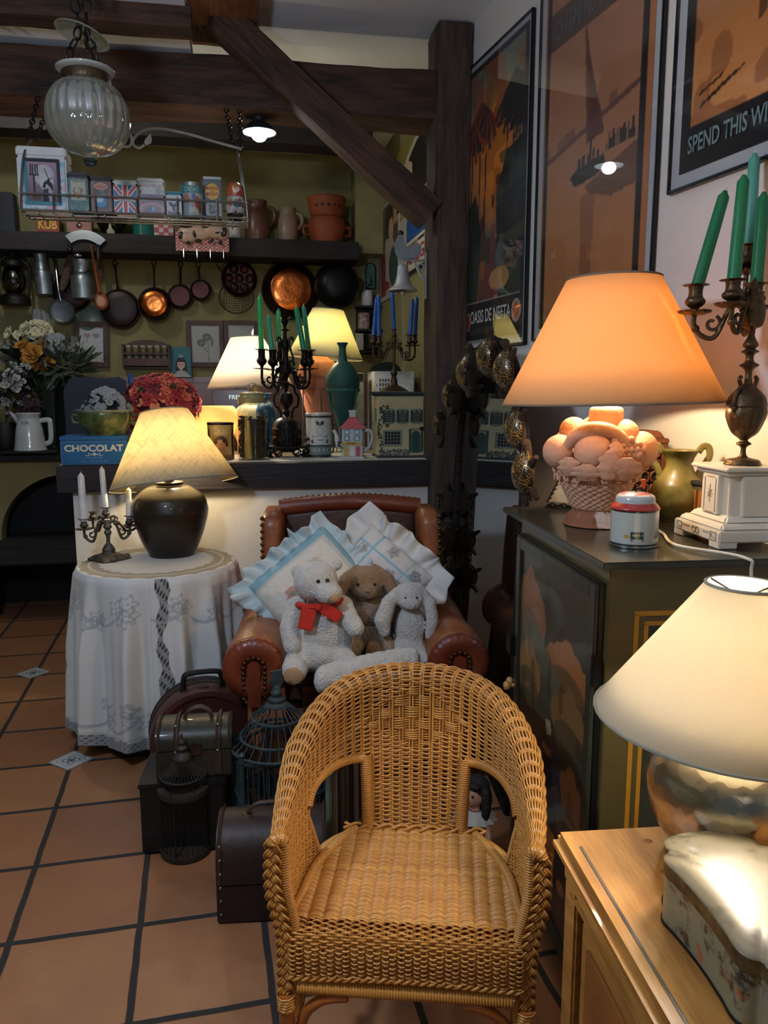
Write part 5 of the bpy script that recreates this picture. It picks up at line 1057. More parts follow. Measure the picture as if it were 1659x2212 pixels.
# big pale tin with a fork picture
cv = Canvas(76, 92, '#c9cdd0'); cv.blot(1, 6, .62, '#9fc0c8', .8); cv.blot(2, 8, .70, '#c79aa2', .8, sy=2); cv.blot(3, 9, .74, '#6f9fae', .7)
cv.rect(.78, .38, .9, .5, '#3d8f97'); cv.rect(.80, .54, .92, .6, '#8f979b'); cv.rect(.8, .68, .88, .74, '#6b7376')
t, w, h, d = tin_box('largest pale tin with a framed fork picture, left end of the rack', 42, 148, 328, cv, 'tin_white', y=.02, d=.11, lidf=.16, tiltx=R(-2))
fw, fh = 66*kr, 88*kr; z0 = 12*kr; f = MB(); x0 = 1*kr
for (x, z, sx, sz) in ((x0-fw/2, z0+fh/2, 6*kr, fh), (x0, z0, fw+6*kr, 6*kr)): f.box((x, -d/2-.006, z), (sx, .010, sz), bev=.002, mi=1)
for (x, z, sx, sz) in ((x0+fw/2, z0+fh/2, 6*kr, fh), (x0, z0+fh, fw+6*kr, 6*kr)): f.box((x, -d/2-.006, z), (sx, .010, sz), bev=.002)
f.obj('picture_frame', [M('ink'), M('tin_teal')], t)
cv = Canvas(50, 64, '#8f8790'); cv.grad(0, 1, '#a58a98', '#57535a'); cv.ell(.55, .35, .3, .25, '#b5b2b8'); cv.ell(.62, .5, .22, .2, '#c4c2c6', .6)
for x in (.15, .22, .29, .36): cv.line(x, .1, x, .34, .013, '#1d1a1f', asp=.78)
cv.line(.14, .34, .37, .34, .018, '#1d1a1f', asp=.78); cv.line(.25, .34, .25, .85, .02, '#2b2023', asp=.78)
cv.poly([(.5, .62), (.52, .52), (.68, .42), (.8, .55), (.8, .7), (.7, .6), (.62, .54), (.55, .66)], '#17161a'); cv.line(.7, .44, .58, .2, .012, '#17161a', asp=.78); cv.line(.7, .44, .82, .38, .012, '#17161a', asp=.78); cv.poly([(.5, .98), (.52, .68), (.66, .64), (.84, .98)], '#221f36'); cv.poly([(.66, .68), (.78, .68), (.84, .95), (.68, .95)], '#a8a6b0'); cv.ell(.3, .85, .14, .08, '#5a4630')
print_panel(cv, fw, fh, 'picture', t, Tm((x0, -d/2-.003, z0)))
# green tapioca tin
cv = Canvas(46, 66, '#2c4a44'); cv.blot(4, 10, .6, '#4f8a80', .7); cv.rect(.12, .06, .88, .68, '#8d9a86'); cv.rect(.16, .1, .84, .64, '#a3a48c'); cv.blot(5, 14, .62, '#5d4a3a', .8, (cv.X > .2) & (cv.X < .82) & (cv.Y > .28) & (cv.Y < .64)); cv.blot(6, 12, .68, '#b57a35', .8, (cv.X > .2) & (cv.X < .82) & (cv.Y > .4) & (cv.Y < .64)); cv.rect(0, .72, 1, 1, '#35655f'); cv.blot(7, 16, .7, '#8fa39b', .7, cv.Y > .85)
t, w, h, d = tin_box('green printed tin with dark lid lettered Tapioca, beside the big pale tin', 149, 195, 381, cv, 'tin_dark', body='tin_dark'); text('Tapioca', w*.62, h*.07, M('ink'), t, T=Tm((0, -d/2-.0016, h*.76)))
# brown tin with red oval
cv = Canvas(46, 66, '#3b322c'); cv.rect(.06, .02, .94, .98, '#b0543a'); cv.rect(.10, .05, .90, .96, '#4d4a45'); cv.blot(8, 12, .6, '#7a7266', .7, (cv.X > .1) & (cv.X < .9)); cv.ell(.5, .17, .32, .10, '#c9bfb2'); cv.ell(.5, .17, .29, .08, '#b5543f'); cv.ell(.45, .66, .3, .22, '#3f86a8'); cv.ell(.4, .6, .2, .1, '#a9c3cb'); cv.rect(.2, .84, .8, .9, '#2c4f70')
t, w, h, d = tin_box('dark tin with a red oval and blue sea picture, left of flag tin', 197, 245, 389, cv, 'tin_dark', body='tin_dark', lidf=.11); text('CHOCOLAT', w*.42, h*.045, M('letter_cream'), t, T=Tm((0, -d/2-.0016, h*.745)))
# flag tin
cv = Canvas(92, 112, '#1d6b9c')
for (x0, y0, x1, y1) in ((0, 0, 1, 1), (1, 0, 0, 1)): cv.line(x0, y0, x1, y1, .085, '#cfd0cc', asp=.82); cv.line(x0, y0, x1, y1, .045, '#b53a3c', asp=.82)
cv.rect(.36, 0, .64, 1, '#cfd0cc'); cv.rect(0, .40, 1, .60, '#cfd0cc'); cv.rect(.42, 0, .58, 1, '#b5383a'); cv.rect(0, .45, 1, .55, '#b5383a'); cv.rect(.16, .40, .84, .60, '#6e706c'); cv.rect(.18, .415, .82, .585, '#a3a59c')
t, w, h, d = tin_box('silver-lidded tin with a red, white and blue crossed flag', 247, 298, 394, cv, 'tin_silver', body='tin_white', lidf=.14); text('ENGLISH TEA', w*.5, h*.05, M('ink'), t, T=Tm((0, -d/2-.0018, h*.43)))
# white tin behind, pinkish low tin in front
cv = Canvas(60, 70, '#c4c3bf'); cv.rect(.02, .04, .98, .1, '#b9a2a2'); cv.blot(12, 9, .78, '#b98a8a', .7, cv.Y < .5); cv.rect(.66, .48, .9, .78, '#b5483f'); cv.ell(.82, .2, .12, .12, '#9fa3a0'); cv.blot(13, 10, .75, '#9c9f9d', .5)
t, w, h, d = tin_box('tall scuffed white tin with a red patch standing at the rack back', 298, 356, 376, cv, 'tin_white', y=.082, d=.085, lidf=.13, vb=462)
cv = Canvas(60, 44, '#8a7a84'); d_ = np.hypot((cv.X-.5)*1.3, cv.Y-1.1); cv.put((d_ < .78) & (d_ > .70), '#b9a4aa'); cv.put((d_ < .70) & (d_ > .52), '#a5858c'); cv.rect(0, .9, 1, 1, '#6d5d69'); cv.ell(.42, .72, .1, .14, '#3d7f96'); cv.ell(.56, .72, .08, .14, '#8f9fb3'); cv.rect(.06, .4, .1, .95, '#b9a4aa'); cv.rect(.9, .4, .94, .95, '#b9a4aa')
t, w, h, d = tin_box('low mauve tin with an arch picture in front of the white tin', 301, 357, 423, cv, 'tin_mauve' if M('tin_mauve', '#7d7280', .35, .3) else '', y=.006, d=.07, lidf=.16)
# small teal tin
cv = Canvas(40, 54, '#b4b9ba'); cv.poly([(.14, .4), (.3, .36), (.5, .5), (.62, .4), (.66, .52), (.54, .66), (.58, .84), (.42, .84), (.36, .62), (.2, .56)], '#3a4a63'); cv.ell(.74, .16, .1, .09, '#8f5f78'); cv.rect(.64, .26, .86, .4, '#1f6f7c'); cv.rect(.66, .42, .84, .56, '#2f4f78'); cv.rect(.70, .56, .82, .8, '#a56b78')
t, w, h, d = tin_box('smallest teal tin, between the low mauve tin and the round cocoa tin', 360, 394, 415, cv, 'tin_teal', y=.008, d=.07, lidf=.15); text('banania', w*.78, h*.11, M('ink'), t, T=Tm((0, -d/2-.0016, h*.09)), bold=.02)
# round cacao tin
cv = Canvas(90, 60, '#8f9794'); cv.rect(.3, .02, .7, .24, '#2f7f86'); cv.blot(15, 12, .6, '#b9b4a6', .8, cv.Y > .24); cv.ell(.43, .45, .05, .16, '#b5746a'); cv.rect(.485, .24, .505, 1, '#5f9fb8'); cv.ell(.58, .55, .04, .2, '#a5503f'); cv.ell(.62, .7, .03, .22, '#7d5a35'); cv.ell(.53, .36, .03, .1, '#4f6f9a')
p = Py(416, 465, YR+.06); k = mpp(p); r = 24*k; h = 70*k; t = thing('tin', 'round silver-lidded tin lettered CACAO on the rack', 'tin', (p.x, YR+.014+r*1.1, ZT), group='tins on the hanging rack')
cv.mesh(lambda x, y: (r*math.sin((x-.5)*2*PI), -r*math.cos((x-.5)*2*PI), y*h*.9)).obj('tin_body', Mpaint('printed_tin'), t, smooth=180); MB().lathe([(r*.98, h*.89), (r*1.03, h*.89), (r*1.03, h*.99), (r*.97, h), (0, h)], 36).obj('lid', M('tin_silver'), t)
text('CACAO', r*1.35, h*.13, M('letter_cream'), t, T=Tm((0, -.0012, h*.78)), bend=r, bold=.01)
# tall tin with yellow disc, little clear tin in front
cv = Canvas(84, 150, '#3f4a50'); cv.rect(.05, .03, .95, .97, '#566268'); cv.rect(.05, .5, .95, .66, '#2d8397'); cv.poly([(.05, .52), (.95, .62), (.95, .7), (.05, .62)], '#4fa0b5'); cv.rect(.05, .66, .6, .78, '#a5325a'); cv.ell(.5, .29, .43, .225, '#2a2a2c'); cv.ell(.5, .29, .40, .21, '#c9a04a'); cv.blot(19, 8, .6, '#7f8583', .7, cv.Y > .78)
t, w, h, d = tin_box('tall grey tin with a big yellow disc near the right end of the rack', 440, 481, 370, cv, 'tin_silver', body='tin_steelgrey', y=.085, d=.075, lidf=.05, vb=464)
for s, z in (('MANNING', .735), ('MACKAY’S', .60)): text(s, w*.66, h*.078, M('ink_red'), t, T=Tm((0, -d/2-.0018, h*z)), bold=.01)
text('&', w*.1, h*.035, M('ink_red'), t, T=Tm((0, -d/2-.0018, h*.668)))
cv = Canvas(40, 34, '#777d7d'); cv.rect(.06, .08, .94, .94, '#9aa09e'); cv.rect(.12, .14, .88, .88, '#6b716f'); cv.blot(21, 10, .6, '#3d4344', .8, (cv.X > .2) & (cv.X < .8)); cv.ell(.68, .4, .1, .12, '#b9bebb')
tin_box('small grey tin in front of the tall yellow-disc tin', 446, 480, 434, cv, 'tin_silver', y=.006, d=.06, lidf=.10)
# nesting doll
p = Py(509, 466, YR+.06); k = mpp(p); t = thing('nesting_doll', 'painted wooden nesting doll at the right end of the rack', 'doll', (p.x, YR+.06, ZT), rz=R(0))
cv = Canvas(100, 90, '#b8b4ae'); cv.rect(0, 0, 1, .42, '#b5562f'); cv.blot(23, 9, .55, '#9c3a35', .8, cv.Y < .42); cv.ell(.52, .20, .075, .13, '#d8bfa8'); cv.ell(.52, .12, .075, .07, '#b06a35'); cv.ell(.50, .20, .008, .015, '#24201f'); cv.ell(.545, .20, .008, .015, '#24201f'); cv.ell(.522, .255, .014, .01, '#a5332f'); cv.blot(24, 8, .6, '#8f8a88', .7, cv.Y > .42); cv.ell(.52, .62, .06, .12, '#2f7f78'); cv.ell(.58, .56, .04, .08, '#b5464f'); cv.ell(.42, .6, .05, .1, '#b5702f'); cv.rect(0, .86, 1, 1, '#22201f'); cv.blot(25, 12, .66, '#24221f', .8, cv.Y > .66); cv.rect(0, .40, 1, .435, '#a5706a')
xs = [0, .08, .3, .52, .62, .75, .9, .97, 1]; rs_ = [14, 17, 21, 18.5, 17.5, 18.5, 14.5, 8, .5]
cv.mesh(lambda x, y: (interp(y, xs, rs_)*k*math.sin((x-.5)*2*PI), -interp(y, xs, rs_)*k*math.cos((x-.5)*2*PI), y*78*k)).obj('doll_body', Mpaint('printed_gloss', .2, coat=.8), t, smooth=180)
# ---------------------------------------------------------- pumpkin glass globe hanging by chains
p = P(190, 255, 2.62); k = mpp(p); t = thing('hanging_globe_lamp', 'ribbed clear glass globe lamp hanging by chains at upper left', 'lamp', p)
MB().lathe(smooth_prof([(12*k, -84*k), (20*k, -76*k), (54*k, -64*k), (80*k, -34*k), (86*k, 0), (80*k, 34*k), (62*k, 60*k), (48*k, 70*k)], 6), 96, fr=lambda a, z: 1+.028*math.cos(a*24)*max(0, 1-abs(z/(84*k))**4)).obj('glass_globe', Mglass('globe_glass', '#d5d8cc', .04, .95, .14, .32), t, smooth=180)
MB().lathe(smooth_prof([(12*k, -84*k), (14*k, -88*k), (12*k, -94*k), (6*k, -99*k), (0, -99*k)], 4), 24).obj('glass_tip', Mglass('tip_glass', '#cfe0ee', .02, .5, .35), t)
MB().lathe([(50*k, 70*k), (52*k, 74*k), (50*k, 88*k), (47*k, 90*k), (47*k, 72*k)], 40).obj('metal_collar', M('brass_dark'), t)
MB().lathe(smooth_prof([(46*k, 88*k), (58*k, 92*k), (61*k, 96*k), (57*k, 98*k), (46*k, 94*k)], 4), 48).obj('glass_rim', M('milk_glass', '#a9aaa0', .25, coat=.6, trans=.2), t)
sm = P(180, 66, 2.62)-p
MB().lathe(smooth_prof([(6*k, 8*k), (20*k, 4*k), (44*k, -3*k), (57*k, -10*k), (55*k, -12*k), (40*k, -6*k), (16*k, 1*k), (6*k, 4*k)], 4), 44, Matrix.Translation(sm) @ Tm(rot=(R(-4), R(16), 0))).obj('smoke_bell', M('smoke_glass', '#8d8a6d', .2, coat=.6, trans=.3), t)
for an in (200, 320, 80): chain(t, (44*k*math.cos(R(an)), 44*k*math.sin(R(an)), 90*k), sm+Vector((8*k*math.cos(R(an)), 8*k*math.sin(R(an)), 2*k)), .05, .0035)
for s in (-1, 1): chain(t, sm+Vector((s*6*k, 0, 6*k)), Vector((sm.x-.01+s*26*k, sm.y, 2.86-p.z)), .05, .0035)
# ---------------------------------------------------------- enamel pendant lamp under the main beam
p = Py(560, 285, 3.80); k = mpp(p); t = thing('pendant_lamp', 'small dark enamel pendant lamp with a bare bulb under the main beam', 'lamp', p)
zbm = 2.67-p.z
MB().lathe(smooth_prof([(37*k, -2*k), (36*k, 2*k), (24*k, 14*k), (13*k, 21*k), (12*k, 24*k), (12*k, zbm), (0, zbm)], 3), 36).obj('enamel_shade', M('enamel_dark', '#232a30', .35, coat=.5), t)
MB().lathe(smooth_prof([(35*k, -1*k), (23*k, 11*k), (10*k, 18*k)], 4), 36).obj('white_inside', M('enamel_white', '#b9bcbc', .3), t)
MB().ball((0, 0, -6*k), (17*k, 17*k, 14*k), seg=20, rings=14).obj('bulb', M('cool_bulb', '#ffffff', .3, emit=110., emitcol='#eef5ff'), t)
# ================================================================== round table with cloth, yellow lamp, small candelabra
pc = Pz(340, 1213, .74); RT_ = .318
t = thing('round_table', 'round side table hidden under the long white cloth', 'table', (pc.x, pc.y, 0))
MB().lathe([(0, .70), (RT_-.02, .70), (RT_-.008, .708), (RT_-.008, .726), (RT_-.016, .732), (0, .732)], 48).obj('tabletop', M('brown_wood'), t)
MB().lathe(smooth_prof([(0, .02), (.14, .02), (.13, .04), (.04, .07), (.035, .3), (.05, .5), (.04, .65), (.10, .70), (0, .70)], 4), 24).obj('pedestal', M('brown_wood'), t); MB().lathe([(0, 0), (.15, 0), (.15, .02), (0, .02)], 24).obj('foot', M('brown_wood'), t)
def cloth_mat():
    nt = NT('white_cloth'); b = nt.n('ShaderNodeBsdfPrincipled', Roughness=.9); nt.l(b, 0, nt.out, 0)
    at = nt.n('ShaderNodeAttribute', attribute_name='Col'); nt.l(at, 'Color', b, 'Base Color'); b.inputs['Sheen Weight'].default_value = .2
    tc = nt.n('ShaderNodeTexCoord'); nz = nt.n('ShaderNodeTexNoise', Scale=400., Detail=2.); nt.l(tc, 'Object', nz, 'Vector'); bp = nt.n('ShaderNodeBump', Strength=.15, Distance=.002); nt.l(nz, 0, bp, 'Height'); nt.l(bp, 0, b, 'Normal')
    return nt.m
NU, NV = 720, 190; L_ = .68
cv = Canvas(NU, NV, '#c9cbc8'); X, Y = cv.X, cv.Y          # X round the table, Y from centre to hem
VT = .34
on_top = Y < VT; drop = (Y-VT)/(1-VT)
rs = np.random.RandomState(3)
rr = Y/VT
an = X*2*PI
lace = on_top & (rr > .72+.02*np.cos(an*26)) & (rr < .97+.015*np.cos(an*22)); cv.put(lace, '#a39a84'); cv.put(lace & (np.sin(an*130)*np.sin(rr*120) > .2), '#6f6858', .8); cv.put(lace & (np.abs(rr-.85) < .02), '#c5c0b0')
u0 = {}
# crochet insert, embroidery and lace hem
def strip(xc, w, y0, y1):
    m = (~on_top) & (drop > y0) & (drop < y1) & (np.abs(X-xc-.004*np.sin(drop*14)) < w*(1+.35*np.sin(drop*34)+.25*np.sin(drop*11+1))); cv.put(m, '#8d8f8b'); cv.put(m & (np.sin(X*2*PI*95+drop*30)*np.sin(drop*110+X*300) > .25), '#1d2022', .95); 
hem = (~on_top) & (drop > .93+.012*np.cos(an*30)); cv.put(hem, '#8f9496'); cv.put(hem & (np.sin(X*2*PI*160)*np.sin(drop*190) > .35), '#23262a', .9); cv.put((~on_top) & (np.abs(drop-.925) < .006), '#b9bbb9')
def embroider(xc, yc, s, seed):
    r_ = random.Random(seed); asp = 2*PI*.34/.66
    for i in range(4):
        x, y, q = xc+r_.uniform(-1, 1)*s*.5/asp, yc+r_.uniform(-1, 1)*s*.5, s*r_.uniform(.28, .5)
        dd = np.hypot((X-x)*asp, drop-y); aa = np.arctan2(drop-y, (X-x)*asp); cv.put((~on_top) & (np.abs(dd-q*(.75+.25*np.cos(aa*5))) < .007), '#969ca0', .7); cv.put((~on_top) & (dd < q*.15), '#848b8f', .7)
    for i in range(26):
        f = i/26; x, y = xc-f*s*1.9/asp, yc+s*(.2+.6*math.sin(f*3)); cv.put((~on_top) & (np.hypot((X-x)*asp, drop-y) < .009), '#9aa0a4', .6)
# angle convention: X=0 faces the camera side -y, growing to the right
for xc in (0., .30, .62, .775): strip(xc if xc else .02, .0085, .0, .92)
strip(.985, .0, 0, .1)
for i, (xc, yc, s) in enumerate(((.95, .16, .14), (.06, .14, .13), (.13, .2, .1), (.90, .22, .1), (.97, .80, .12), (.06, .82, .1), (.91, .8, .1), (.2, .2, .12), (.8, .2, .12), (.4, .2, .12))): embroider(xc, yc, s, i)
lam = Pz(372, 1200, .742)
def cloth(u, v):
    # v: 0 = hem .. 1 = centre (canvas rows are flipped)
    q = 1-v; a = u*2*PI-PI/2; 
    if q < VT:
        r = RT_*q/VT; return (r*math.cos(a), r*math.sin(a), .742-.002*(q/VT)**8)
    d = (q-VT)/(1-VT); s = d*L_; k0 = .02
    fold = math.sin(a*13+.9*math.sin(a*2)+.4)+.5*math.sin(a*21+1.7+math.sin(a*3))+.25*math.sin(a*34)
    amp = (.024*min(1, d*2.2)+.010*d)*(1-.75*max(0, math.sin(a)))
    r = RT_+.012*min(1, s/.03)+.030*d+fold*amp
    if d < .04: z = .740-.004*(d/.04)-s*.6
    else: z = .736-s*.985
    return (r*math.cos(a), r*math.sin(a), max(.012, z+.010*fold*d*d))
mb = cv.mesh(cloth)
o = mb.obj('tablecloth', cloth_mat(), smooth=180, loc=(pc.x, pc.y, 0)); md = o.modifiers.new('s', 'SOLIDIFY'); md.thickness = .0012; md.offset = 1
tag(o, 'long white embroidered lace tablecloth hanging in folds to the floor', 'tablecloth')
# ---------------------------------------------------------- lamp with yellow slubbed shade
p = Pz(372, 1197, .744); k = mpp(p); t = thing('table_lamp', 'lamp with tilted yellow linen shade and dark bronze pot base on the round table', 'lamp', p)
M('bronze_pot', '#2b241b', .38, .35, var=.4, sc=5, bump=.12, bsc=30, stretch=(1, 1, 7), coat=.3)
MB().lathe(smooth_prof([(0, 0), (44*k, 0), (48*k, 3*k), (64*k, 36*k), (78*k, 84*k), (79*k, 104*k), (70*k, 128*k), (46*k, 146*k), (30*k, 150*k), (28*k, 158*k), (0, 158*k)], 5), 64, fr=lambda a, z: 1+.003*math.sin(z*420)).obj('pot_base', M('bronze_pot'), t)
MB().lathe([(0, 156*k), (10*k, 156*k), (10*k, 200*k), (0, 200*k)], 16).obj('lamp_holder', M('brass_dark'), t)
cb = P(377, 1046, depth(p))-p; ctp = P(355, 889, depth(p))-p
ax = (ctp-cb); T = alongz(cb, ctp)
shade('lamp_shade', t, 136*k, 0, 51*k, ax.length, Mshade('shade_linen', '#f0e2bc', .45, .55, '#a8925a'), T, rimcol='#6e6a60')
point('bulb', cb.lerp(ctp, .42), 9.5, '#ffe9c4', .035, t)
# ---------------------------------------------------------- little iron candelabra with white candles
p = Pz(236, 1207, .745); k = mpp(p); d0 = depth(p); t = thing('iron_candelabra', 'small grey iron candelabra with three white candles beside the yellow lamp', 'candelabra', p); m = M('grey_iron')
MB().lathe(smooth_prof([(0, 0), (36*k, 0), (38*k, 3*k), (26*k, 10*k), (14*k, 14*k), (13*k, 22*k), (7*k, 32*k), (4*k, 36*k), (4.5*k, 50*k), (8*k, 58*k), (5*k, 64*k), (9*k, 70*k), (6*k, 78*k), (5*k, 84*k)], 4), 32, fr=lambda a, z: 1+(.12*math.cos(a*4)+.05*math.cos(a*11) if z < 9*k else .03*math.cos(a*6))).obj('stem_and_foot', m, t)
for i in range(4): MB().ball((38*k*math.cos(i*PI/2+.4), 38*k*math.sin(i*PI/2+.4), 4*k), (7*k, 7*k, 4*k), seg=10, rings=7).obj('foot_scroll', m, t)
M('wax_white', '#d5d6d2', .4, sss=.3, coat=.1)
for (tp, bt, lab, dd) in (((174, 1019), (181, 1121), 'broken-topped white candle on the left arm of the small candelabra', -.02), ((219, 1006), (228, 1096), 'middle white candle of the small iron candelabra', 0), ((277, 1052), (279, 1114), 'white candle partly behind the yellow shade, right arm of small candelabra', .02)):
    b = P(bt[0], bt[1]+4, d0+dd)-p; hh = 24*k; cbs = b-Vector((0, 0, hh*.82))
    MB().lathe(cup_prof(9*k, hh), 18, Matrix.Translation(cbs)).obj('candle_cup', m, t); MB().lathe(drip(19*k), 24, Matrix.Translation(cbs-Vector((0, 0, .001))), fr=lambda a, z: 1+.09*math.cos(a*6)).obj('drip_pan', m, t)
    if abs(b.x) > .03: arm(t, (0, 0, 74*k), cbs, m, 3*k, 26*k)
    candle(lab, P(tp[0], tp[1], d0+dd), p+b-Vector((0, 0, .003)), (8.2 if tp[0] < 180 else 6.6)*k, '#d5d6d2', 'white candles on the round table', mat=M('wax_white'), taper=.86)
for (u, v, dd) in ((200, 1110, .06), (296, 1108, .07)):
    b = P(u, v, d0+dd)-p; cbs = b-Vector((0, 0, .03)); MB().lathe(cup_prof(8*k, 20*k), 16, Matrix.Translation(cbs)).obj('candle_cup', m, t); MB().lathe(drip(15*k), 20, Matrix.Translation(cbs)).obj('drip_pan', m, t); arm(t, (0, 0, 74*k), cbs, m, 2.6*k, 20*k)
# ================================================================== leather armchair with cushions and soft toys
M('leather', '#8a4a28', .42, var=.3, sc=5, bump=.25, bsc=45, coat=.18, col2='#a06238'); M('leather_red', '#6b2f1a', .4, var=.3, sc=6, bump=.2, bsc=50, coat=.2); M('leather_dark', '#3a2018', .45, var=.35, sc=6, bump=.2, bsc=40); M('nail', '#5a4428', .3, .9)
ARZ = R(-5.9); AC = Vector((.425, 2.955, 0))
t = thing('leather_armchair', 'brown leather wing armchair with rolled arms full of cushions and toys', 'armchair', AC, ARZ); arm_t = t
def arm_section(f, s):
    """cross-section of a rolled arm at depth f 0 front..1 back"""
    r = .110-.018*f; cx, cz_ = .356-.02*f, .502+.035*f; pts = [(.252, .10), (.250, .30), (.252, .46)]
    for i in range(15): a = R(176-i*17); pts.append((cx+r*math.cos(a), cz_+r*math.sin(a)))
    pts += [(.385, .36), (.385, .22), (.380, .10)]
    return [(s*x, z) for x, z in pts]
for s in (-1, 1):
    n = 16; secs = [arm_section(i/n, s) for i in range(n+1)]; q = len(secs[0]); mb = MB()
    vs = [(x, -.355+.64*i/n+(.0), z+.006*math.sin(i*.7)) for i, sec in enumerate(secs) for x, z in sec]; fs = []
    for i in range(n):
        for j in range(q): k2 = (j+1) % q; f = (i*q+j, i*q+k2, (i+1)*q+k2, (i+1)*q+j); fs.append(f if s < 0 else f[::-1])
    fs += [tuple(range(q))[::-1] if s < 0 else tuple(range(q)), tuple(n*q+j for j in range(q))]
    mb.add(vs, fs); arm_o = mb.obj('arm', M('leather'), t, smooth=60)
    md = arm_o.modifiers.new('b', 'BEVEL'); md.width = .012; md.segments = 3; md.limit_method = 'ANGLE'; md.angle_limit = R(50)
    # pleated scroll front
    cx, cz_ = s*.356, .502
    MB().lathe(smooth_prof([(.106, 0), (.110, .012), (.096, .028), (.07, .034), (.04, .026), (.03, .02), (0, .02)], 4), 96, Tm((cx, -.352, cz_), (R(90), 0, 0)), fr=lambda a, z: 1+.012*math.cos(a*26)).obj('scroll_front', M('leather_red'), t)
    out = [(-.022, -.13), (.022, -.13), (.022, .012)]+[(.022*math.cos(i*PI/10), .012+.022*math.sin(i*PI/10)) for i in range(1, 10)]+[(-.022, .012)]
    MB().prism(out, 0, .036, T=Tm((cx, -.35, cz_), (R(90), 0, 0))).obj('facing_strip', M('leather_red'), t)
    for i in range(19):
        if i < 6: q_ = (-.036, -.10+.018*i)
        elif i > 12: q_ = (.036, -.10+.018*(18-i))
        else: a = PI-(i-6)*PI/6; q_ = (.036*math.cos(a), .010+.036*math.sin(a))
        if i == 0: nail0 = MB().ball((0, 0, 0), (.0075, .006, .0075), seg=10, rings=6).obj('nail_head', M('nail'), t, loc=(cx+q_[0], -.384, cz_+q_[1])) if s < 0 else linkcopy(nail0, t, loc=(cx+q_[0], -.384, cz_+q_[1]))
        else: linkcopy(nail0, t, loc=(cx+q_[0], -.384+(.012 if i in (0, 1, 17, 18) else 0), cz_+q_[1]))
    # wing
    w = MB()
    sec = lambda f: (.045, .155-.02*f)
    def wing(u, v):
        a = u*2*PI; e = .55; cx2 = math.copysign(abs(math.cos(a))**e, math.cos(a)); sx2 = math.copysign(abs(math.sin(a))**e, math.sin(a)); z = .50+.475*v; k2 = 1 if v < .9 else math.sqrt(max(0, 1-((v-.9)/.1)**2))*.35+.65
        return (s*.312+.046*cx2*k2+s*.006*math.sin(v*3), .185+(.150-.03*v)*sx2*k2+.03*v, z)
    w.grid(wing, 28, 18, cu=True); nn = len(w.v); w.f.append(tuple(nn-28+i for i in range(28))); w.m.append(0)
    w.obj('wing', M('leather'), t, smooth=60)
    for i in range(15): linkcopy(nail0, t, loc=(s*.352, .05+.004*i, .60+.025*i), sc=(1.25, 1.25, 1.25))
def back(u, v):
    x = (u-.5)*.56; zt = .965+.022*math.cos((u-.5)*PI); return (x, .235+.06*v-.02*math.cos((u-.5)*PI*1.0)*(1-v), .40+(zt-.40)*v)
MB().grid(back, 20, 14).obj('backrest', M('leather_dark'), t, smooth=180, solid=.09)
mb = MB(); mb.tube([( (i/20-.5)*.58, .262, .968+.022*math.cos((i/20-.5)*PI)) for i in range(21)], .036, 10); mb.obj('top_roll', M('leather_red'), t)
for i in range(24): linkcopy(nail0, t, loc=((i/23-.5)*.54, .262, 1.004+.022*math.cos((i/23-.5)*PI)), sc=(.7, .7, .7))
MB().box((0, .02, .20), (.52, .62, .22), bev=.02).obj('seat_frame', M('leather'), t)
def pillowy(u, v, w, d, h0, h1):
    a = u*2*PI; e = .35; return None
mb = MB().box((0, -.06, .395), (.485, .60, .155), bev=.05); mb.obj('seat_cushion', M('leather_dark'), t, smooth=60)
for x in (-.36, .36):
    for y in (-.28, .30): MB().lathe(smooth_prof([(0, 0), (.03, 0), (.038, .03), (.032, .08), (.04, .11), (0, .11)], 3), 20, Matrix.Translation((x*.9, y, 0))).obj('foot', M('dark_handle'), t)
ZSEAT = .474
# ---------------------------------------------------------- ruffled cushions
def cushion(name, label, cen, rot, s, thick, cv, trim, group='ruffled cushions on the armchair', rw=.058, nw=15, seed=0):
    t = thing(name, label, 'cushion', cen, group=group); t.rotation_euler = rot
    th = lambda x, y: thick*(max(0, (1-abs(x)**3.2)*(1-abs(y)**3.2)))**.55
    wr = lambda x, y: .006*mnoise.noise(Vector((x*3+seed, y*3, seed)))+.004*mnoise.noise(Vector((x*8, y*8+seed, 3)))
    cv.mesh(lambda u, v: ((u-.5)*s, -th(2*u-1, 2*v-1)*.5-wr(2*u-1, 2*v-1)-.002, (v-.5)*s)).obj('front', Mpaint('printed_cotton', .9), t, smooth=180)
    MB().grid(lambda u, v: ((.5-u)*s, th(1-2*u, 2*v-1)*.5+.002, (v-.5)*s), 24, 24).obj('back', M('cotton_white', '#c6c8c8', .9, var=.05), t, smooth=180)
    # frill round the edge
    per = []
    for e in range(4):
        for i in range(40):
            f = i/40; c = [(-1, -1), (1, -1), (1, 1), (-1, 1)]; a, b = c[e], c[(e+1) % 4]; per.append((a[0]+(b[0]-a[0])*f, a[1]+(b[1]-a[1])*f))
    N = len(per)
    def frill(u, v):
        i = int(round(u*N)) % N; v = v*(1+.18*math.sin(u*61+seed)); x, y = per[i]; l = math.hypot(x, y); nx, ny = (x/l, y/l)
        m = max(abs(x), abs(y)); 
        ex = nx*.45+(x if abs(x) > .999 else 0)*.55; ey = ny*.45+(y if abs(y) > .999 else 0)*.55
        ph = u*2*PI*nw*2+1.5*math.sin(u*37+seed); k = v
        return (x*s/2*.985+ex*rw*k+.012*math.cos(ph*.5+seed)*k, (.026+.012*math.sin(u*23+seed))*math.sin(ph)*k**.7+.014*math.sin(ph*.37)*k-.012*k, y*s/2*.985+ey*rw*k+.010*math.sin(ph*.43+2)*k-.010*k*k)
    mb = MB().grid(frill, N, 7, cu=True); mb.obj('frill', M('frill_'+trim, trim, .9, var=.08), t, smooth=180, solid=.0015)
    return t
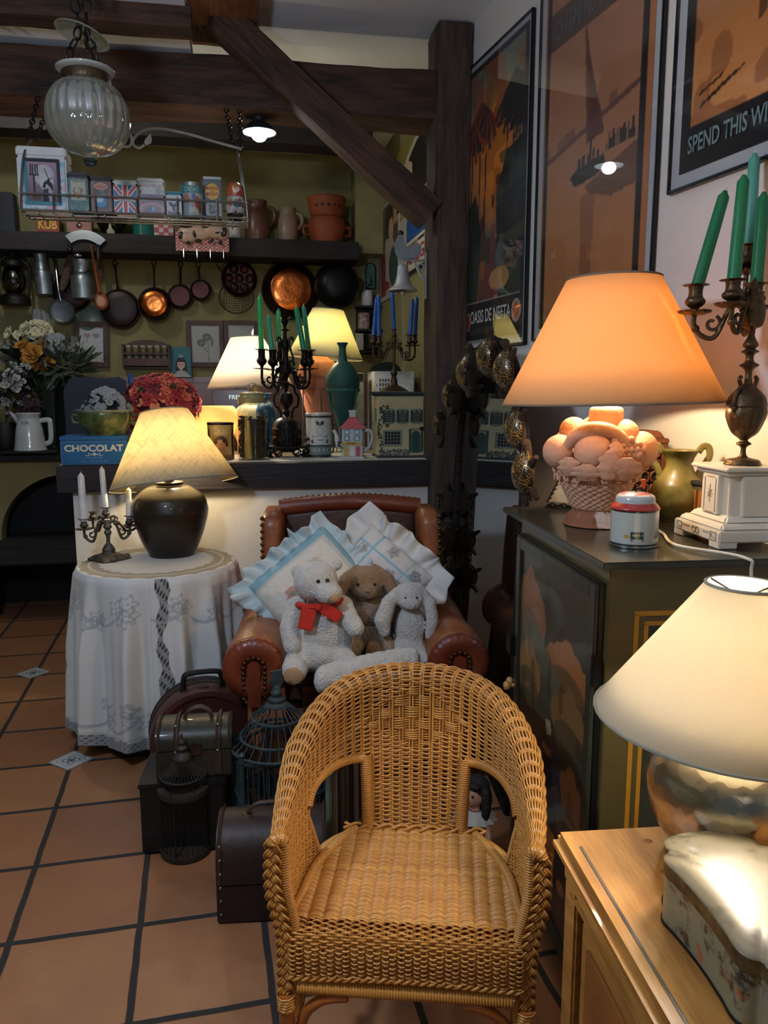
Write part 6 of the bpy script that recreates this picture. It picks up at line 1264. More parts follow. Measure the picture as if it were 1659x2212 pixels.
cv = Canvas(70, 70, '#cfccc2'); cv.rect(0, 0, .09, 1, '#7fa7b5'); cv.rect(0, 0, 1, .07, '#7fa7b5'); cv.rect(.09, .07, .13, 1, '#b9bcb8'); cv.rect(.1, .07, 1, .11, '#b9bcb8')
for (x, y, c) in ((.62, .58, '#b9736a'), (.3, .35, '#b9b3a5'), (.75, .3, '#a9a89c'), (.38, .72, '#b98f80'), (.85, .7, '#b9a78f')):
    for i in range(5): cv.ell(x+.045*math.cos(i*1.26), y+.045*math.sin(i*1.26), .035, .035, c)
    cv.ell(x, y, .03, .03, '#8a8f7a')
def fr_rot(tilt, roll, yaw=0): return (Matrix.Rotation(-YAW+yaw, 3, 'Z') @ Matrix.Rotation(tilt, 3, 'X') @ Matrix.Rotation(roll, 3, 'Y')).to_euler()
cushion('ruffled_cushion', 'cream cushion with blue-edged frill, left one behind the white bear', P(686, 1278, 3.00), fr_rot(R(-26), R(50), R(4)), .37, .13, cv, '#b2c4c9', seed=1)
cv = Canvas(70, 70, '#c2c5c6')
cv.line(.22, 0, .22, 1, .012, '#7fb0c4'); cv.line(0, .22, 1, .22, .012, '#7fb0c4'); cv.line(.72, 0, .72, 1, .008, '#8fb7c6')
for (x, y, c, r) in ((.4, .5, '#b39a96', .055), (.55, .75, '#8e9296', .06), (.12, .3, '#9a9c9f', .05), (.6, .35, '#9ba0a1', .05), (.85, .6, '#8e9296', .06), (.35, .85, '#a5a0a0', .05), (.85, .15, '#8e9296', .05), (.45, .1, '#999da0', .05)):
    for i in range(5): cv.ell(x+r*math.cos(i*1.26), y+r*math.sin(i*1.26), r*.6, r*.6, c)
    cv.ell(x, y, r*.4, r*.4, '#7d7f80')
cushion('ruffled_cushion', 'white flowered cushion with wide frill, right one behind the rabbits', P(812, 1256, 3.06), fr_rot(R(-22), R(40), R(-4)), .315, .13, cv, '#c3c7c9', rw=.085, nw=11, seed=5)
# ---------------------------------------------------------- soft toys
M('plush_white', '#c9c8c2', .95, var=.08, sc=30, bump=1., bsc=170, sheen=.4); M('plush_tan', '#8f7253', .95, var=.12, sc=30, bump=1., bsc=170, sheen=.3); M('knit', '#8f7f70', .95, var=.12, sc=60, bump=1., bsc=160); M('red_felt', '#b52a1c', .85, var=.1); M('sole_tan', '#a98763', .8); M('black_eye', '#0c0b0b', .1, coat=1.)
def gingham():
    nt = NT('gingham'); b = nt.n('ShaderNodeBsdfPrincipled', Roughness=.9); nt.l(b, 0, nt.out, 0); tc = nt.n('ShaderNodeTexCoord'); ch = nt.n('ShaderNodeTexChecker', Scale=110.); ch.inputs[1].default_value = c4(lin('#84715f')); ch.inputs[2].default_value = c4(lin('#a39483')); nt.l(tc, 'Object', ch, 0); nt.l(ch, 0, b, 0); return nt.m
FUR = bpy.data.textures.new('fur', 'CLOUDS'); FUR.noise_scale = .012; FUR.noise_depth = 2
def fuse(mb, name, mat, parent, vox=.006, fur=.005, sm=4):
    o = mb.obj(name, mat, parent, smooth=180)
    m = o.modifiers.new('r', 'REMESH'); m.mode = 'VOXEL'; m.voxel_size = vox; m.use_smooth_shade = True
    m = o.modifiers.new('s', 'SMOOTH'); m.iterations = sm; m.factor = .5
    if fur: m = o.modifiers.new('d', 'DISPLACE'); m.texture = FUR; m.strength = fur; m.mid_level = .5; m.texture_coords = 'LOCAL'
    return o
def limb(mb, pts, rs, k):
    P_ = [Vector(p)*k for p in pts]; n = 7
    for i in range(len(P_)-1):
        for j in range(n+(i == len(P_)-2)): f = j/n; mb.ball(P_[i].lerp(P_[i+1], f), (rs[i]+(rs[i+1]-rs[i])*f)*k, seg=12, rings=8)
def toy(name, label, u, v, d, ks=1.): p = P(u, v, d); p.z = ZSEAT; return thing(name, label, 'soft toy', p, -YAW), mpp(p)*ks
# white bear with red scarf; local px frame: x right, y away, z up from the seat
t, k = toy('teddy_bear', 'big white plush bear with a red scarf, left on the armchair', 692, 1440, 2.78, 1.05)
mb = MB(); mb.ball((8*k, 6*k, 78*k), (64*k, 52*k, 76*k)).ball((0, -6*k, 40*k), (66*k, 50*k, 40*k)).ball((-6*k, -8*k, 188*k), (46*k, 44*k, 42*k)).ball((22*k, -38*k, 172*k), (28*k, 30*k, 22*k)).ball((-42*k, 0, 206*k), (15*k, 8*k, 16*k)).ball((34*k, 14*k, 218*k), (13*k, 8*k, 13*k))
limb(mb, [(-46, -4, 132), (-58, -26, 96), (-52, -42, 66)], [24, 21, 19], k); limb(mb, [(46, -2, 134), (62, -30, 116), (74, -44, 102)], [24, 20, 19], k)
limb(mb, [(-38, -14, 30), (-46, -50, 24), (-44, -78, 26)], [30, 26, 25], k); limb(mb, [(36, -10, 34), (56, -44, 30), (62, -64, 30)], [30, 25, 23], k)
fuse(mb, 'plush_body', M('plush_white'), t)
for x, z in ((2, 198), (20, 200)): MB().ball((x*k, -48*k if x < 10 else -46*k, z*k), 4*k, seg=12, rings=8).obj('eye', M('black_eye'), t)
MB().ball((34*k, -66*k, 168*k), (11*k, 6*k, 9*k), seg=14, rings=8).obj('nose', M('sole_tan'), t)
MB().ball((-44*k, -102*k, 24*k), (19*k, 4*k, 18*k), seg=16, rings=8).obj('foot_sole', M('sole_tan'), t)
mb = MB().tube([(44*k*math.cos(a*PI/14), -4*k+42*k*math.sin(a*PI/14), (147+4*math.cos(a*PI/14))*k) for a in range(28)], 8*k, 8, closed=True, flat=.8); mb.obj('scarf_band', M('red_felt'), t)
MB().box((-20*k, -54*k, 124*k), (30*k, 4*k, 44*k), (R(-12), R(12), 0), bev=.003).obj('scarf_tail', M('red_felt'), t); MB().box((28*k, -54*k, 136*k), (40*k, 4*k, 24*k), (R(-8), R(34), R(6)), bev=.003).obj('scarf_tail', M('red_felt'), t)
MB().ball((2*k, -50*k, 146*k), (9*k, 7*k, 8*k)).obj('scarf_knot', M('red_felt'), t)
# tan rabbit in knitted jumper
t, k = toy('plush_rabbit', 'tan plush rabbit with long ears, knitted jumper and checked trousers, in the middle', 792, 1388, 2.98, 1.14)
mb = MB(); mb.ball((0, -6*k, 132*k), (33*k, 31*k, 34*k)).ball((4*k, -34*k, 124*k), (18*k, 14*k, 14*k))
limb(mb, [(-18, -4, 160), (-40, -16, 142), (-52, -26, 108), (-60, -30, 80)], [8, 11, 12, 7], k); limb(mb, [(16, -4, 162), (40, -14, 144), (54, -24, 110), (62, -28, 80)], [8, 11, 12, 7], k)
limb(mb, [(-30, -6, 92), (-44, -30, 70), (-40, -44, 56)], [13, 12, 11], k); mb.ball((0, 4*k, 70*k), (34*k, 28*k, 44*k)); mb.ball((14*k, -70*k, 22*k), (15*k, 16*k, 20*k))
fuse(mb, 'plush_body', M('plush_tan'), t)
mb = MB(); mb.ball((0, 2*k, 72*k), (42*k, 34*k, 36*k)); limb(mb, [(-28, -4, 92), (-42, -26, 72)], [16, 15], k); limb(mb, [(28, -4, 92), (40, -20, 70)], [16, 15], k); fuse(mb, 'jumper', M('knit'), t, fur=.002)
mb = MB(); mb.ball((0, -2*k, 34*k), (42*k, 36*k, 32*k)); limb(mb, [(-16, -10, 26), (-26, -52, 20)], [22, 20], k); limb(mb, [(18, -10, 26), (38, -50, 20)], [24, 21], k); fuse(mb, 'trousers', gingham(), t, fur=.0)
for x in (-15, 16): MB().ball((x*k, -36*k, 138*k), 3*k, seg=10, rings=6).obj('eye', M('black_eye'), t)
MB().ball((4*k, -48*k, 128*k), (5*k, 3*k, 3*k), seg=10, rings=6).obj('nose', M('knit'), t)
# white long-eared rabbit
t, k = toy('plush_rabbit', 'small white plush rabbit with drooping ears beside the right arm', 886, 1410, 2.90, 1.10)
mb = MB(); mb.ball((0, 0, 124*k), (31*k, 28*k, 28*k)).ball((0, -20*k, 116*k), (20*k, 14*k, 14*k)).ball((0, 4*k, 58*k), (32*k, 27*k, 48*k)).ball((-4*k, -4*k, 24*k), (36*k, 28*k, 24*k))
limb(mb, [(-16, 2, 142), (-42, -14, 116), (-54, -24, 84), (-50, -28, 62)], [9, 15, 17, 11], k); limb(mb, [(16, 2, 142), (38, -10, 114), (42, -18, 78), (36, -22, 52)], [9, 12, 13, 9], k)
limb(mb, [(14, -10, 18), (26, -40, 12), (32, -54, 14)], [17, 14, 13], k); limb(mb, [(-16, -8, 18), (-22, -34, 14)], [17, 15], k)
fuse(mb, 'plush_body', M('plush_white'), t)
for x in (-10, 11): MB().ball((x*k, -25*k, 128*k), 2.4*k, seg=10, rings=6).obj('eye', M('black_eye'), t)
# white fluffy bolster
p = P(795, 1432, 2.60); p.z = ZSEAT; k = mpp(p); t = thing('fluffy_bolster', 'white fluffy elongated plush cushion at the seat front', 'cushion', p, -YAW)
mb = MB()
for i in range(16): f = i/15-.5; mb.ball((f*196*k, 10*k+(f*40-8)*k*0+f*60*k, (36+f*20)*k), (34*k*(1-.5*abs(2*f)**4), 34*k, (35-6*abs(2*f)**3)*k))
fuse(mb, 'plush_cover', M('plush_white'), t, vox=.007, fur=.007)
# ================================================================== arched mirror with tortoises climbing its frame, travel posters
def wall_frame(p_world, rz_extra=0.): return -PI/2+WA
WROT = math.atan2(WD.y, WD.x)-PI   # local x runs along the wall towards the camera... local -y faces the room
# local frame for things on the right wall: x = -WD (towards the camera), y = -WN (into the wall), z up
def wmat(): return Matrix((-WD, -WN, Vector((0, 0, 1)))).transposed()
WEUL = wmat().to_euler()
def w2(u, v, off=0.):
    q = Pw(u, v, off)-WP; return -q.dot(WD), q.z
def on_wall(x, z, off=0.): return WP-WD*x+WN*off+Vector((0, 0, z-WP.z))
# ---- mirror: leans in the corner, turned a little out from the wall
ML, MR = Vector((.990, 3.56, 0)), Vector((.850, 2.30, 0)); mx_ = (MR-ML).normalized(); mw = (MR-ML).length; r = mw/2
my_ = Vector((0, 0, 1)).cross(mx_); lean = R(1.5)
MROT = Matrix((mx_, my_, Vector((0, 0, 1)))).transposed() @ Matrix.Rotation(-lean, 3, 'X')
mz = (ML+MR)/2+Vector((0, 0, .02)); MN = -(MROT @ Vector((0, 1, 0)))
t = thing('tortoise_mirror', 'wide arched mirror framed by climbing bronze tortoises, leaning between post and cabinet', 'mirror', mz); t.rotation_euler = MROT.to_euler(); mirror = t
h = 1.62; zs = .98
def arch(rr, z0, n=32): return [(-rr, z0), (rr, z0)]+[(rr*math.copysign(abs(math.cos(i*PI/n))**.8, math.cos(i*PI/n)), zs+(h-zs-(r-rr))*abs(math.sin(i*PI/n))**.8) for i in range(n+1)]
nt = NT('mirror_silver'); g = nt.n('ShaderNodeBsdfGlossy', Roughness=.012); g.inputs[0].default_value = (.62, .66, .68, 1); nt.l(g, 0, nt.out, 0)
MB().prism(arch(r-.02, .06), 0, .006, T=XF).obj('mirror_glass', nt.m, t, smooth=0)
MB().prism(arch(r-.018, .055), -.012, -.001, T=XF).obj('backing_board', M('black'), t, smooth=0)
path = [Vector((x, -.008, z)) for x, z in arch(r-.01, .05, 40)]
MB().tube(path, .016, 10, closed=True).obj('frame', M('mirror_frame', '#1a1512', .5, .4, var=.4, bump=.4, bsc=60), t)
def Pm(u, v, off): rr_ = ray(u, v); o = mz+MN*off; return CAM+rr_*((o-CAM).dot(MN)/rr_.dot(MN))
def shell_mat():
    nt = NT('tortoise_shell'); b = nt.n('ShaderNodeBsdfPrincipled', Roughness=.32, Metallic=.5); nt.l(b, 0, nt.out, 0); b.inputs['Coat Weight'].default_value = .4
    tc = nt.n('ShaderNodeTexCoord'); vo = nt.n('ShaderNodeTexVoronoi', feature='DISTANCE_TO_EDGE', Scale=2.3); nt.l(tc, 'Object', vo, 'Vector')
    rp = nt.n('ShaderNodeMapRange'); rp.inputs[1].default_value = .03; rp.inputs[2].default_value = .05; nt.l(vo, 'Distance', rp, 0)
    v2 = nt.n('ShaderNodeTexVoronoi', Scale=15.); nt.l(tc, 'Object', v2, 'Vector'); r2 = nt.n('ShaderNodeMapRange'); r2.inputs[1].default_value = .25; r2.inputs[2].default_value = .5; nt.l(v2, 'Distance', r2, 0)
    m1 = mixrgb(nt, lin('#a2946f'), lin('#2a231b')); nt.l(r2, 0, m1, 0)
    r3 = nt.n('ShaderNodeMapRange'); r3.inputs[1].default_value = .07; r3.inputs[2].default_value = .10; nt.l(vo, 'Distance', r3, 0); m0 = mixrgb(nt, lin('#14100d'), (0, 0, 0)); nt.l(m1, 2, m0, 7); nt.l(r3, 0, m0, 0)
    m2 = mixrgb(nt, lin('#a8863f'), (0, 0, 0)); nt.l(m0, 2, m2, 7); nt.l(rp, 0, m2, 0); nt.l(m2, 2, b, 'Base Color')
    bp = nt.n('ShaderNodeBump', Strength=.7, Distance=.05); nt.l(rp, 0, bp, 'Height'); nt.l(bp, 0, b, 'Normal'); return nt.m
SHM = shell_mat(); M('tortoise_skin', '#3f3225', .5, .3, var=.35, bump=.5, bsc=120)
first = []
def tortoise(cen, s, along, out):
    """along: heading (local), out: shell direction"""
    a = Vector(along).normalized(); o = Vector(out).normalized(); o = (o-a*o.dot(a)).normalized(); y = o.cross(a); m = Matrix((a, y, o)).transposed().to_4x4(); m.translation = cen
    if not first:
        body = MB().ball((0, 0, 0), (.95, .76, .22), seg=20, rings=10)
        for sx in (-1, 1):
            for sy in (-1, 1):
                for i in range(4): body.ball((sx*(.55+.1*i), sy*(.62+.12*i), -.04-.04*i), .20-.025*i, seg=8, rings=6)
        for i in range(4): body.ball((.9+.13*i, 0, .02+.03*i), .17+.015*i-.0*i, seg=10, rings=7)
        body.ball((-1.05, 0, -.05), (.22, .08, .07), seg=8, rings=6)
        b = body.obj('tortoise', M('tortoise_skin'), mirror, smooth=180); sh = MB().lathe(smooth_prof([(1.0, 0), (1.02, .08), (.9, .34), (.62, .60), (.3, .74), (0, .78)], 4), 32, Tm(s=(1, .82, 1))).obj('shell', SHM, b, smooth=180)
        first.append((b, sh))
    else:
        b = linkcopy(first[0][0], mirror); sh = linkcopy(first[0][1], b)
    b.matrix_local = m @ Matrix.Diagonal((s, s, s, 1)); return b
def loc(u, v, off):
    return MROT.transposed() @ (Pm(u, v, off)-mz)
for (u, v, spx, ang, off, lean) in ((1062, 772, 36, 75, .05, -.2), (1018, 806, 36, 62, .05, -.5), (985, 856, 33, 68, .05, -.9), (966, 917, 34, 74, .05, -1.0), (957, 1004, 33, 80, .05, -1.0), (1100, 800, 38, 95, .035, -.1), (1122, 928, 36, 100, .02, -.1), (1143, 1022, 42, 80, .03, -.1)):
    c = loc(u, v, off); s = 1.2*spx*mpp(Pm(u, v, off)); tortoise(c, s, (-math.cos(R(ang)) if False else math.cos(R(ang))*.6, -.1, math.sin(R(ang))), (lean, -1., .1))
for (u, v) in ((968, 1085), (972, 1165), (975, 1245)): c = loc(u, v, .04); tortoise(c, 30*mpp(Pm(u, v, .04)), (.1, -.1, 1), (-1.2, -.5, 0))
# ---- travel posters in thin black frames
def wall_poster(name, label, u0, u1, z0, z1, cv, off=.012, margin=.03, mat_w='mount_grey', fr=.009):
    x0 = u0; x1 = u1; w, hh = x1-x0, z1-z0
    t = thing(name, label, 'framed poster', on_wall((x0+x1)/2, z0, off)); t.rotation_euler = WEUL
    mb = MB()
    for (x, z, sx, sz) in ((-w/2+fr/2, hh/2, fr, hh), (w/2-fr/2, hh/2, fr, hh), (0, fr/2, w-2*fr, fr), (0, hh-fr/2, w-2*fr, fr)): mb.box((x, 0, z), (sx, .016, sz), bev=.002)
    mb.obj('frame', M('black_frame', '#0e0f12', .35, var=.2), t)
    MB().box((0, .004, hh/2), (w-fr, .006, hh-fr)).obj('mount', M(mat_w), t)
    pw, ph = w-2*fr-2*margin, hh-2*fr-2*margin
    print_panel(cv, pw, ph, 'print', t, Tm((0, -.0005, fr+margin)), Mpaint('poster_print', .45))
    MB().box((0, -.008, hh/2), (w-2*fr, .002, hh-2*fr)).obj('glass', Mglass('poster_glass', '#ffffff', .012, .97, .03), t)
    return t, pw, ph, fr+margin
M('mount_grey', '#b4b9bd', .7, var=.03); M('mount_orange', '#b06a3a', .7, var=.04)
# palms over a sunset oasis
cv = Canvas(90, 230, '#23222a'); cv.rect(.03, .01, .97, .99, '#14161c'); m = (cv.X > .05) & (cv.X < .95) & (cv.Y > .02) & (cv.Y < .845)
tmp = cv.a.copy(); cv.grad(.02, .845, '#5f6a5a', '#4a2e22', .05, .95); g = np.clip(1-((cv.X-.45)/.5)**2-((cv.Y-.33)/.28)**2, 0, 1)[..., None]; cv.a[m] = (cv.a*(1-g)+np.array(lin('#d9832f'))*g)[m]
cv.blot(3, 9, .6, '#8a4a22', .5, m, 1, 1.5); cv.blot(5, 10, .62, '#5a4a26', .5, m & (cv.Y < .3)); cv.blot(7, 8, .6, '#7a2c1c', .55, m & (cv.Y < .22)); cv.blot(8, 12, .58, '#1a2421', .8, m & (cv.Y > .42)); cv.blot(9, 10, .63, '#5f2530', .7, m & (cv.Y > .55)); cv.blot(10, 9, .66, '#8a6a45', .7, m & (cv.Y > .6) & (cv.X > .4))
for (x, y0) in ((.28, .14), (.38, .18), (.72, .16), (.82, .12), (.9, .2), (.14, .2)):
    cv.line(x, y0, x-.03, .6, .004, '#22263a', asp=.39)
    for i in range(16): a = R(20+i*9.5); L = .085+.03*math.sin(i*2.3); col = ['#6a2a22', '#2c2233', '#233129', '#8a3a22'][(i+int(x*20)) % 4 if x < .5 else 1+(i % 2)]; cv.line(x, y0, x+math.cos(a)*L*2.0, y0+math.sin(a)*L*.9+.03, .009, col, .9, asp=.39)
cv.poly([(.55, .5), (.7, .36), (.95, .33), (.95, .845), (.6, .845)], '#1a2224'); cv.blot(12, 14, .62, '#2c3a33', .7, m & (cv.X > .55) & (cv.Y > .35)); cv.poly([(.05, .5), (.2, .45), (.3, .6), (.25, .845), (.05, .845)], '#1c2a24'); cv.ell(.62, .78, .16, .04, '#a07a45', .7)
cv.a *= 1.5; cv.rect(.05, .845, .95, .85, '#8d9092'); cv.rect(.03, .85, .97, .985, '#16181d'); cv.ell(.09, .915, .055, .035, '#b09a90'); cv.ell(.09, .915, .045, .028, '#a03c2e'); cv.ell(.90, .905, .07, .04, '#a9a593'); cv.ell(.90, .905, .05, .03, '#b06a4a')
cv.rect(.03, .987, .97, 1, '#8d9092')
a0, a1 = w2(1004, 500)[0], w2(1150, 400)[0]; zz1 = (w2(1001, 176)[1]+w2(1162, 5)[1])/2; zz0 = (w2(992, 755)[1]+w2(1136, 750)[1])/2
t, pw, ph, o = wall_poster('framed_poster', 'black framed poster of palms lettered OASIS DE NEFTA, nearest the post', a0, a1, zz0, zz1, cv, margin=.02)
M('poster_letters', '#c9cccc', .5); M('poster_letters_dim', '#565b60', .5)
text('OASIS DE NEFTA', pw*.68, ph*.048, M('poster_letters'), t, T=Tm((-.01, -.0025, o+ph*.098)), bold=.012)
text('FEDERATION DES SYNDICATS D’INITIATIVE', pw*.72, ph*.02, M('poster_letters_dim'), t, T=Tm((-.005, -.0025, o+ph*.045)))
# sailing boat on a calm tan river
cv = Canvas(100, 220, '#8c5a3a'); cv.grad(0, 1, '#a07058', '#b57848'); cv.blot(31, 6, .55, '#bd8050', .4); cv.rect(0, 0, .015, 1, '#a8683c'); cv.rect(.02, 0, .055, 1, '#14121a'); cv.rect(.90, 0, .95, 1, '#14121a'); cv.rect(.95, 0, 1, 1, '#b06f42'); mi = (cv.X > .055) & (cv.X < .90)
cv.poly([(.055, .52), (.9, .44), (.9, .455), (.055, .535)], '#6a463b'); cv.blot(32, 16, .5, '#6a4238', .6, mi & (np.abs(cv.Y-(.515-.085*cv.X)) < .02))
cv.poly([(.40, .18), (.46, .30), (.62, .52), (.46, .53), (.43, .36)], '#5f332c'); cv.poly([(.40, .18), (.43, .36), (.46, .53), (.47, .40)], '#743f30', .8); cv.line(.5, .52, .5, .6, .003, '#2c1c1a', asp=.45)
cv.poly([(.30, .60), (.36, .585), (.62, .575), (.64, .60), (.58, .62), (.36, .63)], '#231b18')
for x, hh in ((.38, .02), (.42, .026), (.47, .022), (.52, .03), (.56, .02)): cv.rect(x, .58-hh, x+.025, .59, '#231b18')
for i in range(14): x = .64+i*.018; cv.rect(x, .555-.03*abs(math.sin(i*1.7)), x+.014, .575, '#2a201c')
cv.poly([(.45, .64), (.9, .58), (.9, .68), (.7, .69), (.5, .66)], '#57392c', .8); cv.poly([(.42, .66), (.56, .66), (.52, 1), (.44, 1)], '#6d3d2e', .5); cv.rect(.055, 0, .9, .02, '#8c6a56')

b0, b1 = w2(1166, 400)[0], w2(1432, 300)[0]; zb0 = w2(1156, 738)[1]; zq = (w2(1240, 45)[1]-zb0-.044)/(2.98-zb0-.088); cv.rect(.055, 1-zq-.055, .9, 1-zq+.045, '#3a2f2e', .85)
t, pw, ph, o = wall_poster('framed_poster', 'tall tan framed poster of a red-sailed boat, behind the orange lamp', b0, b1, zb0, 2.98, cv, margin=.035)
text('CHEMINS DE FER', pw*.74, ph*.055, M('poster_letters_dim'), t, T=Tm((-.02, -.0025, o+ph*zq)), bold=.01)
# orange dusk poster with black border
cv = Canvas(110, 150, '#100f13'); cv.rect(.05, .0, .95, .87, '#b5702f'); mi = (cv.X > .05) & (cv.X < .95) & (cv.Y < .87); cv.grad(0, .87, '#6a3a24', '#c98a52', .05, .95); cv.blot(41, 7, .5, '#b5702f', .5, mi); cv.blot(42, 9, .56, '#35201e', .85, mi & (cv.Y < .45+.1*cv.X)); cv.blot(43, 10, .6, '#7a3f24', .6, mi); cv.blot(44, 14, .62, '#26181a', .8, mi & (cv.X > .35) & (cv.Y < .7)); cv.poly([(.42, .1), (.5, .05), (.56, .45), (.5, .55)], '#2c1a1c', .8)
cv.line(.09, .785, .20, .76, .004, '#2c1a14', asp=.73); cv.line(.10, .82, .26, .775, .006, '#2c1a14', asp=.73); cv.line(.18, .80, .30, .765, .004, '#2c1a14', asp=.73)
c0 = w2(1451, 423)[0]; zc0 = w2(1451, 423)[1]
t, pw, ph, o = wall_poster('framed_poster', 'black-bordered orange poster lettered SPEND THIS WINTER, nearest the camera', c0, c0+.86, zc0, 2.98, cv, margin=.035)
text('SPEND THIS WINTER', .40, .047, M('poster_letters_teal', '#6f8a8c', .5), t, T=Tm((-pw/2+.235, -.0025, o+.068)), bold=.02)
# ================================================================== the wicker armchair in front
def cane_mat(name, c1, c2, rough=.38):
    nt = NT(name); b = nt.n('ShaderNodeBsdfPrincipled', Roughness=rough); nt.l(b, 0, nt.out, 0); b.inputs['Coat Weight'].default_value = .35; b.inputs['Coat Roughness'].default_value = .25
    tc = nt.n('ShaderNodeTexCoord'); nz = nt.n('ShaderNodeTexNoise', Scale=7., Detail=4.); nt.l(tc, 'Object', nz, 'Vector')
    at = nt.n('ShaderNodeAttribute', attribute_name='Col'); m = mixrgb(nt, lin(c1), lin(c2)); 
    ad = nt.n('ShaderNodeMath', operation='MULTIPLY_ADD'); ad.inputs[1].default_value = .55; nt.l(at, 'Fac', ad, 0); nz2 = nt.n('ShaderNodeMath', operation='MULTIPLY'); nz2.inputs[1].default_value = .55; nt.l(nz, 0, nz2, 0); nt.l(nz2, 0, ad, 2)
    nt.l(ad, 0, m, 0); nt.l(m, 2, b, 'Base Color'); return nt.m
CANE = cane_mat('woven_cane', '#a2662a', '#d29a4a'); M('cane_wrap', '#b0712e', .4, var=.22, sc=30, bump=.3, bsc=160, coat=.3); M('cane_leg', '#9c5a25', .35, var=.2, sc=10, coat=.4)
WROTZ = R(-15.5); WCEN = Vector((.340, 1.515, 0))
wt = thing('wicker_armchair', 'golden woven wicker armchair with openings beside its back, nearest the camera', 'armchair', WCEN, WROTZ)
class Strands:
    """many thin strands in one mesh (numpy tubes)"""
    def __init__(s): s.v = []; s.f = []; s.c = []; s.n = 0
    def add(s, pts, r, nrm=None, seg=5, flat=1., tone=None):
        P_ = np.asarray(pts, float); n = len(P_)
        if n < 2: return
        T = np.gradient(P_, axis=0); T /= np.linalg.norm(T, axis=1)[:, None]+1e-12
        N = np.asarray(nrm, float) if nrm is not None else np.tile(np.array([[0., 0., 1.]]), (n, 1)); N = N-T*(N*T).sum(1)[:, None]; N /= np.linalg.norm(N, axis=1)[:, None]+1e-12; B = np.cross(T, N)
        a = np.arange(seg)*2*np.pi/seg; V = P_[:, None, :]+r*(N[:, None, :]*np.cos(a)[None, :, None]*flat+B[:, None, :]*np.sin(a)[None, :, None])
        s.v.append(V.reshape(-1, 3)); i = np.arange(n-1)[:, None]*seg; k = np.arange(seg)[None, :]; k2 = (k+1) % seg
        s.f.append((np.stack([i+k, i+k2, i+seg+k2, i+seg+k], -1).reshape(-1, 4)+s.n)); s.n += n*seg
        s.c.append(np.full(n*seg, random.random() if tone is None else tone))
    def obj(s, name, mat, parent):
        v = np.vstack(s.v); f = np.vstack(s.f); me = bpy.data.meshes.new(name); me.vertices.add(len(v)); me.vertices.foreach_set('co', v.ravel()); me.loops.add(f.size); me.loops.foreach_set('vertex_index', f.ravel().astype(np.int32)); me.polygons.add(len(f)); me.polygons.foreach_set('loop_start', np.arange(0, f.size, 4, dtype=np.int32)); me.update(calc_edges=True)
        c = np.concatenate(s.c); at = me.color_attributes.new('Col', 'FLOAT_COLOR', 'POINT'); at.data.foreach_set('color', np.repeat(c[:, None], 4, 1).astype(np.float32).ravel())
        me.polygons.foreach_set('use_smooth', np.ones(len(f), bool)); me.materials.append(mat); o = bpy.data.objects.new(name, me); COL.objects.link(o); o.parent = parent; return o
def ucurve(Wd, yf, yb, e, n=400):
    ph = np.linspace(0, np.pi, n); x = -Wd*np.sign(np.cos(ph))*np.abs(np.cos(ph))**e; y = yf+(yb-yf)*np.sin(ph)**e
    d = np.concatenate([[0], np.cumsum(np.hypot(np.diff(x), np.diff(y)))]); t = d/d[-1]*2-1; return t, x, y
_b = ucurve(.232, -.185, .165, .60); _t = ucurve(.232, -.205, .215, .74)
def ztop(t): a = np.clip(np.abs(t), 0, 1); return .640+.193*(0.5+0.5*np.cos(np.pi*np.clip(a/1.0, 0, 1)**1.15))
def S(t, v):
    """shell point: t -1..1 round the back, v 0 seat .. 1 rim, >1 rolls outwards"""
    t = np.asarray(t, float); v = np.asarray(v, float)
    bx, by = np.interp(t, _b[0], _b[1]), np.interp(t, _b[0], _b[2]); tx, ty = np.interp(t, _t[0], _t[1]), np.interp(t, _t[0], _t[2])
    vv = np.minimum(v, 1.); zt = ztop(t); ww = np.maximum(vv, 0)**1.15
    x = bx+(tx-bx)*ww; y = by+(ty-by)*ww; z = .425+(zt-.425)*vv
    nx, ny = tx/.232**2, (ty+.0)/.30**2; l = np.hypot(nx, ny)+1e-9; nx, ny = nx/l, ny/l
    # rim roll: quarter circle outwards above v=.88
    q = np.clip((v-.86)/.30, 0, 1)*np.pi*.95; R0 = .026*(1-.62*np.clip((np.abs(t)-.6)/.4, 0, 1))
    x = x+nx*(R0-R0*np.cos(q))*(v > .86); y = y+ny*(R0-R0*np.cos(q))*(v > .86); z = np.where(v > .86, (.425+(zt-.425)*.86)+R0*1.15*np.sin(q), z)
    return np.stack([x, y, z], -1)
def SN(t, v):
    e = 1e-3; a = S(np.asarray(t)+e, v)-S(np.asarray(t)-e, v); b = S(t, np.asarray(v)+e)-S(t, np.asarray(v)-e); n = np.cross(a, b); n /= np.linalg.norm(n, axis=-1)[..., None]+1e-12; return -n
def hl(v): return .218+.02*v, .515+.13*min(1, max(0, v/.45))
def vtop(a): f = min(1, max(0, (a-.227)/.41)); return .445+.15*f-.09*max(0, (f-.7)/.3)**4
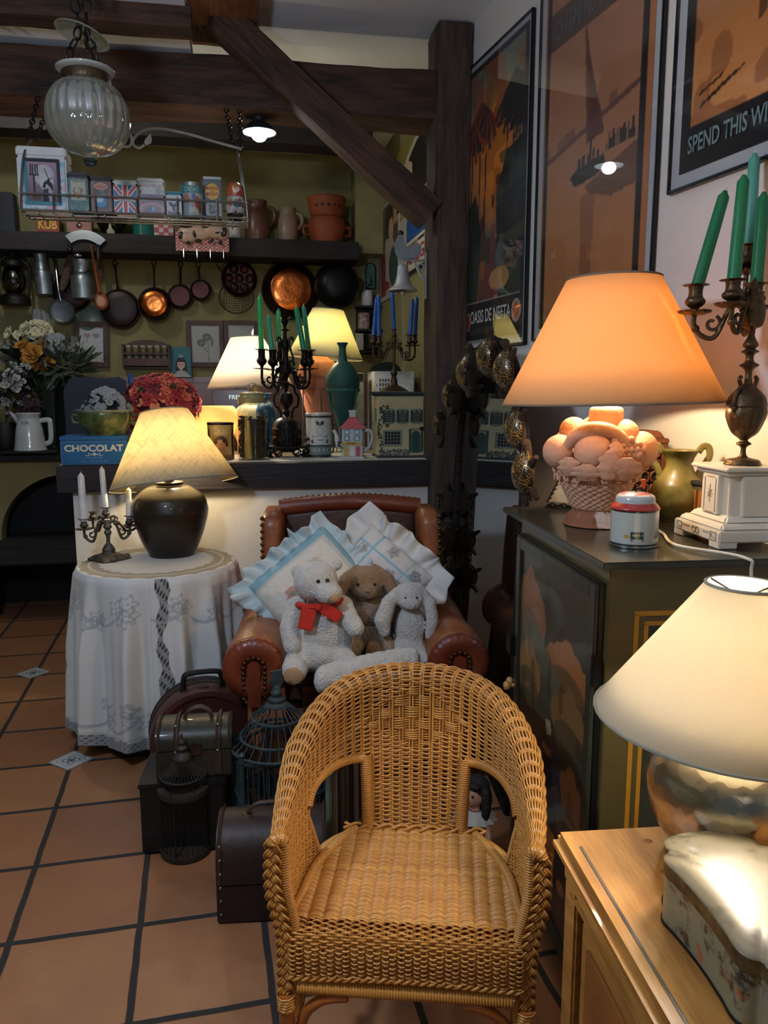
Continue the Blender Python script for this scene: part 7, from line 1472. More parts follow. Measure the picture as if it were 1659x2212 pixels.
# opening between back splat and arm panel, in (|t|, v)
def hole(t, v):
    a = abs(t); t1, t2 = hl(v); return v < vtop(a) and t1 < a < t2
NST = 46   # stakes
st_t = np.linspace(-1, 1, NST)
sp = (NST-1)/2.
strands = Strands(); frames = Strands()
NR = 88
for k in range(NR):
    v = .015+1.13*k/(NR-1)
    ts = np.linspace(-.995, .995, NST*7)
    c = (ts+1)*sp; amp = .0038
    ph = np.sin(np.pi*c+np.pi*(k % 2))
    # broad basket-weave diamond in the middle of the back
    dia = (np.abs(ts)/.25+np.abs(v-.66)/.19) < 1
    if dia.any(): g = np.clip(2.2*(np.cos(2*np.pi*(c/2.6+.5*((k//5) % 2)))+.55), -1.3, 1.3); ph = np.where(dia, g, ph)
    pts = S(ts, np.full_like(ts, v)); nr = SN(ts, np.full_like(ts, v)); pts = pts+nr*(ph*amp)[:, None]; pts[:, 2] += .0008*np.sin(ts*40+k)
    run = []
    keep = np.array([not hole(a, v) for a in ts]); i = 0
    while i < len(ts):
        if keep[i]:
            j = i
            while j < len(ts) and keep[j]: j += 1
            strands.add(pts[i:j], .0021, nr[i:j], 5, .8); i = j
        else: i += 1
for i, t0 in enumerate(st_t):
    for o in (-.0035, .0035):
        vs_ = np.linspace(0, 1.14, 40); tt = np.full_like(vs_, min(.995, max(-.995, t0))); P_ = S(tt, vs_); n = SN(tt, vs_); d = np.gradient(P_, axis=0); sd = np.cross(d, n); sd /= np.linalg.norm(sd, axis=1)[:, None]; P_ = P_+sd*o
        k2 = np.array([not hole(t0, v) for v in vs_]); i0 = 0
        while i0 < len(vs_):
            if k2[i0]:
                j = i0
                while j < len(vs_) and k2[j]: j += 1
                frames.add(P_[i0:j], .0024, n[i0:j], 5); i0 = j
            else: i0 += 1
strands.obj('woven_shell', CANE, wt); frames.obj('stakes', CANE, wt)
# rim braid along the outer edge of the roll
def wrapped(pts, r, name, pitch=.0052, mat=None, tw=.0026):
    """a cane-wrapped rod: core plus many binding rings"""
    P_ = np.array([tuple(p) for p in smooth_pts(pts, 12)]); d = np.concatenate([[0], np.cumsum(np.linalg.norm(np.diff(P_, axis=0), axis=1))]); n = max(4, int(d[-1]/pitch*8)); s_ = np.linspace(0, d[-1], n); Q = np.stack([np.interp(s_, d, P_[:, i]) for i in range(3)], -1)
    T = np.gradient(Q, axis=0); T /= np.linalg.norm(T, axis=1)[:, None]; N = np.zeros_like(Q); up = np.array([.3, .2, 1.])
    N = up-T*(T@up)[:, None]; N /= np.linalg.norm(N, axis=1)[:, None]; B = np.cross(T, N); a = s_/pitch*2*np.pi
    H = Q+r*(N*np.cos(a)[:, None]+B*np.sin(a)[:, None]); st = Strands(); st.add(H, tw, H-Q, 5, .7); st.add(Q, r, N, 10, tone=.2); return st.obj(name, mat or CANE, wt)
def braid(pts, r, name, wl=.055, n=3, tw=.0075, spread=1.):
    P_ = np.array([tuple(p) for p in smooth_pts(pts, 14)]); d = np.concatenate([[0], np.cumsum(np.linalg.norm(np.diff(P_, axis=0), axis=1))]); m = int(d[-1]/.004)+4; s_ = np.linspace(0, d[-1], m); Q = np.stack([np.interp(s_, d, P_[:, i]) for i in range(3)], -1)
    T = np.gradient(Q, axis=0); T /= np.linalg.norm(T, axis=1)[:, None]; out = np.array([0., -1., .15]); N = out-T*(T@out)[:, None]; N /= np.linalg.norm(N, axis=1)[:, None]; B = np.cross(T, N); st = Strands()
    for i in range(n):
        a = s_/wl*2*np.pi+i*2*np.pi/n; C = Q+B*(np.sin(a)*r*spread)[:, None]+N*(np.sin(2*a)*r*.45)[:, None]
        for o in (-1., 0., 1.):
            dC = np.gradient(C, axis=0); dC /= np.linalg.norm(dC, axis=1)[:, None]; sd = np.cross(dC, N); sd /= np.linalg.norm(sd, axis=1)[:, None]
            st.add(C+sd*o*tw*.62, tw*.36, N, 6)
    return st.obj(name, CANE, wt)
for s in (-1, 1):
    e = []
    for v in np.linspace(.47, .0, 8): e.append(S(s*hl(v)[0], v))
    wrapped(e, .013, 'wrapped_rod')                                    # back splat edge
    top = [S(s*a, vtop(a)+.004) for a in np.linspace(.232, .636, 14)]; wrapped(top, .010, 'wrapped_rod')   # top of opening
    e = [S(s*hl(v)[1], v) for v in np.linspace(.50, .0, 10)]; wrapped(e, .006, 'wrapped_rod')
    bt = [S(s*a, -.01) for a in np.linspace(.218, .515, 8)]; wrapped(bt, .012, 'wrapped_rod')
# front arm posts: smooth wrapped band inside, braid outside, bare cane leg below
for s in (-1, 1):
    tp = S(s*1., .92); tp2 = S(s*1., 1.14)
    foot = Vector((s*.226, -.215, .0)); kn = Vector((s*.232, -.212, .42)); a = Vector(tp)+Vector((s*.014, -.012, .006))
    mid = Vector((s*.250, -.216, .52))
    braid([a, mid, kn, Vector((s*.230, -.214, .300))], .0115, 'braid', .062, 3, .0078, .95)
    wrapped([Vector(tp)+Vector((-s*.004, .002, -.01)), mid+Vector((-s*.022, .012, 0)), kn+Vector((-s*.020, .012, 0)), Vector((s*.212, -.205, .25))], .010, 'wrapped_post')
    MB().tube([Vector((s*.229, -.213, .30)), Vector((s*.226, -.216, .12)), Vector((s*.222, -.22, 0))], .0155, 12).obj('leg', M('cane_leg'), wt)
    wrapped([Vector((s*.229, -.213, .298)), Vector((s*.2285, -.2135, .268))], .0175, 'leg_binding', .006)
    # arm end: bound tip of the rolled rim
    pts = [S(s*1., v)+np.array([0, -.004, 0]) for v in np.linspace(.86, 1.15, 10)]; wrapped(pts, .011, 'arm_end_binding', .006)
    MB().tube([Vector((s*.140, .140, .41)), Vector((s*.165, .18, .2)), Vector((s*.18, .215, 0))], .015, 12).obj('leg', M('cane_leg'), wt)
    # curved brace from leg to front rail, and side rails
    MB().tube(smooth_pts([Vector((s*.205, -.21, .10)), Vector((s*.200, -.212, .235)), Vector((s*.165, -.214, .288)), Vector((s*.11, -.214, .302))], 8), .0105, 10).obj('curved_brace', M('cane_leg'), wt)
    MB().tube([Vector((s*.226, -.205, .25)), Vector((s*.165, .18, .25))], .011, 10).obj('rail', M('cane_leg'), wt)
    MB().tube(smooth_pts([Vector((s*.222, -.18, .10)), Vector((s*.222, -.15, .18)), Vector((s*.218, -.08, .236)), Vector((s*.21, 0, .242))], 8), .0095, 10).obj('curved_brace', M('cane_leg'), wt)
# rim braid
rb = [S(t0, 1.145) for t0 in np.linspace(-.99, .99, 60)]
P_ = np.array([tuple(p) for p in rb]); st = Strands(); tt = np.linspace(-.99, .99, 900); C = S(tt, np.full_like(tt, 1.13)); n = SN(tt, np.full_like(tt, 1.13)); 
for i in range(3): a = tt*NST*.9+i*2*np.pi/3; st.add(C+n*(np.sin(a)*.004)[:, None]+np.array([0, 0, 1.])*(np.cos(a)*.004)[:, None], .0033, n, 5)
st.obj('rim_braid', CANE, wt)
# seat: lateral strands over front-to-back ridges, rolled front edge and apron
seat = Strands(); ND = 15
def seat_w(y): return np.interp(y, [-.20, -.1, 0, .10, .155], [.222, .214, .202, .165, .135])
path = [(.155, .432), (.06, .428), (-.06, .432), (-.15, .438), (-.185, .436), (-.207, .424), (-.217, .405), (-.219, .38), (-.219, .37), (-.217, .348)]
pp_ = np.array([(p.x, p.y) for p in smooth_pts([(a, b, 0) for a, b in path], 12)]); d = np.concatenate([[0], np.cumsum(np.hypot(*np.diff(pp_, axis=0).T))]); NS = 98; ss = np.linspace(0, d[-1], NS); yy = np.interp(ss, d, pp_[:, 0]); zz = np.interp(ss, d, pp_[:, 1]); ty, tz = np.gradient(yy), np.gradient(zz)
front0 = int(np.argmax(zz < .428) if False else np.searchsorted(-yy, .190))
for k in range(NS):
    w = float(seat_w(max(yy[k], -.2))); xs = np.linspace(-w, w, 150); c = (xs/.222)*ND/2+ND/2; l = math.hypot(ty[k], tz[k]); nv = np.array([0, tz[k]/l, -ty[k]/l])
    if k < front0-2: dz = .0075*np.abs(np.sin(np.pi*c))**.6-.003
    else: dz = .0042*np.sin(np.pi*c*2.+np.pi*(k % 2))*1.0+.004*np.abs(np.sin(np.pi*c))
    pts = np.stack([xs, np.full_like(xs, yy[k]), np.full_like(xs, zz[k])], -1)+dz[:, None]*nv[None, :]; pts[:, 1] += .0008*np.sin(xs*60+k*2)
    seat.add(pts, .0026 if k < front0 else .0023, np.tile(nv, (len(xs), 1)), 5, .8)
for i in range(ND*2+1):
    x = (-.222+.444*i/(ND*2))
    for o in (-.003, .003): seat.add(np.stack([np.clip(np.full(len(pp_), x+o), -seat_w(np.maximum(pp_[:, 0], -.2)), seat_w(np.maximum(pp_[:, 0], -.2))), pp_[:, 0], pp_[:, 1]-.0065], -1), .0024, None, 5)
seat.obj('woven_seat', CANE, wt)
MB().grid(lambda u, v: ((u-.5)*2*.93*float(seat_w(.15-.34*v)), .15-.34*v, .412), 12, 12).obj('seat_underlay', M('cane_wrap'), wt, smooth=180)
for s in (-1, 1): wrapped([(s*.138, .152, .432), (s*.172, .09, .432), (s*.205, 0, .432), (s*.216, -.1, .434), (s*.224, -.17, .434)], .010, 'seat_edge')
hb = np.linspace(-.222, .222, 500); st = Strands()
for i in range(3): a = hb*130+i*2*np.pi/3; st.add(np.stack([hb, -.219+np.sin(a)*.005, .344+np.cos(a)*.005+.004*np.cos(hb*12)], -1), .0036, None, 5)
st.obj('apron_braid', CANE, wt)
sb = np.linspace(-.165, .165, 300); st = Strands()
for i in range(2): a = sb*90+i*np.pi; st.add(np.stack([sb, .150+np.sin(a)*.006, .440+np.cos(a)*.006], -1), .004, None, 5)
st.obj('back_seam_braid', CANE, wt)
wrapped([(-.205, -.212, .318), (.205, -.212, .318)], .014, 'rail', .0056); MB().tube([(-.16, .18, .25), (.16, .18, .25)], .011, 10).obj('rail', M('cane_leg'), wt)
# ================================================================== clutter on the floor between the two armchairs
M('case_red', '#3f1d18', .5, var=.3, sc=6, bump=.2, bsc=60, coat=.15); M('case_brown', '#2c1a17', .5, var=.25, sc=7, bump=.15, bsc=60); M('chest_olive', '#2b291f', .45, var=.3, sc=6, bump=.15, bsc=60, coat=.15); M('chest_brown', '#2a1b1a', .5, var=.25, sc=6, bump=.12, bsc=50); M('strap_leather', '#3b2a20', .55, var=.25); M('rivet', '#8a8172', .35, .9)
M('cage_blue', '#2e3d40', .55, var=.35, sc=20, bump=.3, bsc=60); M('cage_brown', '#2e2620', .6, var=.35, sc=15); M('cage_wire', '#2b2a28', .5, .6)
def on_floor(u, v): return Pz(u, v, .001)
# round hat case standing on edge, against the cloth
p = on_floor(410, 1700); p = Vector((-.15, 2.815, .001)); R1 = .195
t = thing('round_hat_case', 'round dark red hat case standing on edge in front of the tablecloth', 'case', p, rz=R(6))
XC = Tm((0, .075, R1), (R(90), 0, 0))
MB().lathe(smooth_prof([(0, 0), (R1*.93, 0), (R1, .006), (R1, .05)], 3), 56, XC).obj('case_shell', M('case_brown'), t)
MB().lathe(smooth_prof([(R1, .052), (R1, .135), (R1*.95, .145), (R1*.88, .146), (R1*.84, .140), (0, .140)], 3), 56, XC).obj('lid_shell', M('case_red'), t)
MB().lathe([(R1*1.012, .043), (R1*1.012, .058)], 56, XC).obj('seam_band', M('case_brown'), t)
MB().tube(smooth_pts([(-.07, 0, 2*R1-.02), (-.066, 0, 2*R1+.03), (-.045, 0, 2*R1+.045), (.045, 0, 2*R1+.045), (.066, 0, 2*R1+.03), (.07, 0, 2*R1-.02)], 6), .010, 8).obj('handle', M('black'), t)
for s in (-1, 1): MB().box((s*.07, 0, 2*R1-.016), (.028, .03, .014), (0, R(s*20), 0), bev=.003).obj('handle_mount', M('iron'), t)
MB().box((0, -.03, 2*R1-.004), (.045, .03, .014), bev=.004).obj('lock', M('brass_dark'), t)
# black box with a small strapped chest on top
p = Vector((-.195, 2.49, .001)); t = thing('black_box', 'low black wooden box under the small strapped chest', 'box', p, rz=R(-4)); MB().box((0, 0, .118), (.26, .22, .234), bev=.006).box((0, -.112, .03), (.24, .006, .04)).obj('box_body', M('black_wood', '#100f0f', .5, var=.3), t); MB().box((0, 0, .228), (.27, .23, .016), bev=.004).obj('lid', M('black_wood'), t)
def barrel_chest(name, label, p, w, d, h, mat, rz, straps=(), lower=.55, nails=False):
    t = thing(name, label, 'chest', p, rz=rz); hl_ = h*lower
    MB().box((0, 0, hl_/2), (w, d, hl_), bev=.004).obj('box_body', M(mat), t)
    n = 14; out = [(-d/2, hl_+.002)]+[(-d/2*math.cos(i*PI/n)*1.0, hl_+.002+(h-hl_)*abs(math.sin(i*PI/n))**.62) for i in range(1, n)]+[(d/2, hl_+.002)]
    MB().prism(out, -w/2, w/2, T=Matrix(((0, 0, 1, 0), (1, 0, 0, 0), (0, 1, 0, 0), (0, 0, 0, 1)))).obj('domed_lid', M(mat), t, smooth=30)
    for x in (-w/2+.008, w/2-.008): MB().tube([(x, y, z+.0015) for y, z in out], .007, 6, flat=.4).obj('lid_edging', M('strap_leather'), t)
    for x in straps:
        mb = MB().tube([(x, y*1.012, z+.002) for y, z in out], .012, 8, flat=.35); mb.box((x, -d/2-.003, hl_*.55), (.022, .005, hl_*.9), bev=.001); mb.obj('strap', M('strap_leather'), t)
        MB().ball((x, -d*.36, h*.985), .006, seg=8, rings=6).ball((x, -d/2-.004, hl_*.98), .006, seg=8, rings=6).obj('buckle', M('rivet'), t)
    if nails:
        for i in range(6): MB().ball((-w/2+.012, -d/2+.004-.006, .03+i*.04), .0045, seg=8, rings=6).obj('nail', M('rivet'), t)
    return t
t = barrel_chest('strapped_chest', 'small olive-black strapped chest standing on the black box', Vector((-.160, 2.49, .2375)), .235, .17, .165, 'chest_olive', R(-3), (-.055, .075))
MB().tube(smooth_pts([(-.035, -.01, .16), (-.02, -.01, .192), (.015, -.01, .205), (.045, -.01, .19), (.055, -.01, .16)], 6), .008, 8, flat=.5).obj('handle', M('strap_leather'), t); MB().box((.01, -.088, .095), (.035, .006, .04), bev=.003).obj('lock', M('brass_dark'), t)
p = Vector((.068, 2.10, .001)); t = barrel_chest('brown_chest', 'dark brown round-topped chest on the tiles left of the wicker armchair', p, .30, .21, .27, 'chest_brown', R(-6), (), .42, True)
MB().tube(smooth_pts([(-.07, -.01, .272), (-.04, -.01, .300), (.04, -.01, .300), (.07, -.01, .272)], 6), .008, 8, flat=.6).obj('handle', M('strap_leather'), t)
for s in (-1, 1): MB().lathe([(0, .004), (.014, .003), (.016, 0), (0, 0)], 20, Matrix.Translation((s*.07, -.01, .269))).obj('handle_mount', M('brass_dark'), t)
# small dark round birdcage
p = on_floor(402, 1838); k = mpp(p); t = thing('small_birdcage', 'small dark round birdcage on the tiles in front of the black box', 'birdcage', p); r = .076
mb = MB().lathe([(0, 0), (r, 0), (r+.004, .008), (r+.002, .022), (0, .022)], 36); mb.obj('base', M('cage_brown'), t)
MB().lathe([(r*.72, .205), (r*1.05, .205), (r*1.07, .213), (r*1.05, .224), (r*.72, .224), (r*.72, .205)], 36).obj('ring', M('cage_brown'), t)
for i in range(26): a = i*2*PI/26; MB().tube([(r*.95*math.cos(a), r*.95*math.sin(a), .02), (r*.95*math.cos(a), r*.95*math.sin(a), .21)], .0013 if i % 6 else .004, 5).obj('bar', M('cage_wire'), t)
mb = MB()
for i in range(36): a = i*2*PI/36; mb.tube(smooth_pts([(r*.92*math.cos(a), r*.92*math.sin(a), .262), (r*.55*math.cos(a), r*.55*math.sin(a), .285), (r*.32*math.cos(a), r*.32*math.sin(a), .315)], 3), .0012, 4)
mb.tube([(r*.93*math.cos(i*PI/18), r*.93*math.sin(i*PI/18), .262) for i in range(36)], .0028, 6, closed=True); mb.obj('roof_wires', M('cage_brown'), t)
for i in range(6): a = i*2*PI/6; MB().tube([(r*.92*math.cos(a), r*.92*math.sin(a), .22), (r*.92*math.cos(a), r*.92*math.sin(a), .264)], .0015, 5).obj('roof_post', M('cage_wire'), t)
MB().lathe(smooth_prof([(0, .31), (.026, .31), (.03, .316), (.024, .328), (.014, .336), (.018, .348), (.01, .358), (.013, .368), (.006, .38), (.004, .392), (0, .396)], 3), 20).obj('finial', M('cage_brown'), t)
# blue house-shaped birdcage with a dome
p = Vector((.100, 2.44, .001)); t = thing('blue_birdcage', 'weathered blue domed birdcage beside the strapped chest', 'birdcage', p, rz=R(12)); r = .155; m = M('cage_blue')
poly = [(r*math.cos(i*PI/3+PI/6), r*math.sin(i*PI/3+PI/6)) for i in range(6)]
for z, nm in ((.02, 'frame_ring'), (.16, 'frame_ring'), (.30, 'frame_ring')): MB().tube([(x, y, z) for x, y in poly], .0075, 6, closed=True).obj(nm, m, t)
MB().prism([(x*.98, y*.98) for x, y in poly], .005, .015).obj('tray', m, t)
for x, y in poly: MB().lathe(smooth_prof([(0, 0), (.008, 0), (.008, .30), (.012, .305), (.006, .318), (.011, .33), (0, .342)], 3), 12, Matrix.Translation((x, y, 0))).obj('corner_post', m, t)
for i in range(6):
    a, b = poly[i], poly[(i+1) % 6]
    for j in range(1, 9): f = j/9; x, y = a[0]+(b[0]-a[0])*f, a[1]+(b[1]-a[1])*f; MB().tube([(x, y, .02), (x, y, .30)], .0022, 5).obj('bar', m, t)
for z, rr in ((.315, .150), (.345, .118), (.405, .080)): MB().tube([(rr*math.cos(i*PI/20), rr*math.sin(i*PI/20), z) for i in range(40)], .005, 6, closed=True).obj('hoop', m, t)
mb = MB()
for i in range(28): a = i*2*PI/28; mb.tube(smooth_pts([(.15*math.cos(a), .15*math.sin(a), .315), (.118*math.cos(a), .118*math.sin(a), .345), (.08*math.cos(a), .08*math.sin(a), .405), (.03*math.cos(a), .03*math.sin(a), .452)], 4), .0018, 5)
mb.obj('dome_wires', m, t)
MB().lathe(smooth_prof([(0, .44), (.033, .44), (.036, .448), (.026, .456), (.028, .466), (.016, .474), (.020, .486), (.014, .498), (.010, .51), (0, .512)], 3), 24).obj('finial', m, t)
out = [(-.012, .505), (.012, .505), (.024, .525), (.014, .545), (.020, .56), (-.020, .56), (-.014, .545), (-.024, .525)]; MB().prism(out, -.004, .004, T=XF).obj('top_crest', m, t)
# picture frames leaning behind the wicker chair's left opening
M('frame_green', '#656859', .6, var=.35, sc=9, bump=.3, bsc=30); M('frame_pale', '#98948a', .6, var=.3, sc=9, bump=.3, bsc=30)
for i, (x, y, h, mt, lab, rz, w_) in enumerate(((.275, 2.28, .31, 'frame_green', 'old greenish picture frame stored upright, leftmost behind the wicker chair', 62, .16), (.305, 2.33, .34, 'frame_pale', 'pale old picture frame stored upright between two darker frames', 60, .2), (.335, 2.38, .36, 'frame_green', 'tallest dark picture frame stored upright behind the wicker chair', 58, .2))):
    t = thing('stored_frame', lab, 'picture frame', (x, y, .001), rz=R(rz), group='frames stored behind the wicker chair', rot=(R(0), 0, R(rz)))
    mb = MB()
    for (px_, pz_, sx, sz) in ((-w_/2+.012, h/2, .024, h), (w_/2-.012, h/2, .024, h), (0, .012, w_-.048, .024), (0, h-.012, w_-.048, .024)): mb.box((px_, 0, pz_), (sx, .018, sz), bev=.004)
    mb.obj('moulding', M(mt), t); MB().box((0, .004, h/2), (w_-.03, .005, h-.03)).obj('backing', M('case_brown'), t)
# doll behind the right-hand opening
p = Vector((.672, 2.12, .001)); t = thing('dark_haired_doll', 'dark-haired doll in a lace collar sitting behind the wicker chair', 'doll', p, rz=R(-52)); t.scale = (.78,)*3
M('doll_skin', '#a8806d', .4, var=.04, coat=.2, sss=.1); M('doll_hair', '#120d0c', .7, var=.3, bump=.6, bsc=90); M('doll_dress', '#2b1013', .8, var=.25); M('lace', '#9a9a94', .9, var=.12)
mb = MB(); mb.ball((0, 0, .325), (.043, .045, .052)).ball((0, -.030, .318), (.022, .018, .026)).ball((0, -.046, .318), (.006, .009, .006)).ball((0, -.036, .297), (.014, .010, .010)); limb(mb, [(0, 0, .29), (0, 0, .24)], [.02, .03], 1.)
for s in (-1, 1): limb(mb, [(s*.05, 0, .235), (s*.085, -.03, .18), (s*.075, -.075, .15)], [.018, .015, .013], 1.); mb.ball((s*.04, 0, .318), (.007, .009, .012))
fuse(mb, 'doll_body', M('doll_skin'), t, vox=.004, fur=0)
for s in (-1, 1): MB().ball((s*.016, -.041, .330), (.006, .004, .006), seg=10, rings=6).obj('eye', M('black_eye'), t)
MB().ball((0, -.047, .303), (.008, .003, .003), seg=10, rings=6).obj('mouth', M('doll_lips', '#7d2f2f', .4), t)
mb = MB().ball((0, .012, .345), (.053, .050, .048)).ball((0, .028, .30), (.056, .036, .07)).ball((0, -.028, .368), (.042, .022, .014))
for s in (-1, 1): limb(mb, [(s*.048, 0, .34), (s*.055, -.004, .28), (s*.052, -.01, .235)], [.016, .020, .014], 1.)
fuse(mb, 'hair', M('doll_hair'), t, vox=.005, fur=.002)
MB().lathe(smooth_prof([(.03, .262), (.05, .252), (.075, .235), (.082, .228)], 4), 72, fr=lambda a, z: 1+.06*math.cos(a*14)*(z < .25)).obj('lace_collar', M('lace'), t, smooth=180, solid=.002)
MB().lathe(smooth_prof([(0, 0), (.12, 0), (.125, .01), (.10, .07), (.055, .15), (.05, .22), (.035, .26), (0, .26)], 4), 40, fr=lambda a, z: 1+.04*math.cos(a*11)*(z < .15)).obj('dress', M('doll_dress'), t)
MB().tube([Vector((0, -.052, z)) for z in (.225, .19, .15)], [.02, .024, .016], 8, flat=.4).obj('lace_jabot', M('lace'), t)
# ================================================================== painted cabinet on the right and what stands on it
ZK = 1.10; K1 = Vector((.73, 1.47, 0)); KRZ = R(-4); KW, KD = .455, .79
kc = Matrix.Rotation(KRZ, 3, 'Z')
def kl(x, y, z=0.): return K1+kc @ Vector((x, y, 0))+Vector((0, 0, z))
M('cab_green', '#2f3126', .4, var=.25, sc=5, bump=.06, bsc=30, coat=.25); M('cab_olive', '#4d4527', .35, var=.18, sc=4, coat=.3); M('cab_black', '#0e0f0d', .4, var=.3, coat=.2); M('cab_top', '#2d3027', .3, var=.35, sc=6, coat=.25, bump=.05, bsc=20); M('yellow_line', '#a8741f', .45, var=.12); M('pale_wood_knob', '#b48a4e', .4, coat=.3)
t = thing('painted_cabinet', 'dark green lacquer cabinet with a painted door and yellow lined side', 'cabinet', K1, KRZ); cab = t
MB().box((KW/2, KD/2, ZK-.008), (KW, KD, .016), bev=.003).obj('cabinet_top', M('cab_top'), t)
bx0, by0 = .022, .016
MB().box(((KW+bx0)/2, (by0+.66)/2, (ZK-.016)/2+.02), (KW-bx0, .66-by0, ZK-.016-.04), bev=.002).obj('carcass', M('cab_olive'), t)
# side panel lines (towards the camera)
def lines(x0, x1, z0, z1, w):
    mb = MB()
    for (x, z, sx, sz) in (((x0+x1)/2, z0, x1-x0+w, w), ((x0+x1)/2, z1, x1-x0+w, w), (x0, (z0+z1)/2, w, z1-z0), (x1, (z0+z1)/2, w, z1-z0)): mb.box((x, by0-.0005, z), (sx, .0012, sz))
    return mb
lines(.085, .40, .10, .985, .010).obj('painted_line', M('yellow_line'), t); lines(.107, .378, .122, .963, .009).obj('painted_line', M('yellow_line'), t)
MB().box((.243, by0-.0003, .542), (.262, .0008, .833)).obj('dark_field', M('cab_green'), t)
# doors on the left face
XL = Tm((bx0, 0, 0), (0, 0, R(-90)))       # local x -> -y of the cabinet, facing -x
def door(y0, y1, cv, knob_y, far):
    w = y1-y0; yc = (y0+y1)/2
    d = MB().box((bx0-.008, yc, .56), (.016, w-.004, .98), bev=.003).obj('door', M('cab_black'), t)
    mb = MB()
    for (y, z, sy, sz) in ((y0+.02, .56, .036, .97), (y1-.02, .56, .036, .97), (yc, .56+.467, w-.07, .036), (yc, .56-.467, w-.07, .036)): mb.box((bx0-.019, y, z), (.010, sy, sz), bev=.003)
    mb.obj('door_frame', M('cab_green'), d)
    pw, ph = w-.076, .898; mbp = cv.mesh(lambda u, v: ((u-.5)*pw, 0, v*ph)); X = Tm((bx0-.0165, yc, .111), (0, 0, R(-90))); mbp.v = [tuple(X @ Vector(q)) for q in mbp.v]; mbp.obj('painted_panel', Mpaint('lacquer_print', .35, coat=.3), d, smooth=180)
    MB().lathe(smooth_prof([(0, 0), (.006, 0), (.006, .008), (.013, .018), (.011, .028), (0, .032)], 4), 18, Tm((bx0-.024, knob_y, .60), (0, R(-90), 0))).obj('knob', M('pale_wood_knob'), d)
    return d
def lacquer(seed):
    cv = Canvas(110, 200, '#2a2618'); cv.grad(0, 1, '#35301c', '#141410')
    def mount(x, y, w, h, c1, c2):
        for i in range(5): f = i/4; cv.ell(x+(f-.5)*w, y+abs(f-.5)*h*.9, w*.24, h*.42, c1, .9)
        cv.poly([(x-w*.5, y+h), (x-w*.2, y), (x+w*.2, y), (x+w*.5, y+h)], c1, .8); cv.ell(x, y+h*.9, w*.6, h*.5, c2, .75)
    mount(.16, .10, .36, .16, '#8a5a30', '#5a5238'); mount(.74, .20, .40, .10, '#9a602e', '#54462a'); mount(.3, .26, .5, .14, '#5a5840', '#424434'); mount(.8, .33, .36, .12, '#7a5c34', '#3c3d2e'); mount(.16, .30, .28, .12, '#8e683a', '#504a30'); mount(.84, .55, .34, .16, '#8a5c2c', '#443820')
    cv.poly([(.34, .62), (.40, .50), (.62, .46), (.70, .56), (.66, .74), (.36, .76)], '#14181a'); cv.ell(.50, .515, .07, .026, '#96583a'); cv.ell(.47, .495, .10, .022, '#0e0d0c'); cv.poly([(.46, .44), (.54, .43), (.56, .47), (.49, .48)], '#8f8468'); cv.poly([(.54, .47), (.66, .50), (.74, .62), (.64, .68), (.58, .56)], '#1d3140'); cv.line(.1, .6, .42, .52, .006, '#0a0a09', asp=.4)
    cv.poly([(.40, .74), (.62, .74), (.64, .93), (.40, .95)], '#8b5329'); cv.poly([(.54, .74), (.66, .74), (.64, .92), (.56, .93)], '#c9783a'); cv.ell(.75, .86, .05, .02, '#7a4a2e'); cv.blot(seed, 12, .68, '#0d0d0b', .4); return cv
door(.03, .625, lacquer(51), .615, 0)
MB().lathe(smooth_prof([(0, 0), (.006, 0), (.006, .008), (.013, .018), (.011, .028), (0, .032)], 4), 18, Tm((bx0-.006, .648, .60), (0, R(-90), 0))).obj('knob', M('pale_wood_knob'), t)
for z in (.86, .30): MB().box((bx0-.022, .026, z), (.012, .014, .07), bev=.002).obj('hinge', M('iron'), t)
MB().box((bx0-.03, .635, .72), (.016, .05, .06), bev=.003).obj('lock_plate', M('iron'), t)
for x, y in ((.06, .06), (.06, .61), (.41, .06), (.41, .61)): MB().box((x, y, .02), (.05, .05, .04), bev=.004).obj('foot', M('cab_black'), t)
def on_cab(u, v): return Pz(u, v, ZK+.001)
# ---------------------------------------------------------- terracotta fruit-basket lamp with orange shade
p = on_cab(1285, 1132); k = mpp(p)*1.0; t = thing('fruit_basket_lamp', 'lamp with orange shade on a terracotta fruit basket base on the cabinet', 'lamp', p, -YAW+R(-14)); lampO = t
TC = M('terracotta_pale', '#c79c80', .75, var=.12, sc=10, bump=.25, bsc=90)
def weave(a, z): return 1+.03*math.sin(a*22+(0 if int(z/(5.5*k)) % 2 else PI))*(1 if 40*k < z < 100*k else 0)
MB().lathe(smooth_prof([(0, 0), (62*k, 0), (63*k, 6*k), (58*k, 22*k), (47*k, 34*k)], 3), 72, fr=lambda a, z: 1+.02*math.cos(a*30)).obj('foot', M('terracotta_foot', '#a96b4a', .75, var=.4, sc=9, col2='#c9b9aa', thr=(.55, .6)), t)
MB().lathe([(0, -.0), (60*k, -.0), (60*k, 3*k), (0, 3*k)], 40).obj('felt', M('black'), t)
MB().lathe(smooth_prof([(45*k, 33*k), (52*k, 38*k), (62*k, 60*k), (76*k, 88*k), (90*k, 118*k), (94*k, 130*k), (86*k, 136*k), (0, 140*k)], 12), 176, fr=weave).obj('woven_basket', TC, t)
mb = MB()
for row in range(2):
    for i in range(20):
        a = i*2*PI/20+row*.16; r0 = (86+row*4)*k
        mb.tube([Vector(((r0+2*k)*math.cos(a+q*.045-.0), (r0+2*k)*math.sin(a+q*.045), (98+row*16)*k+14*k*math.sin((q+3)/6*PI))) for q in range(-3, 4)], 3*k, 6)
mb.obj('basket_loops', TC, t)
def fruit(x, y, z, r, nm='fruit', sq=(1, 1, 1)): return MB().ball((x*k, y*k, z*k), (r*k*sq[0], r*k*sq[1], r*k*sq[2]), seg=28, rings=18).obj(nm, TC, t)
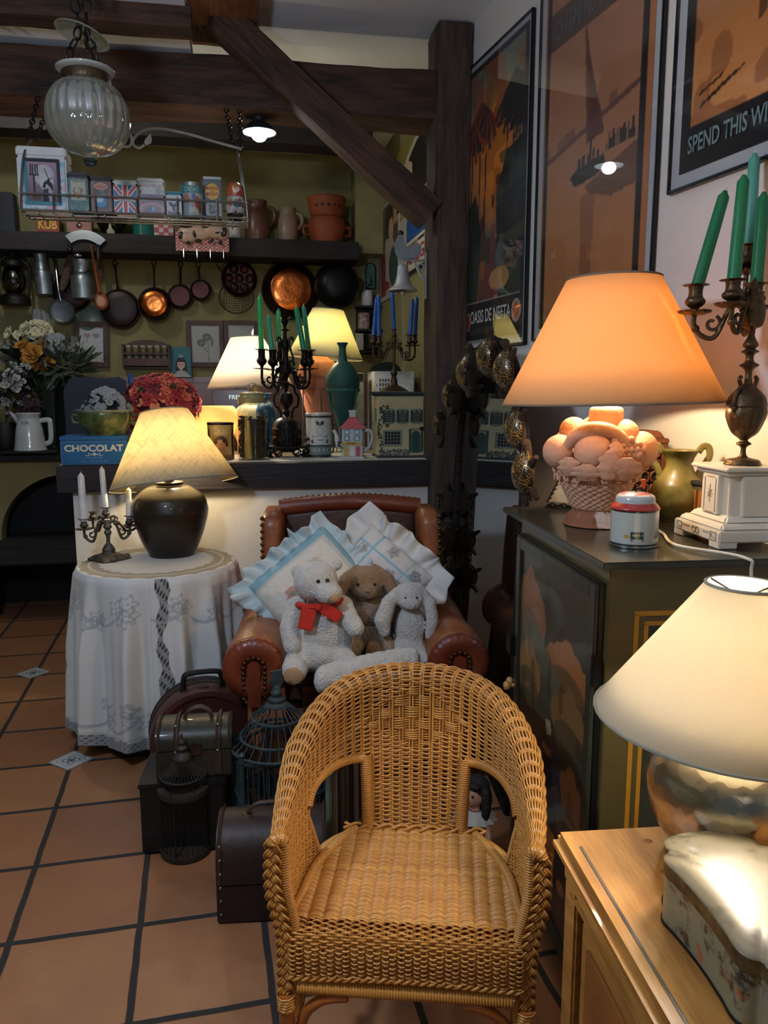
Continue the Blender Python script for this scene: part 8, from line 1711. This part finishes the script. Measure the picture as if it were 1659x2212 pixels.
fruit(-10, -72, 162, 40, 'peach', (1, .95, .98)); fruit(-78, -40, 158, 36, 'orange'); fruit(-52, -10, 200, 30, 'apple'); fruit(52, -10, 196, 30, 'apple'); fruit(86, -10, 162, 36, 'pear', (1, 1, 1.1)); fruit(0, 40, 186, 48, 'melon'); fruit(-60, 55, 164, 38, 'orange'); fruit(62, 50, 166, 38, 'orange'); fruit(0, 0, 176, 70, 'fruit_heap', (1, .9, .7))
MB().tube(smooth_pts([(-62*k, -62*k, 168*k), (-48*k, -74*k, 192*k), (-16*k, -80*k, 207*k), (20*k, -76*k, 203*k), (46*k, -66*k, 186*k), (56*k, -60*k, 172*k)], 7), [2*k+14*k*math.sin(PI*min(1, .12+.80*i/35))**.6 for i in range(36)], 12).obj('banana', TC, t)
mb = MB(); rg = random.Random(4)
for j in range(7):
    for i in range(6-abs(j-2) if j < 6 else 2): mb.ball(((30+i*11+(j % 2)*5)*k, (-76+i*5+rg.uniform(-4, 4))*k, (186-j*10)*k), (8.2*k,)*3, seg=12, rings=8)
mb.obj('grapes', TC, t)
def leaf3(cx, cy, cz_, w, h, rx, rz_):
    mb = MB(); mb.grid(lambda u, v: ((u-.5)*w*k*(1-.7*abs(2*v-1)**2)*(1+.18*math.sin(v*19)), -6*k*math.sin(v*PI)*(1-abs(2*u-1)), (v-.5)*h*k), 9, 14, T=Tm((cx*k, cy*k, cz_*k), (R(rx), 0, R(rz_)))); return mb.obj('leaf', TC, t, smooth=180, solid=.004)
leaf3(-56, -82, 130, 50, 44, 20, -20); leaf3(20, -104, 136, 44, 62, 12, 10); leaf3(52, -92, 128, 64, 54, 24, 18); leaf3(-22, -98, 120, 60, 40, 24, -6); leaf3(34, -92, 168, 34, 34, -20, 30)
MB().lathe(smooth_prof([(26*k, 196*k), (34*k, 214*k), (35*k, 244*k), (24*k, 252*k), (0, 252*k)], 4), 32, Matrix.Translation((14*k, 0, 0))).obj('neck', TC, t)
MB().lathe([(0, 250*k), (10*k, 250*k), (10*k, 300*k), (0, 300*k)], 16, Matrix.Translation((14*k, 0, 0))).obj('lamp_holder', M('brass_dark'), t)
Xs = Tm((28*k, 0, 0), (0, R(-1.2), 0)); shade('lamp_shade', t, 227*k, 259*k, 95*k, 512*k, Mshade('shade_orange', '#ebc48c', .42), Xs, rim='rim_dark', rimcol='#7d6a5a'); point('bulb', (22*k, -.01, 345*k), 13.0, '#ffdfb2', .035, t)
# white flex from this lamp over the cabinet edge
cw = [Pz(1352, 1140, ZK+.006), Pz(1405, 1140, ZK+.005), Pz(1432, 1152, ZK+.005), Pz(1462, 1178, ZK+.006)]
edge = kl(.30, -.010, ZK+.006); cw += [edge, kl(.312, -.020, ZK-.03), kl(.318, -.022, .9), kl(.32, -.03, .80)]
inv = t.matrix_basis.inverted() if False else None
q = Matrix.Translation(p) @ Matrix.Rotation(-YAW+R(-14), 4, 'Z'); qi = q.inverted()
MB().tube(smooth_pts([qi @ Vector(c) for c in cw], 8), .0034, 8).obj('flex', M('white_flex', '#cfc6b0', .4), t)
# ---------------------------------------------------------- toy music tin with crank
p = on_cab(1368, 1176); k = mpp(p); r = 50*k; t = thing('music_tin', 'small round music tin with red rim lid and orange crank', 'tin', p)
cv = Canvas(160, 50, '#b0b5ac'); cv.rect(0, 0, 1, .08, '#23242c'); cv.rect(0, .92, 1, 1, '#23242c'); cv.rect(.40, .58, .49, .78, '#1f3a2f'); 
for x in (.415, .43, .445, .46, .475): cv.rect(x-.003, .64, x+.004, .70, '#a9ad9c')
for x in (.41, .48): cv.ell(x, .82, .008, .03, '#a03c2e')
cv.ell(.375, .72, .02, .06, '#b08f4a'); cv.ell(.585, .70, .018, .08, '#2a251f'); cv.ell(.585, .68, .014, .10, '#b59a6a'); cv.ell(.68, .66, .03, .18, '#b5482a'); cv.ell(.68, .42, .018, .10, '#c98f3a'); cv.ell(.665, .82, .02, .06, '#c98f3a')
h = 78*k; cv.mesh(lambda x, y: (r*math.sin((x-.5)*2*PI), -r*math.cos((x-.5)*2*PI), .003+y*h)).obj('tin_body', Mpaint('printed_gloss', .2, coat=.8), t, smooth=180)
MB().lathe([(0, 0), (r*1.02, 0), (r*1.03, .002), (r*1.02, .005), (r, .005)], 44).obj('bottom_rim', M('tin_silver'), t)
MB().lathe(smooth_prof([(r*.99, h), (r*1.03, h+1*k), (r*1.03, h+5*k), (r*.84, h+15*k)], 3), 44).obj('red_rim', M('red_enamel', '#a5352f', .25, coat=.6), t)
MB().lathe(smooth_prof([(r*.84, h+14*k), (r*.82, h+24*k), (r*.72, h+31*k), (r*.4, h+36*k), (0, h+37*k)], 4), 44).obj('lid', M('white_enamel'), t)
MB().lathe([(r*.42, h+36.3*k), (r*.62, h+33.5*k)], 44).obj('pink_ring', M('pink_ring', '#b0505a', .3), t)
MB().tube([(0, 0, h+36*k), (0, 0, h+44*k), (20*k, 6*k, h+44*k)], 2.2*k, 7).obj('crank', M('iron'), t); MB().lathe([(0, h+42*k), (4*k, h+42*k), (5*k, h+62*k), (0, h+63*k)], 14, Matrix.Translation((20*k, 6*k, 0))).obj('crank_knob', M('orange_knob', '#c9501f', .35), t)
# ---------------------------------------------------------- olive two-handled vase
p = on_cab(1461, 1122); k = mpp(p); t = thing('olive_vase', 'olive green two-handled vase beside the marble plinth', 'vase', p, R(-26))
OV = M('olive_glaze', '#5d5a2c', .4, var=.45, sc=7, col2='#8b864e', bump=.15, bsc=25, coat=.15)
MB().lathe(smooth_prof([(0, 0), (34*k, 0), (38*k, 3*k), (54*k, 28*k), (58*k, 50*k), (52*k, 76*k), (36*k, 98*k), (28*k, 116*k), (29*k, 132*k), (38*k, 148*k), (36*k, 148*k), (25*k, 130*k), (0, 110*k)], 5), 52).obj('vase_body', OV, t)
for s in (-1, 1): MB().tube(smooth_pts([(s*36*k, 0, 145*k), (s*44*k, 0, 158*k), (s*56*k, 0, 156*k), (s*58*k, 0, 136*k), (s*44*k, 0, 110*k), (s*38*k, 0, 94*k), (s*42*k, 0, 86*k)], 6), 4*k, 8, flat=1.8).obj('handle', OV, t)
# ---------------------------------------------------------- carved wooden box-lantern, slatted fan and little boat
p = kl(.375, .70, ZK+.001); t = thing('carved_box', 'carved reddish wooden box with pierced fretwork behind the orange lamp', 'box', p, KRZ); CW = M('carved_wood', '#5d3521', .55, var=.3, sc=9, bump=.4, bsc=50)
MB().box((0, 0, .10), (.12, .12, .19), bev=.003).obj('box_body', M('dark_inside', '#1c100b', .8), t)
for s in (-1, 1):
    for y in (-1, 1): MB().box((s*.056, y*.056, .10), (.018, .018, .20), bev=.002).obj('corner_post', CW, t)
mb = MB()
for fx in range(3):
    for fz in range(5):
        z = .03+fz*.036; x = -.03+fx*.03
        mb.tube([(x+.013*math.cos(i*PI/4), -.063, z+.016*math.sin(i*PI/4)) for i in range(8)], .0035, 5, closed=True); mb.tube([(-.063, x+.013*math.cos(i*PI/4), z+.016*math.sin(i*PI/4)) for i in range(8)], .0035, 5, closed=True)
mb.obj('fretwork', CW, t)
MB().box((0, 0, .205), (.135, .135, .016), bev=.003).box((0, 0, .222), (.12, .12, .022), bev=.004, taper=.8).obj('lid', CW, t); MB().box((.082, -.05, .150), (.04, .016, .016), bev=.003).obj('latch', CW, t)
p = kl(.42, .40, ZK+.001); t = thing('slatted_rack', 'black curved rack with brown slats behind the olive vase', 'rack', p, KRZ)
MB().tube(smooth_pts([(.0, -.12, 0), (.0, -.11, .075), (.0, -.05, .105), (.0, .05, .105), (.0, .11, .075), (.0, .12, 0)], 6), .009, 8).obj('curved_rail', M('black'), t)
for i in range(7): MB().box((.0, -.09+.03*i, .045), (.006, .018, .09)).obj('slat', M('slat_brown', '#8a5526', .5, var=.2), t)
p = on_cab(1215, 1098); k = mpp(p); t = thing('sail_ornament', 'small wire and parchment sailing boat ornament on the cabinet corner', 'ornament', p, -YAW+R(-20)); SP = M('parchment', '#8f8a7d', .8, var=.15, sc=20)
MB().prism([(-30*k, 14*k), (16*k, 12*k), (8*k, 96*k)], -.002, .002, T=XF).obj('large_sail', SP, t, smooth=0); MB().prism([(20*k, 14*k), (34*k, 16*k), (18*k, 70*k)], -.002, .002, T=Tm((0, -.006, 0), (R(90), 0, 0))).obj('small_sail', SP, t, smooth=0)
mb = MB().tube([(17*k, 0, 0), (12*k, 0, 104*k)], .0025, 6).tube([(-34*k, 0, 10*k), (8*k, 0, 102*k)], .002, 6)
mb.tube([(-30*k+40*k*(i/60)+3*k*math.cos(i*.9), 3*k*math.sin(i*.9), 14*k+84*k*(i/60)) for i in range(60)], .0012, 5)
for y in (-.018, .018): mb.tube([(x*k, y, z*k) for x, z in ((-36, 3), (-24, 8), (-12, 3), (0, 8), (12, 3), (24, 8), (36, 3))], .002, 5)
mb.tube([(-36*k, -.018, 2*k), (36*k, -.018, 2*k)], .002, 5).tube([(-36*k, .018, 2*k), (36*k, .018, 2*k)], .002, 5); mb.obj('wire_frame', M('iron'), t)
# ---------------------------------------------------------- marble plinth with tall bronze candelabra
p = on_cab(1592, 1166); k = mpp(p); t = thing('marble_plinth', 'stepped white marble plinth with incised ornament, carrying the bronze candelabra', 'plinth', p, KRZ); MW = M('marble', '#cfc9b8', .28, var=.07, sc=5, coat=.3); PL = t
B_ = .105
mb = MB()
for x in (-1, 1):
    for y in (-1, 1): mb.box((x*(B_-.022), y*(B_-.022), .008), (.044, .044, .016), bev=.002)
mb.box((0, 0, .026), (2*B_, 2*B_, .026), bev=.003); mb.obj('base', MW, t)
MB().box((0, 0, .046), (2*B_-.012, 2*B_-.012, .014), bev=.004, taper=.92).box((0, 0, .060), (.165, .165, .016), bev=.004, taper=.86).obj('steps', MW, t)
MB().box((0, 0, .112), (.124, .124, .092), bev=.002, taper=1.0).box((0, -.040, .112), (.070, .07, .092), bev=.002, taper=1.12).box((-.040, 0, .112), (.07, .070, .092), bev=.002).obj('shaft', MW, t)
MB().box((0, 0, .163), (.145, .145, .012), bev=.003).box((0, 0, .173), (.165, .165, .010), bev=.003).obj('cap', MW, t)
G = M('incised_gold', '#8a7350', .5); mb = MB(); x0 = -.0755
def ln(y0, z0, y1, z1, xx=x0, r=.0008): mb.tube([(xx, y0, z0), (xx, y1, z1)], r, 5)
for (a, b) in (((-.024, .072), (-.024, .150)), ((.024, .072), (.024, .150)), ((-.016, .152), (.016, .152)), ((-.016, .07), (.016, .07)), ((0, .092), (0, .134)), ((-.012, .113), (.012, .113)), ((-.008, .104), (.008, .122)), ((.008, .104), (-.008, .122))): ln(a[0], a[1], b[0], b[1])
mb.obj('incised_star', G, t); mb = MB()
for s in (-1, 1):
    xb = -B_-.0005; y = s*.078; ln(y-.012, .018, y+.012, .018, xb); ln(y-.012, .036, y+.012, .036, xb); ln(y-.012, .018, y-.012, .036, xb); ln(y+.012, .018, y+.012, .036, xb); ln(y-.006, .024, y+.006, .024, xb); ln(y+.006, .024, y+.006, .031, xb); ln(s*.03, .031, s*.06, .031, xb)
    mb.tube([(xb, s*.008+.008*math.cos(i*.6), .028+.007*math.sin(i*.6)) for i in range(11)], .0008, 5)
mb.obj('incised_lines', G, t)
zc_ = ZK+.001+.178; pb = Vector((p.x, p.y, zc_+.001)); d0 = depth(pb); k = mpp(pb); t = thing('bronze_candelabra', 'tall bronze urn-stemmed candelabra with green candles on the marble plinth', 'candelabra', pb); m = M('bronze')
v0 = proj(pb)[1]; Z = lambda v: (v0-v)*k
prof = [(0, 0), (36*k, 0), (37*k, 3*k), (32*k, 10*k), (14*k, 14*k), (7*k, 20*k), (6*k, 36*k), (16*k, 44*k), (8*k, 52*k), (26*k, 68*k), (38*k, 96*k), (40*k, 112*k), (38*k, 122*k), (40*k, 126*k), (34*k, 146*k), (18*k, 164*k), (9*k, 172*k), (7*k, 196*k), (12*k, 204*k), (20*k, 210*k), (9*k, 218*k), (9*k, 232*k), (18*k, 238*k), (10*k, 244*k), (16*k, 252*k), (8*k, 268*k), (7*k, 284*k), (20*k, 292*k), (24*k, 320*k), (18*k, 350*k), (20*k, 360*k), (10*k, 366*k), (6*k, 380*k), (0, 392*k)]
MB().lathe(smooth_prof(prof, 4), 36, fr=lambda a, z: 1+.03*math.cos(a*10)*(1 if 60*k < z < 150*k or z > 285*k else 0)).obj('urn_stem', m, t)
for s in (-1, 1):
    X = Matrix.Rotation(R(20), 4, 'Z'); MB().tube([X @ Vector(q) for q in smooth_pts([(s*36*k, 0, 108*k), (s*42*k, 0, 130*k), (s*34*k, 0, 154*k), (s*24*k, 0, 166*k), (s*30*k, 0, 180*k), (s*24*k, 0, 186*k)], 6)], 4.4*k, 8).obj('urn_mask_handle', m, t)
    MB().ball(X @ Vector((s*40*k, 0, 120*k)), (6*k, 6*k, 9*k), seg=12, rings=8).obj('mask', m, t)
for (tp, bt, dd, lab, col, hh) in (((1569, 405), (1503, 620), -.02, 'dark green candle leaning right, leftmost on the bronze candelabra', '#0f6a3c', 60), ((1608, 370), (1584, 608), -.10, 'upright dark green candle at the front of bronze candelabra', '#0f7040', 52), ((1631, 324), (1616, 534), .07, 'pale turquoise candle at the back of the bronze candelabra', '#4f9a86', 60), ((1651, 408), (1633, 616), .0, 'dark green candle cut by the right photo edge', '#0f6a3c', 54)):
    b = P(bt[0], bt[1]+6, d0+dd)-pb; hq = hh*k; cbs = b-Vector((0, 0, hq*.82))
    MB().lathe(cup_prof(21*k, hq), 24, Matrix.Translation(cbs)).obj('candle_cup', m, t); MB().lathe([(0, 0), (20*k, 1*k), (31*k, 5*k), (34*k, 10*k), (31*k, 9*k), (14*k, 4*k), (0, 4*k)], 40, Matrix.Translation(cbs-Vector((0, 0, 4*k))), fr=lambda a, z: 1+.07*math.cos(a*12)).obj('drip_pan', m, t)
    arm(t, (0, 0, 330*k), cbs-Vector((0, 0, 3*k)), m, 5.5*k, 52*k)
    candle(lab, P(tp[0], tp[1], d0+dd), pb+b-Vector((0, 0, .004)), 13.6*k, col, 'green candles of the bronze candelabra')
# ---------------------------------------------------------- pine commode in the right foreground
ZP = .75; J1 = Vector((.48, 1.11, 0)); JRZ = R(-4.9); JW, JL = .62, 1.05
M('pine', '#94602a', .42, var=.25, sc=4, bump=.08, bsc=20, stretch=(9, 1.2, 9), coat=.2, col2='#b88440'); M('pine_dark', '#8a5526', .5, var=.3, sc=4, stretch=(9, 1.2, 3), coat=.15); M('inlay', '#141824', .4)
t = thing('pine_commode', 'waxed pine commode with a dark inlay line in the right foreground', 'commode', J1, JRZ)
MB().box((JW/2, -JL/2, ZP-.016), (JW, JL, .032), bev=.012).obj('top', M('pine'), t)
MB().box((.030, -JL/2-.01, ZP+.0002), (.0045, JL-.09, .0012)).obj('inlay_line', M('inlay'), t)
mb = MB()
for (x, y, r_) in ((.14, -.05, .008), (.135, -.13, .010), (.20, -.28, .007)): mb.ball((x, y, ZP), (r_, r_*.8, .0008), seg=14, rings=6)
mb.obj('knots', M('knot', '#6d4420', .5, var=.4, sc=60), t)
MB().box((JW/2+.02, -JL/2, .35), (JW-.06, JL-.05, .70), bev=.003).obj('carcass', M('pine_dark'), t)
for y in (-.045, -JL+.045): MB().box((.045, y, .36), (.05, .05, .72), bev=.004).obj('corner_post', M('pine'), t)
MB().box((.028, -JL/2, .700), (.03, JL-.06, .030), bev=.006).box((.030, -JL/2, .665), (.02, JL-.08, .016), bev=.004).obj('moulding', M('pine'), t)
for i, z in enumerate((.545, .30)):
    dr = MB().box((.036, -JL/2, z), (.016, JL-.16, .20), bev=.004).obj('drawer', M('pine'), t); MB().box((.026, -JL/2, z), (.006, JL-.22, .15), bev=.003).obj('drawer_panel', M('pine_dark'), dr)
    for y in (-.30, -.76): MB().lathe(smooth_prof([(0, 0), (.012, 0), (.010, .012), (.022, .028), (.018, .042), (0, .048)], 4), 20, Tm((.026, y, z), (0, R(-90), 0))).obj('knob', M('dark_handle'), dr)
# ---------------------------------------------------------- hammered silver lamp
pl = Pz(1603, 1830, ZP); pl = Vector((.712, 1.005, ZP+.001)); t = thing('silver_lamp', 'round hammered silver lamp with a glowing cream shade in the right foreground', 'lamp', pl)
def hammered():
    nt = NT('hammered_silver'); b = nt.n('ShaderNodeBsdfPrincipled', Metallic=1., Roughness=.24); b.inputs['Base Color'].default_value = c4(lin('#b9b3a4')); nt.l(b, 0, nt.out, 0); tc = nt.n('ShaderNodeTexCoord'); v = nt.n('ShaderNodeTexVoronoi', Scale=55.); nt.l(tc, 'Object', v, 'Vector'); nz = nt.n('ShaderNodeTexNoise', Scale=9., Detail=4.); nt.l(tc, 'Object', nz, 'Vector'); bp = nt.n('ShaderNodeBump', Strength=.25, Distance=.004); nt.l(v, 'Distance', bp, 'Height'); nt.l(bp, 0, b, 'Normal'); r_ = nt.n('ShaderNodeMapRange'); r_.inputs[3].default_value = .16; r_.inputs[4].default_value = .42; nt.l(nz, 0, r_, 0); nt.l(r_, 0, b, 'Roughness'); return nt.m
MB().lathe(smooth_prof([(0, 0), (.050, 0), (.058, .004), (.095, .04), (.113, .095), (.108, .135), (.080, .172), (.040, .190), (.022, .198), (0, .20)], 6), 64).obj('silver_body', hammered(), t)
MB().lathe([(0, .198), (.012, .198), (.012, .26), (0, .26)], 16).obj('lamp_holder', M('brass_dark'), t)
zb_ = .213; shade('lamp_shade', t, .200, zb_, .054, zb_+.205, Mshade('shade_cream', '#f1e4c6', .40), Tm((0, 0, 0), (0, R(1.5), 0)), rimcol='#6f6a5a'); point('bulb', (0, 0, zb_+.085), 10., '#fff3e2', .035, t)
MB().box((.068, -.0, zb_+.17), (.002, .03, .06), (0, R(-36), 0)).obj('shade_label', M('label_yellow', '#d8b84a', .6), t)
# ---------------------------------------------------------- old biscuit tin with lobed outline
def lobed(L_, W_, n=96):
    q = [(.93, 0), (.96, .35), (1., .56), (.93, .67), (.80, .72), (.79, .80), (.66, .93), (.30, 1.), (0, 1.01)]
    q = [(x*W_, y*L_, 0) for x, y in q]; h = q+[(-x, y, 0) for x, y, _ in q[-2::-1]]; h = h+[(x, -y, 0) for x, y, _ in h[-2:0:-1]]
    return [(p.x, p.y) for p in smooth_pts(h, 4, True)]
bt_ = Vector((.612, .780, ZP+.001)); t = thing('biscuit_tin', 'worn old painted biscuit tin with lobed corners on the pine commode', 'tin', bt_, R(-3)); LL, WW, HH = .142, .079, .075
nt = NT('worn_tin'); b = nt.n('ShaderNodeBsdfPrincipled', Roughness=.35); nt.l(b, 0, nt.out, 0); tc = nt.n('ShaderNodeTexCoord'); b.inputs['Coat Weight'].default_value = .3
n1 = nt.n('ShaderNodeTexNoise', Scale=22., Detail=7., Roughness=.7); n2 = nt.n('ShaderNodeTexNoise', Scale=38., Detail=5.); n3 = nt.n('ShaderNodeTexNoise', Scale=14., Detail=3.)
for n_ in (n1, n2, n3): nt.l(tc, 'Object', n_, 'Vector')
m1 = mixrgb(nt, lin('#8d8460'), lin('#5f6a5e')); nt.l(n3, 0, m1, 0); m2 = mixrgb(nt, (0, 0, 0), lin('#9a5a34')); nt.l(m1, 2, m2, 6); r1 = nt.n('ShaderNodeMapRange'); r1.inputs[1].default_value = .60; r1.inputs[2].default_value = .66; nt.l(n2, 0, r1, 0); nt.l(r1, 0, m2, 0)
m3 = mixrgb(nt, (0, 0, 0), lin('#211d18')); nt.l(m2, 2, m3, 6); r2 = nt.n('ShaderNodeMapRange'); r2.inputs[1].default_value = .53; r2.inputs[2].default_value = .62; nt.l(n1, 0, r2, 0); nt.l(r2, 0, m3, 0); nt.l(m3, 2, b, 'Base Color'); WT = nt.m
MB().prism(lobed(LL, WW), 0, HH).obj('tin_body', WT, t, smooth=40)
MB().prism(lobed(LL*1.012, WW*1.02), .0, .004).obj('bottom_rim', M('tin_black'), t, smooth=40)
o = MB().prism(lobed(LL*1.015, WW*1.025), HH-.006, HH+.012).obj('lid_band', M('tin_lid_band', '#3a3122', .4, .5, var=.4, sc=30, col2='#7d6c45'), t, smooth=40)
LT = M('worn_lid', '#6b634f', .35, var=.12, sc=26, col2='#3f3828', thr=(.56, .66), coat=.35); mb = MB(); rings = [(1.0, .012), (.97, .0145), (.90, .0150), (.86, .0175), (.5, .0185), (.0, .0185)]
vs = []; fs = []; ol = lobed(LL*1.015, WW*1.025); n = len(ol)
for q, (f, z) in enumerate(rings): vs += [(x*f, y*f, HH+z) for x, y in ol]
for q in range(len(rings)-1): fs += [(q*n+i, q*n+(i+1) % n, (q+1)*n+(i+1) % n, (q+1)*n+i) for i in range(n)]
MB().add(vs, fs).obj('lid', LT, t, smooth=60)
# ================================================================== light
w = bpy.data.worlds.new('world'); SC.world = w; w.use_nodes = True
w.node_tree.nodes['Background'].inputs[0].default_value = c4(lin('#9fb4c4')); w.node_tree.nodes['Background'].inputs[1].default_value = .16
SC.view_settings.view_transform = 'Standard'; SC.view_settings.look = 'None'; SC.view_settings.exposure = 0.; SC.view_settings.gamma = 1.
SC.view_settings.use_curve_mapping = False
SC.cycles.use_denoising = True; SC.cycles.max_bounces = 10; SC.cycles.diffuse_bounces = 4; SC.cycles.transparent_max_bounces = 16
SC.cycles.sample_clamp_indirect = 4.
SC.cycles.caustics_reflective = False; SC.cycles.caustics_refractive = False
# ceiling lamp of the front room, above and behind the viewer, and a window-cool lamp to the left
point('ceiling_lamp', (-.70, 1.15, 2.08), 66, '#d9e7ff', .09)
point('rear_lamp', (.35, -.9, 2.3), 14, '#fff1de', .10)
point('kitchen_lamp', (-1.1, 4.25, 2.95), 17, '#f4f2e6', .03)
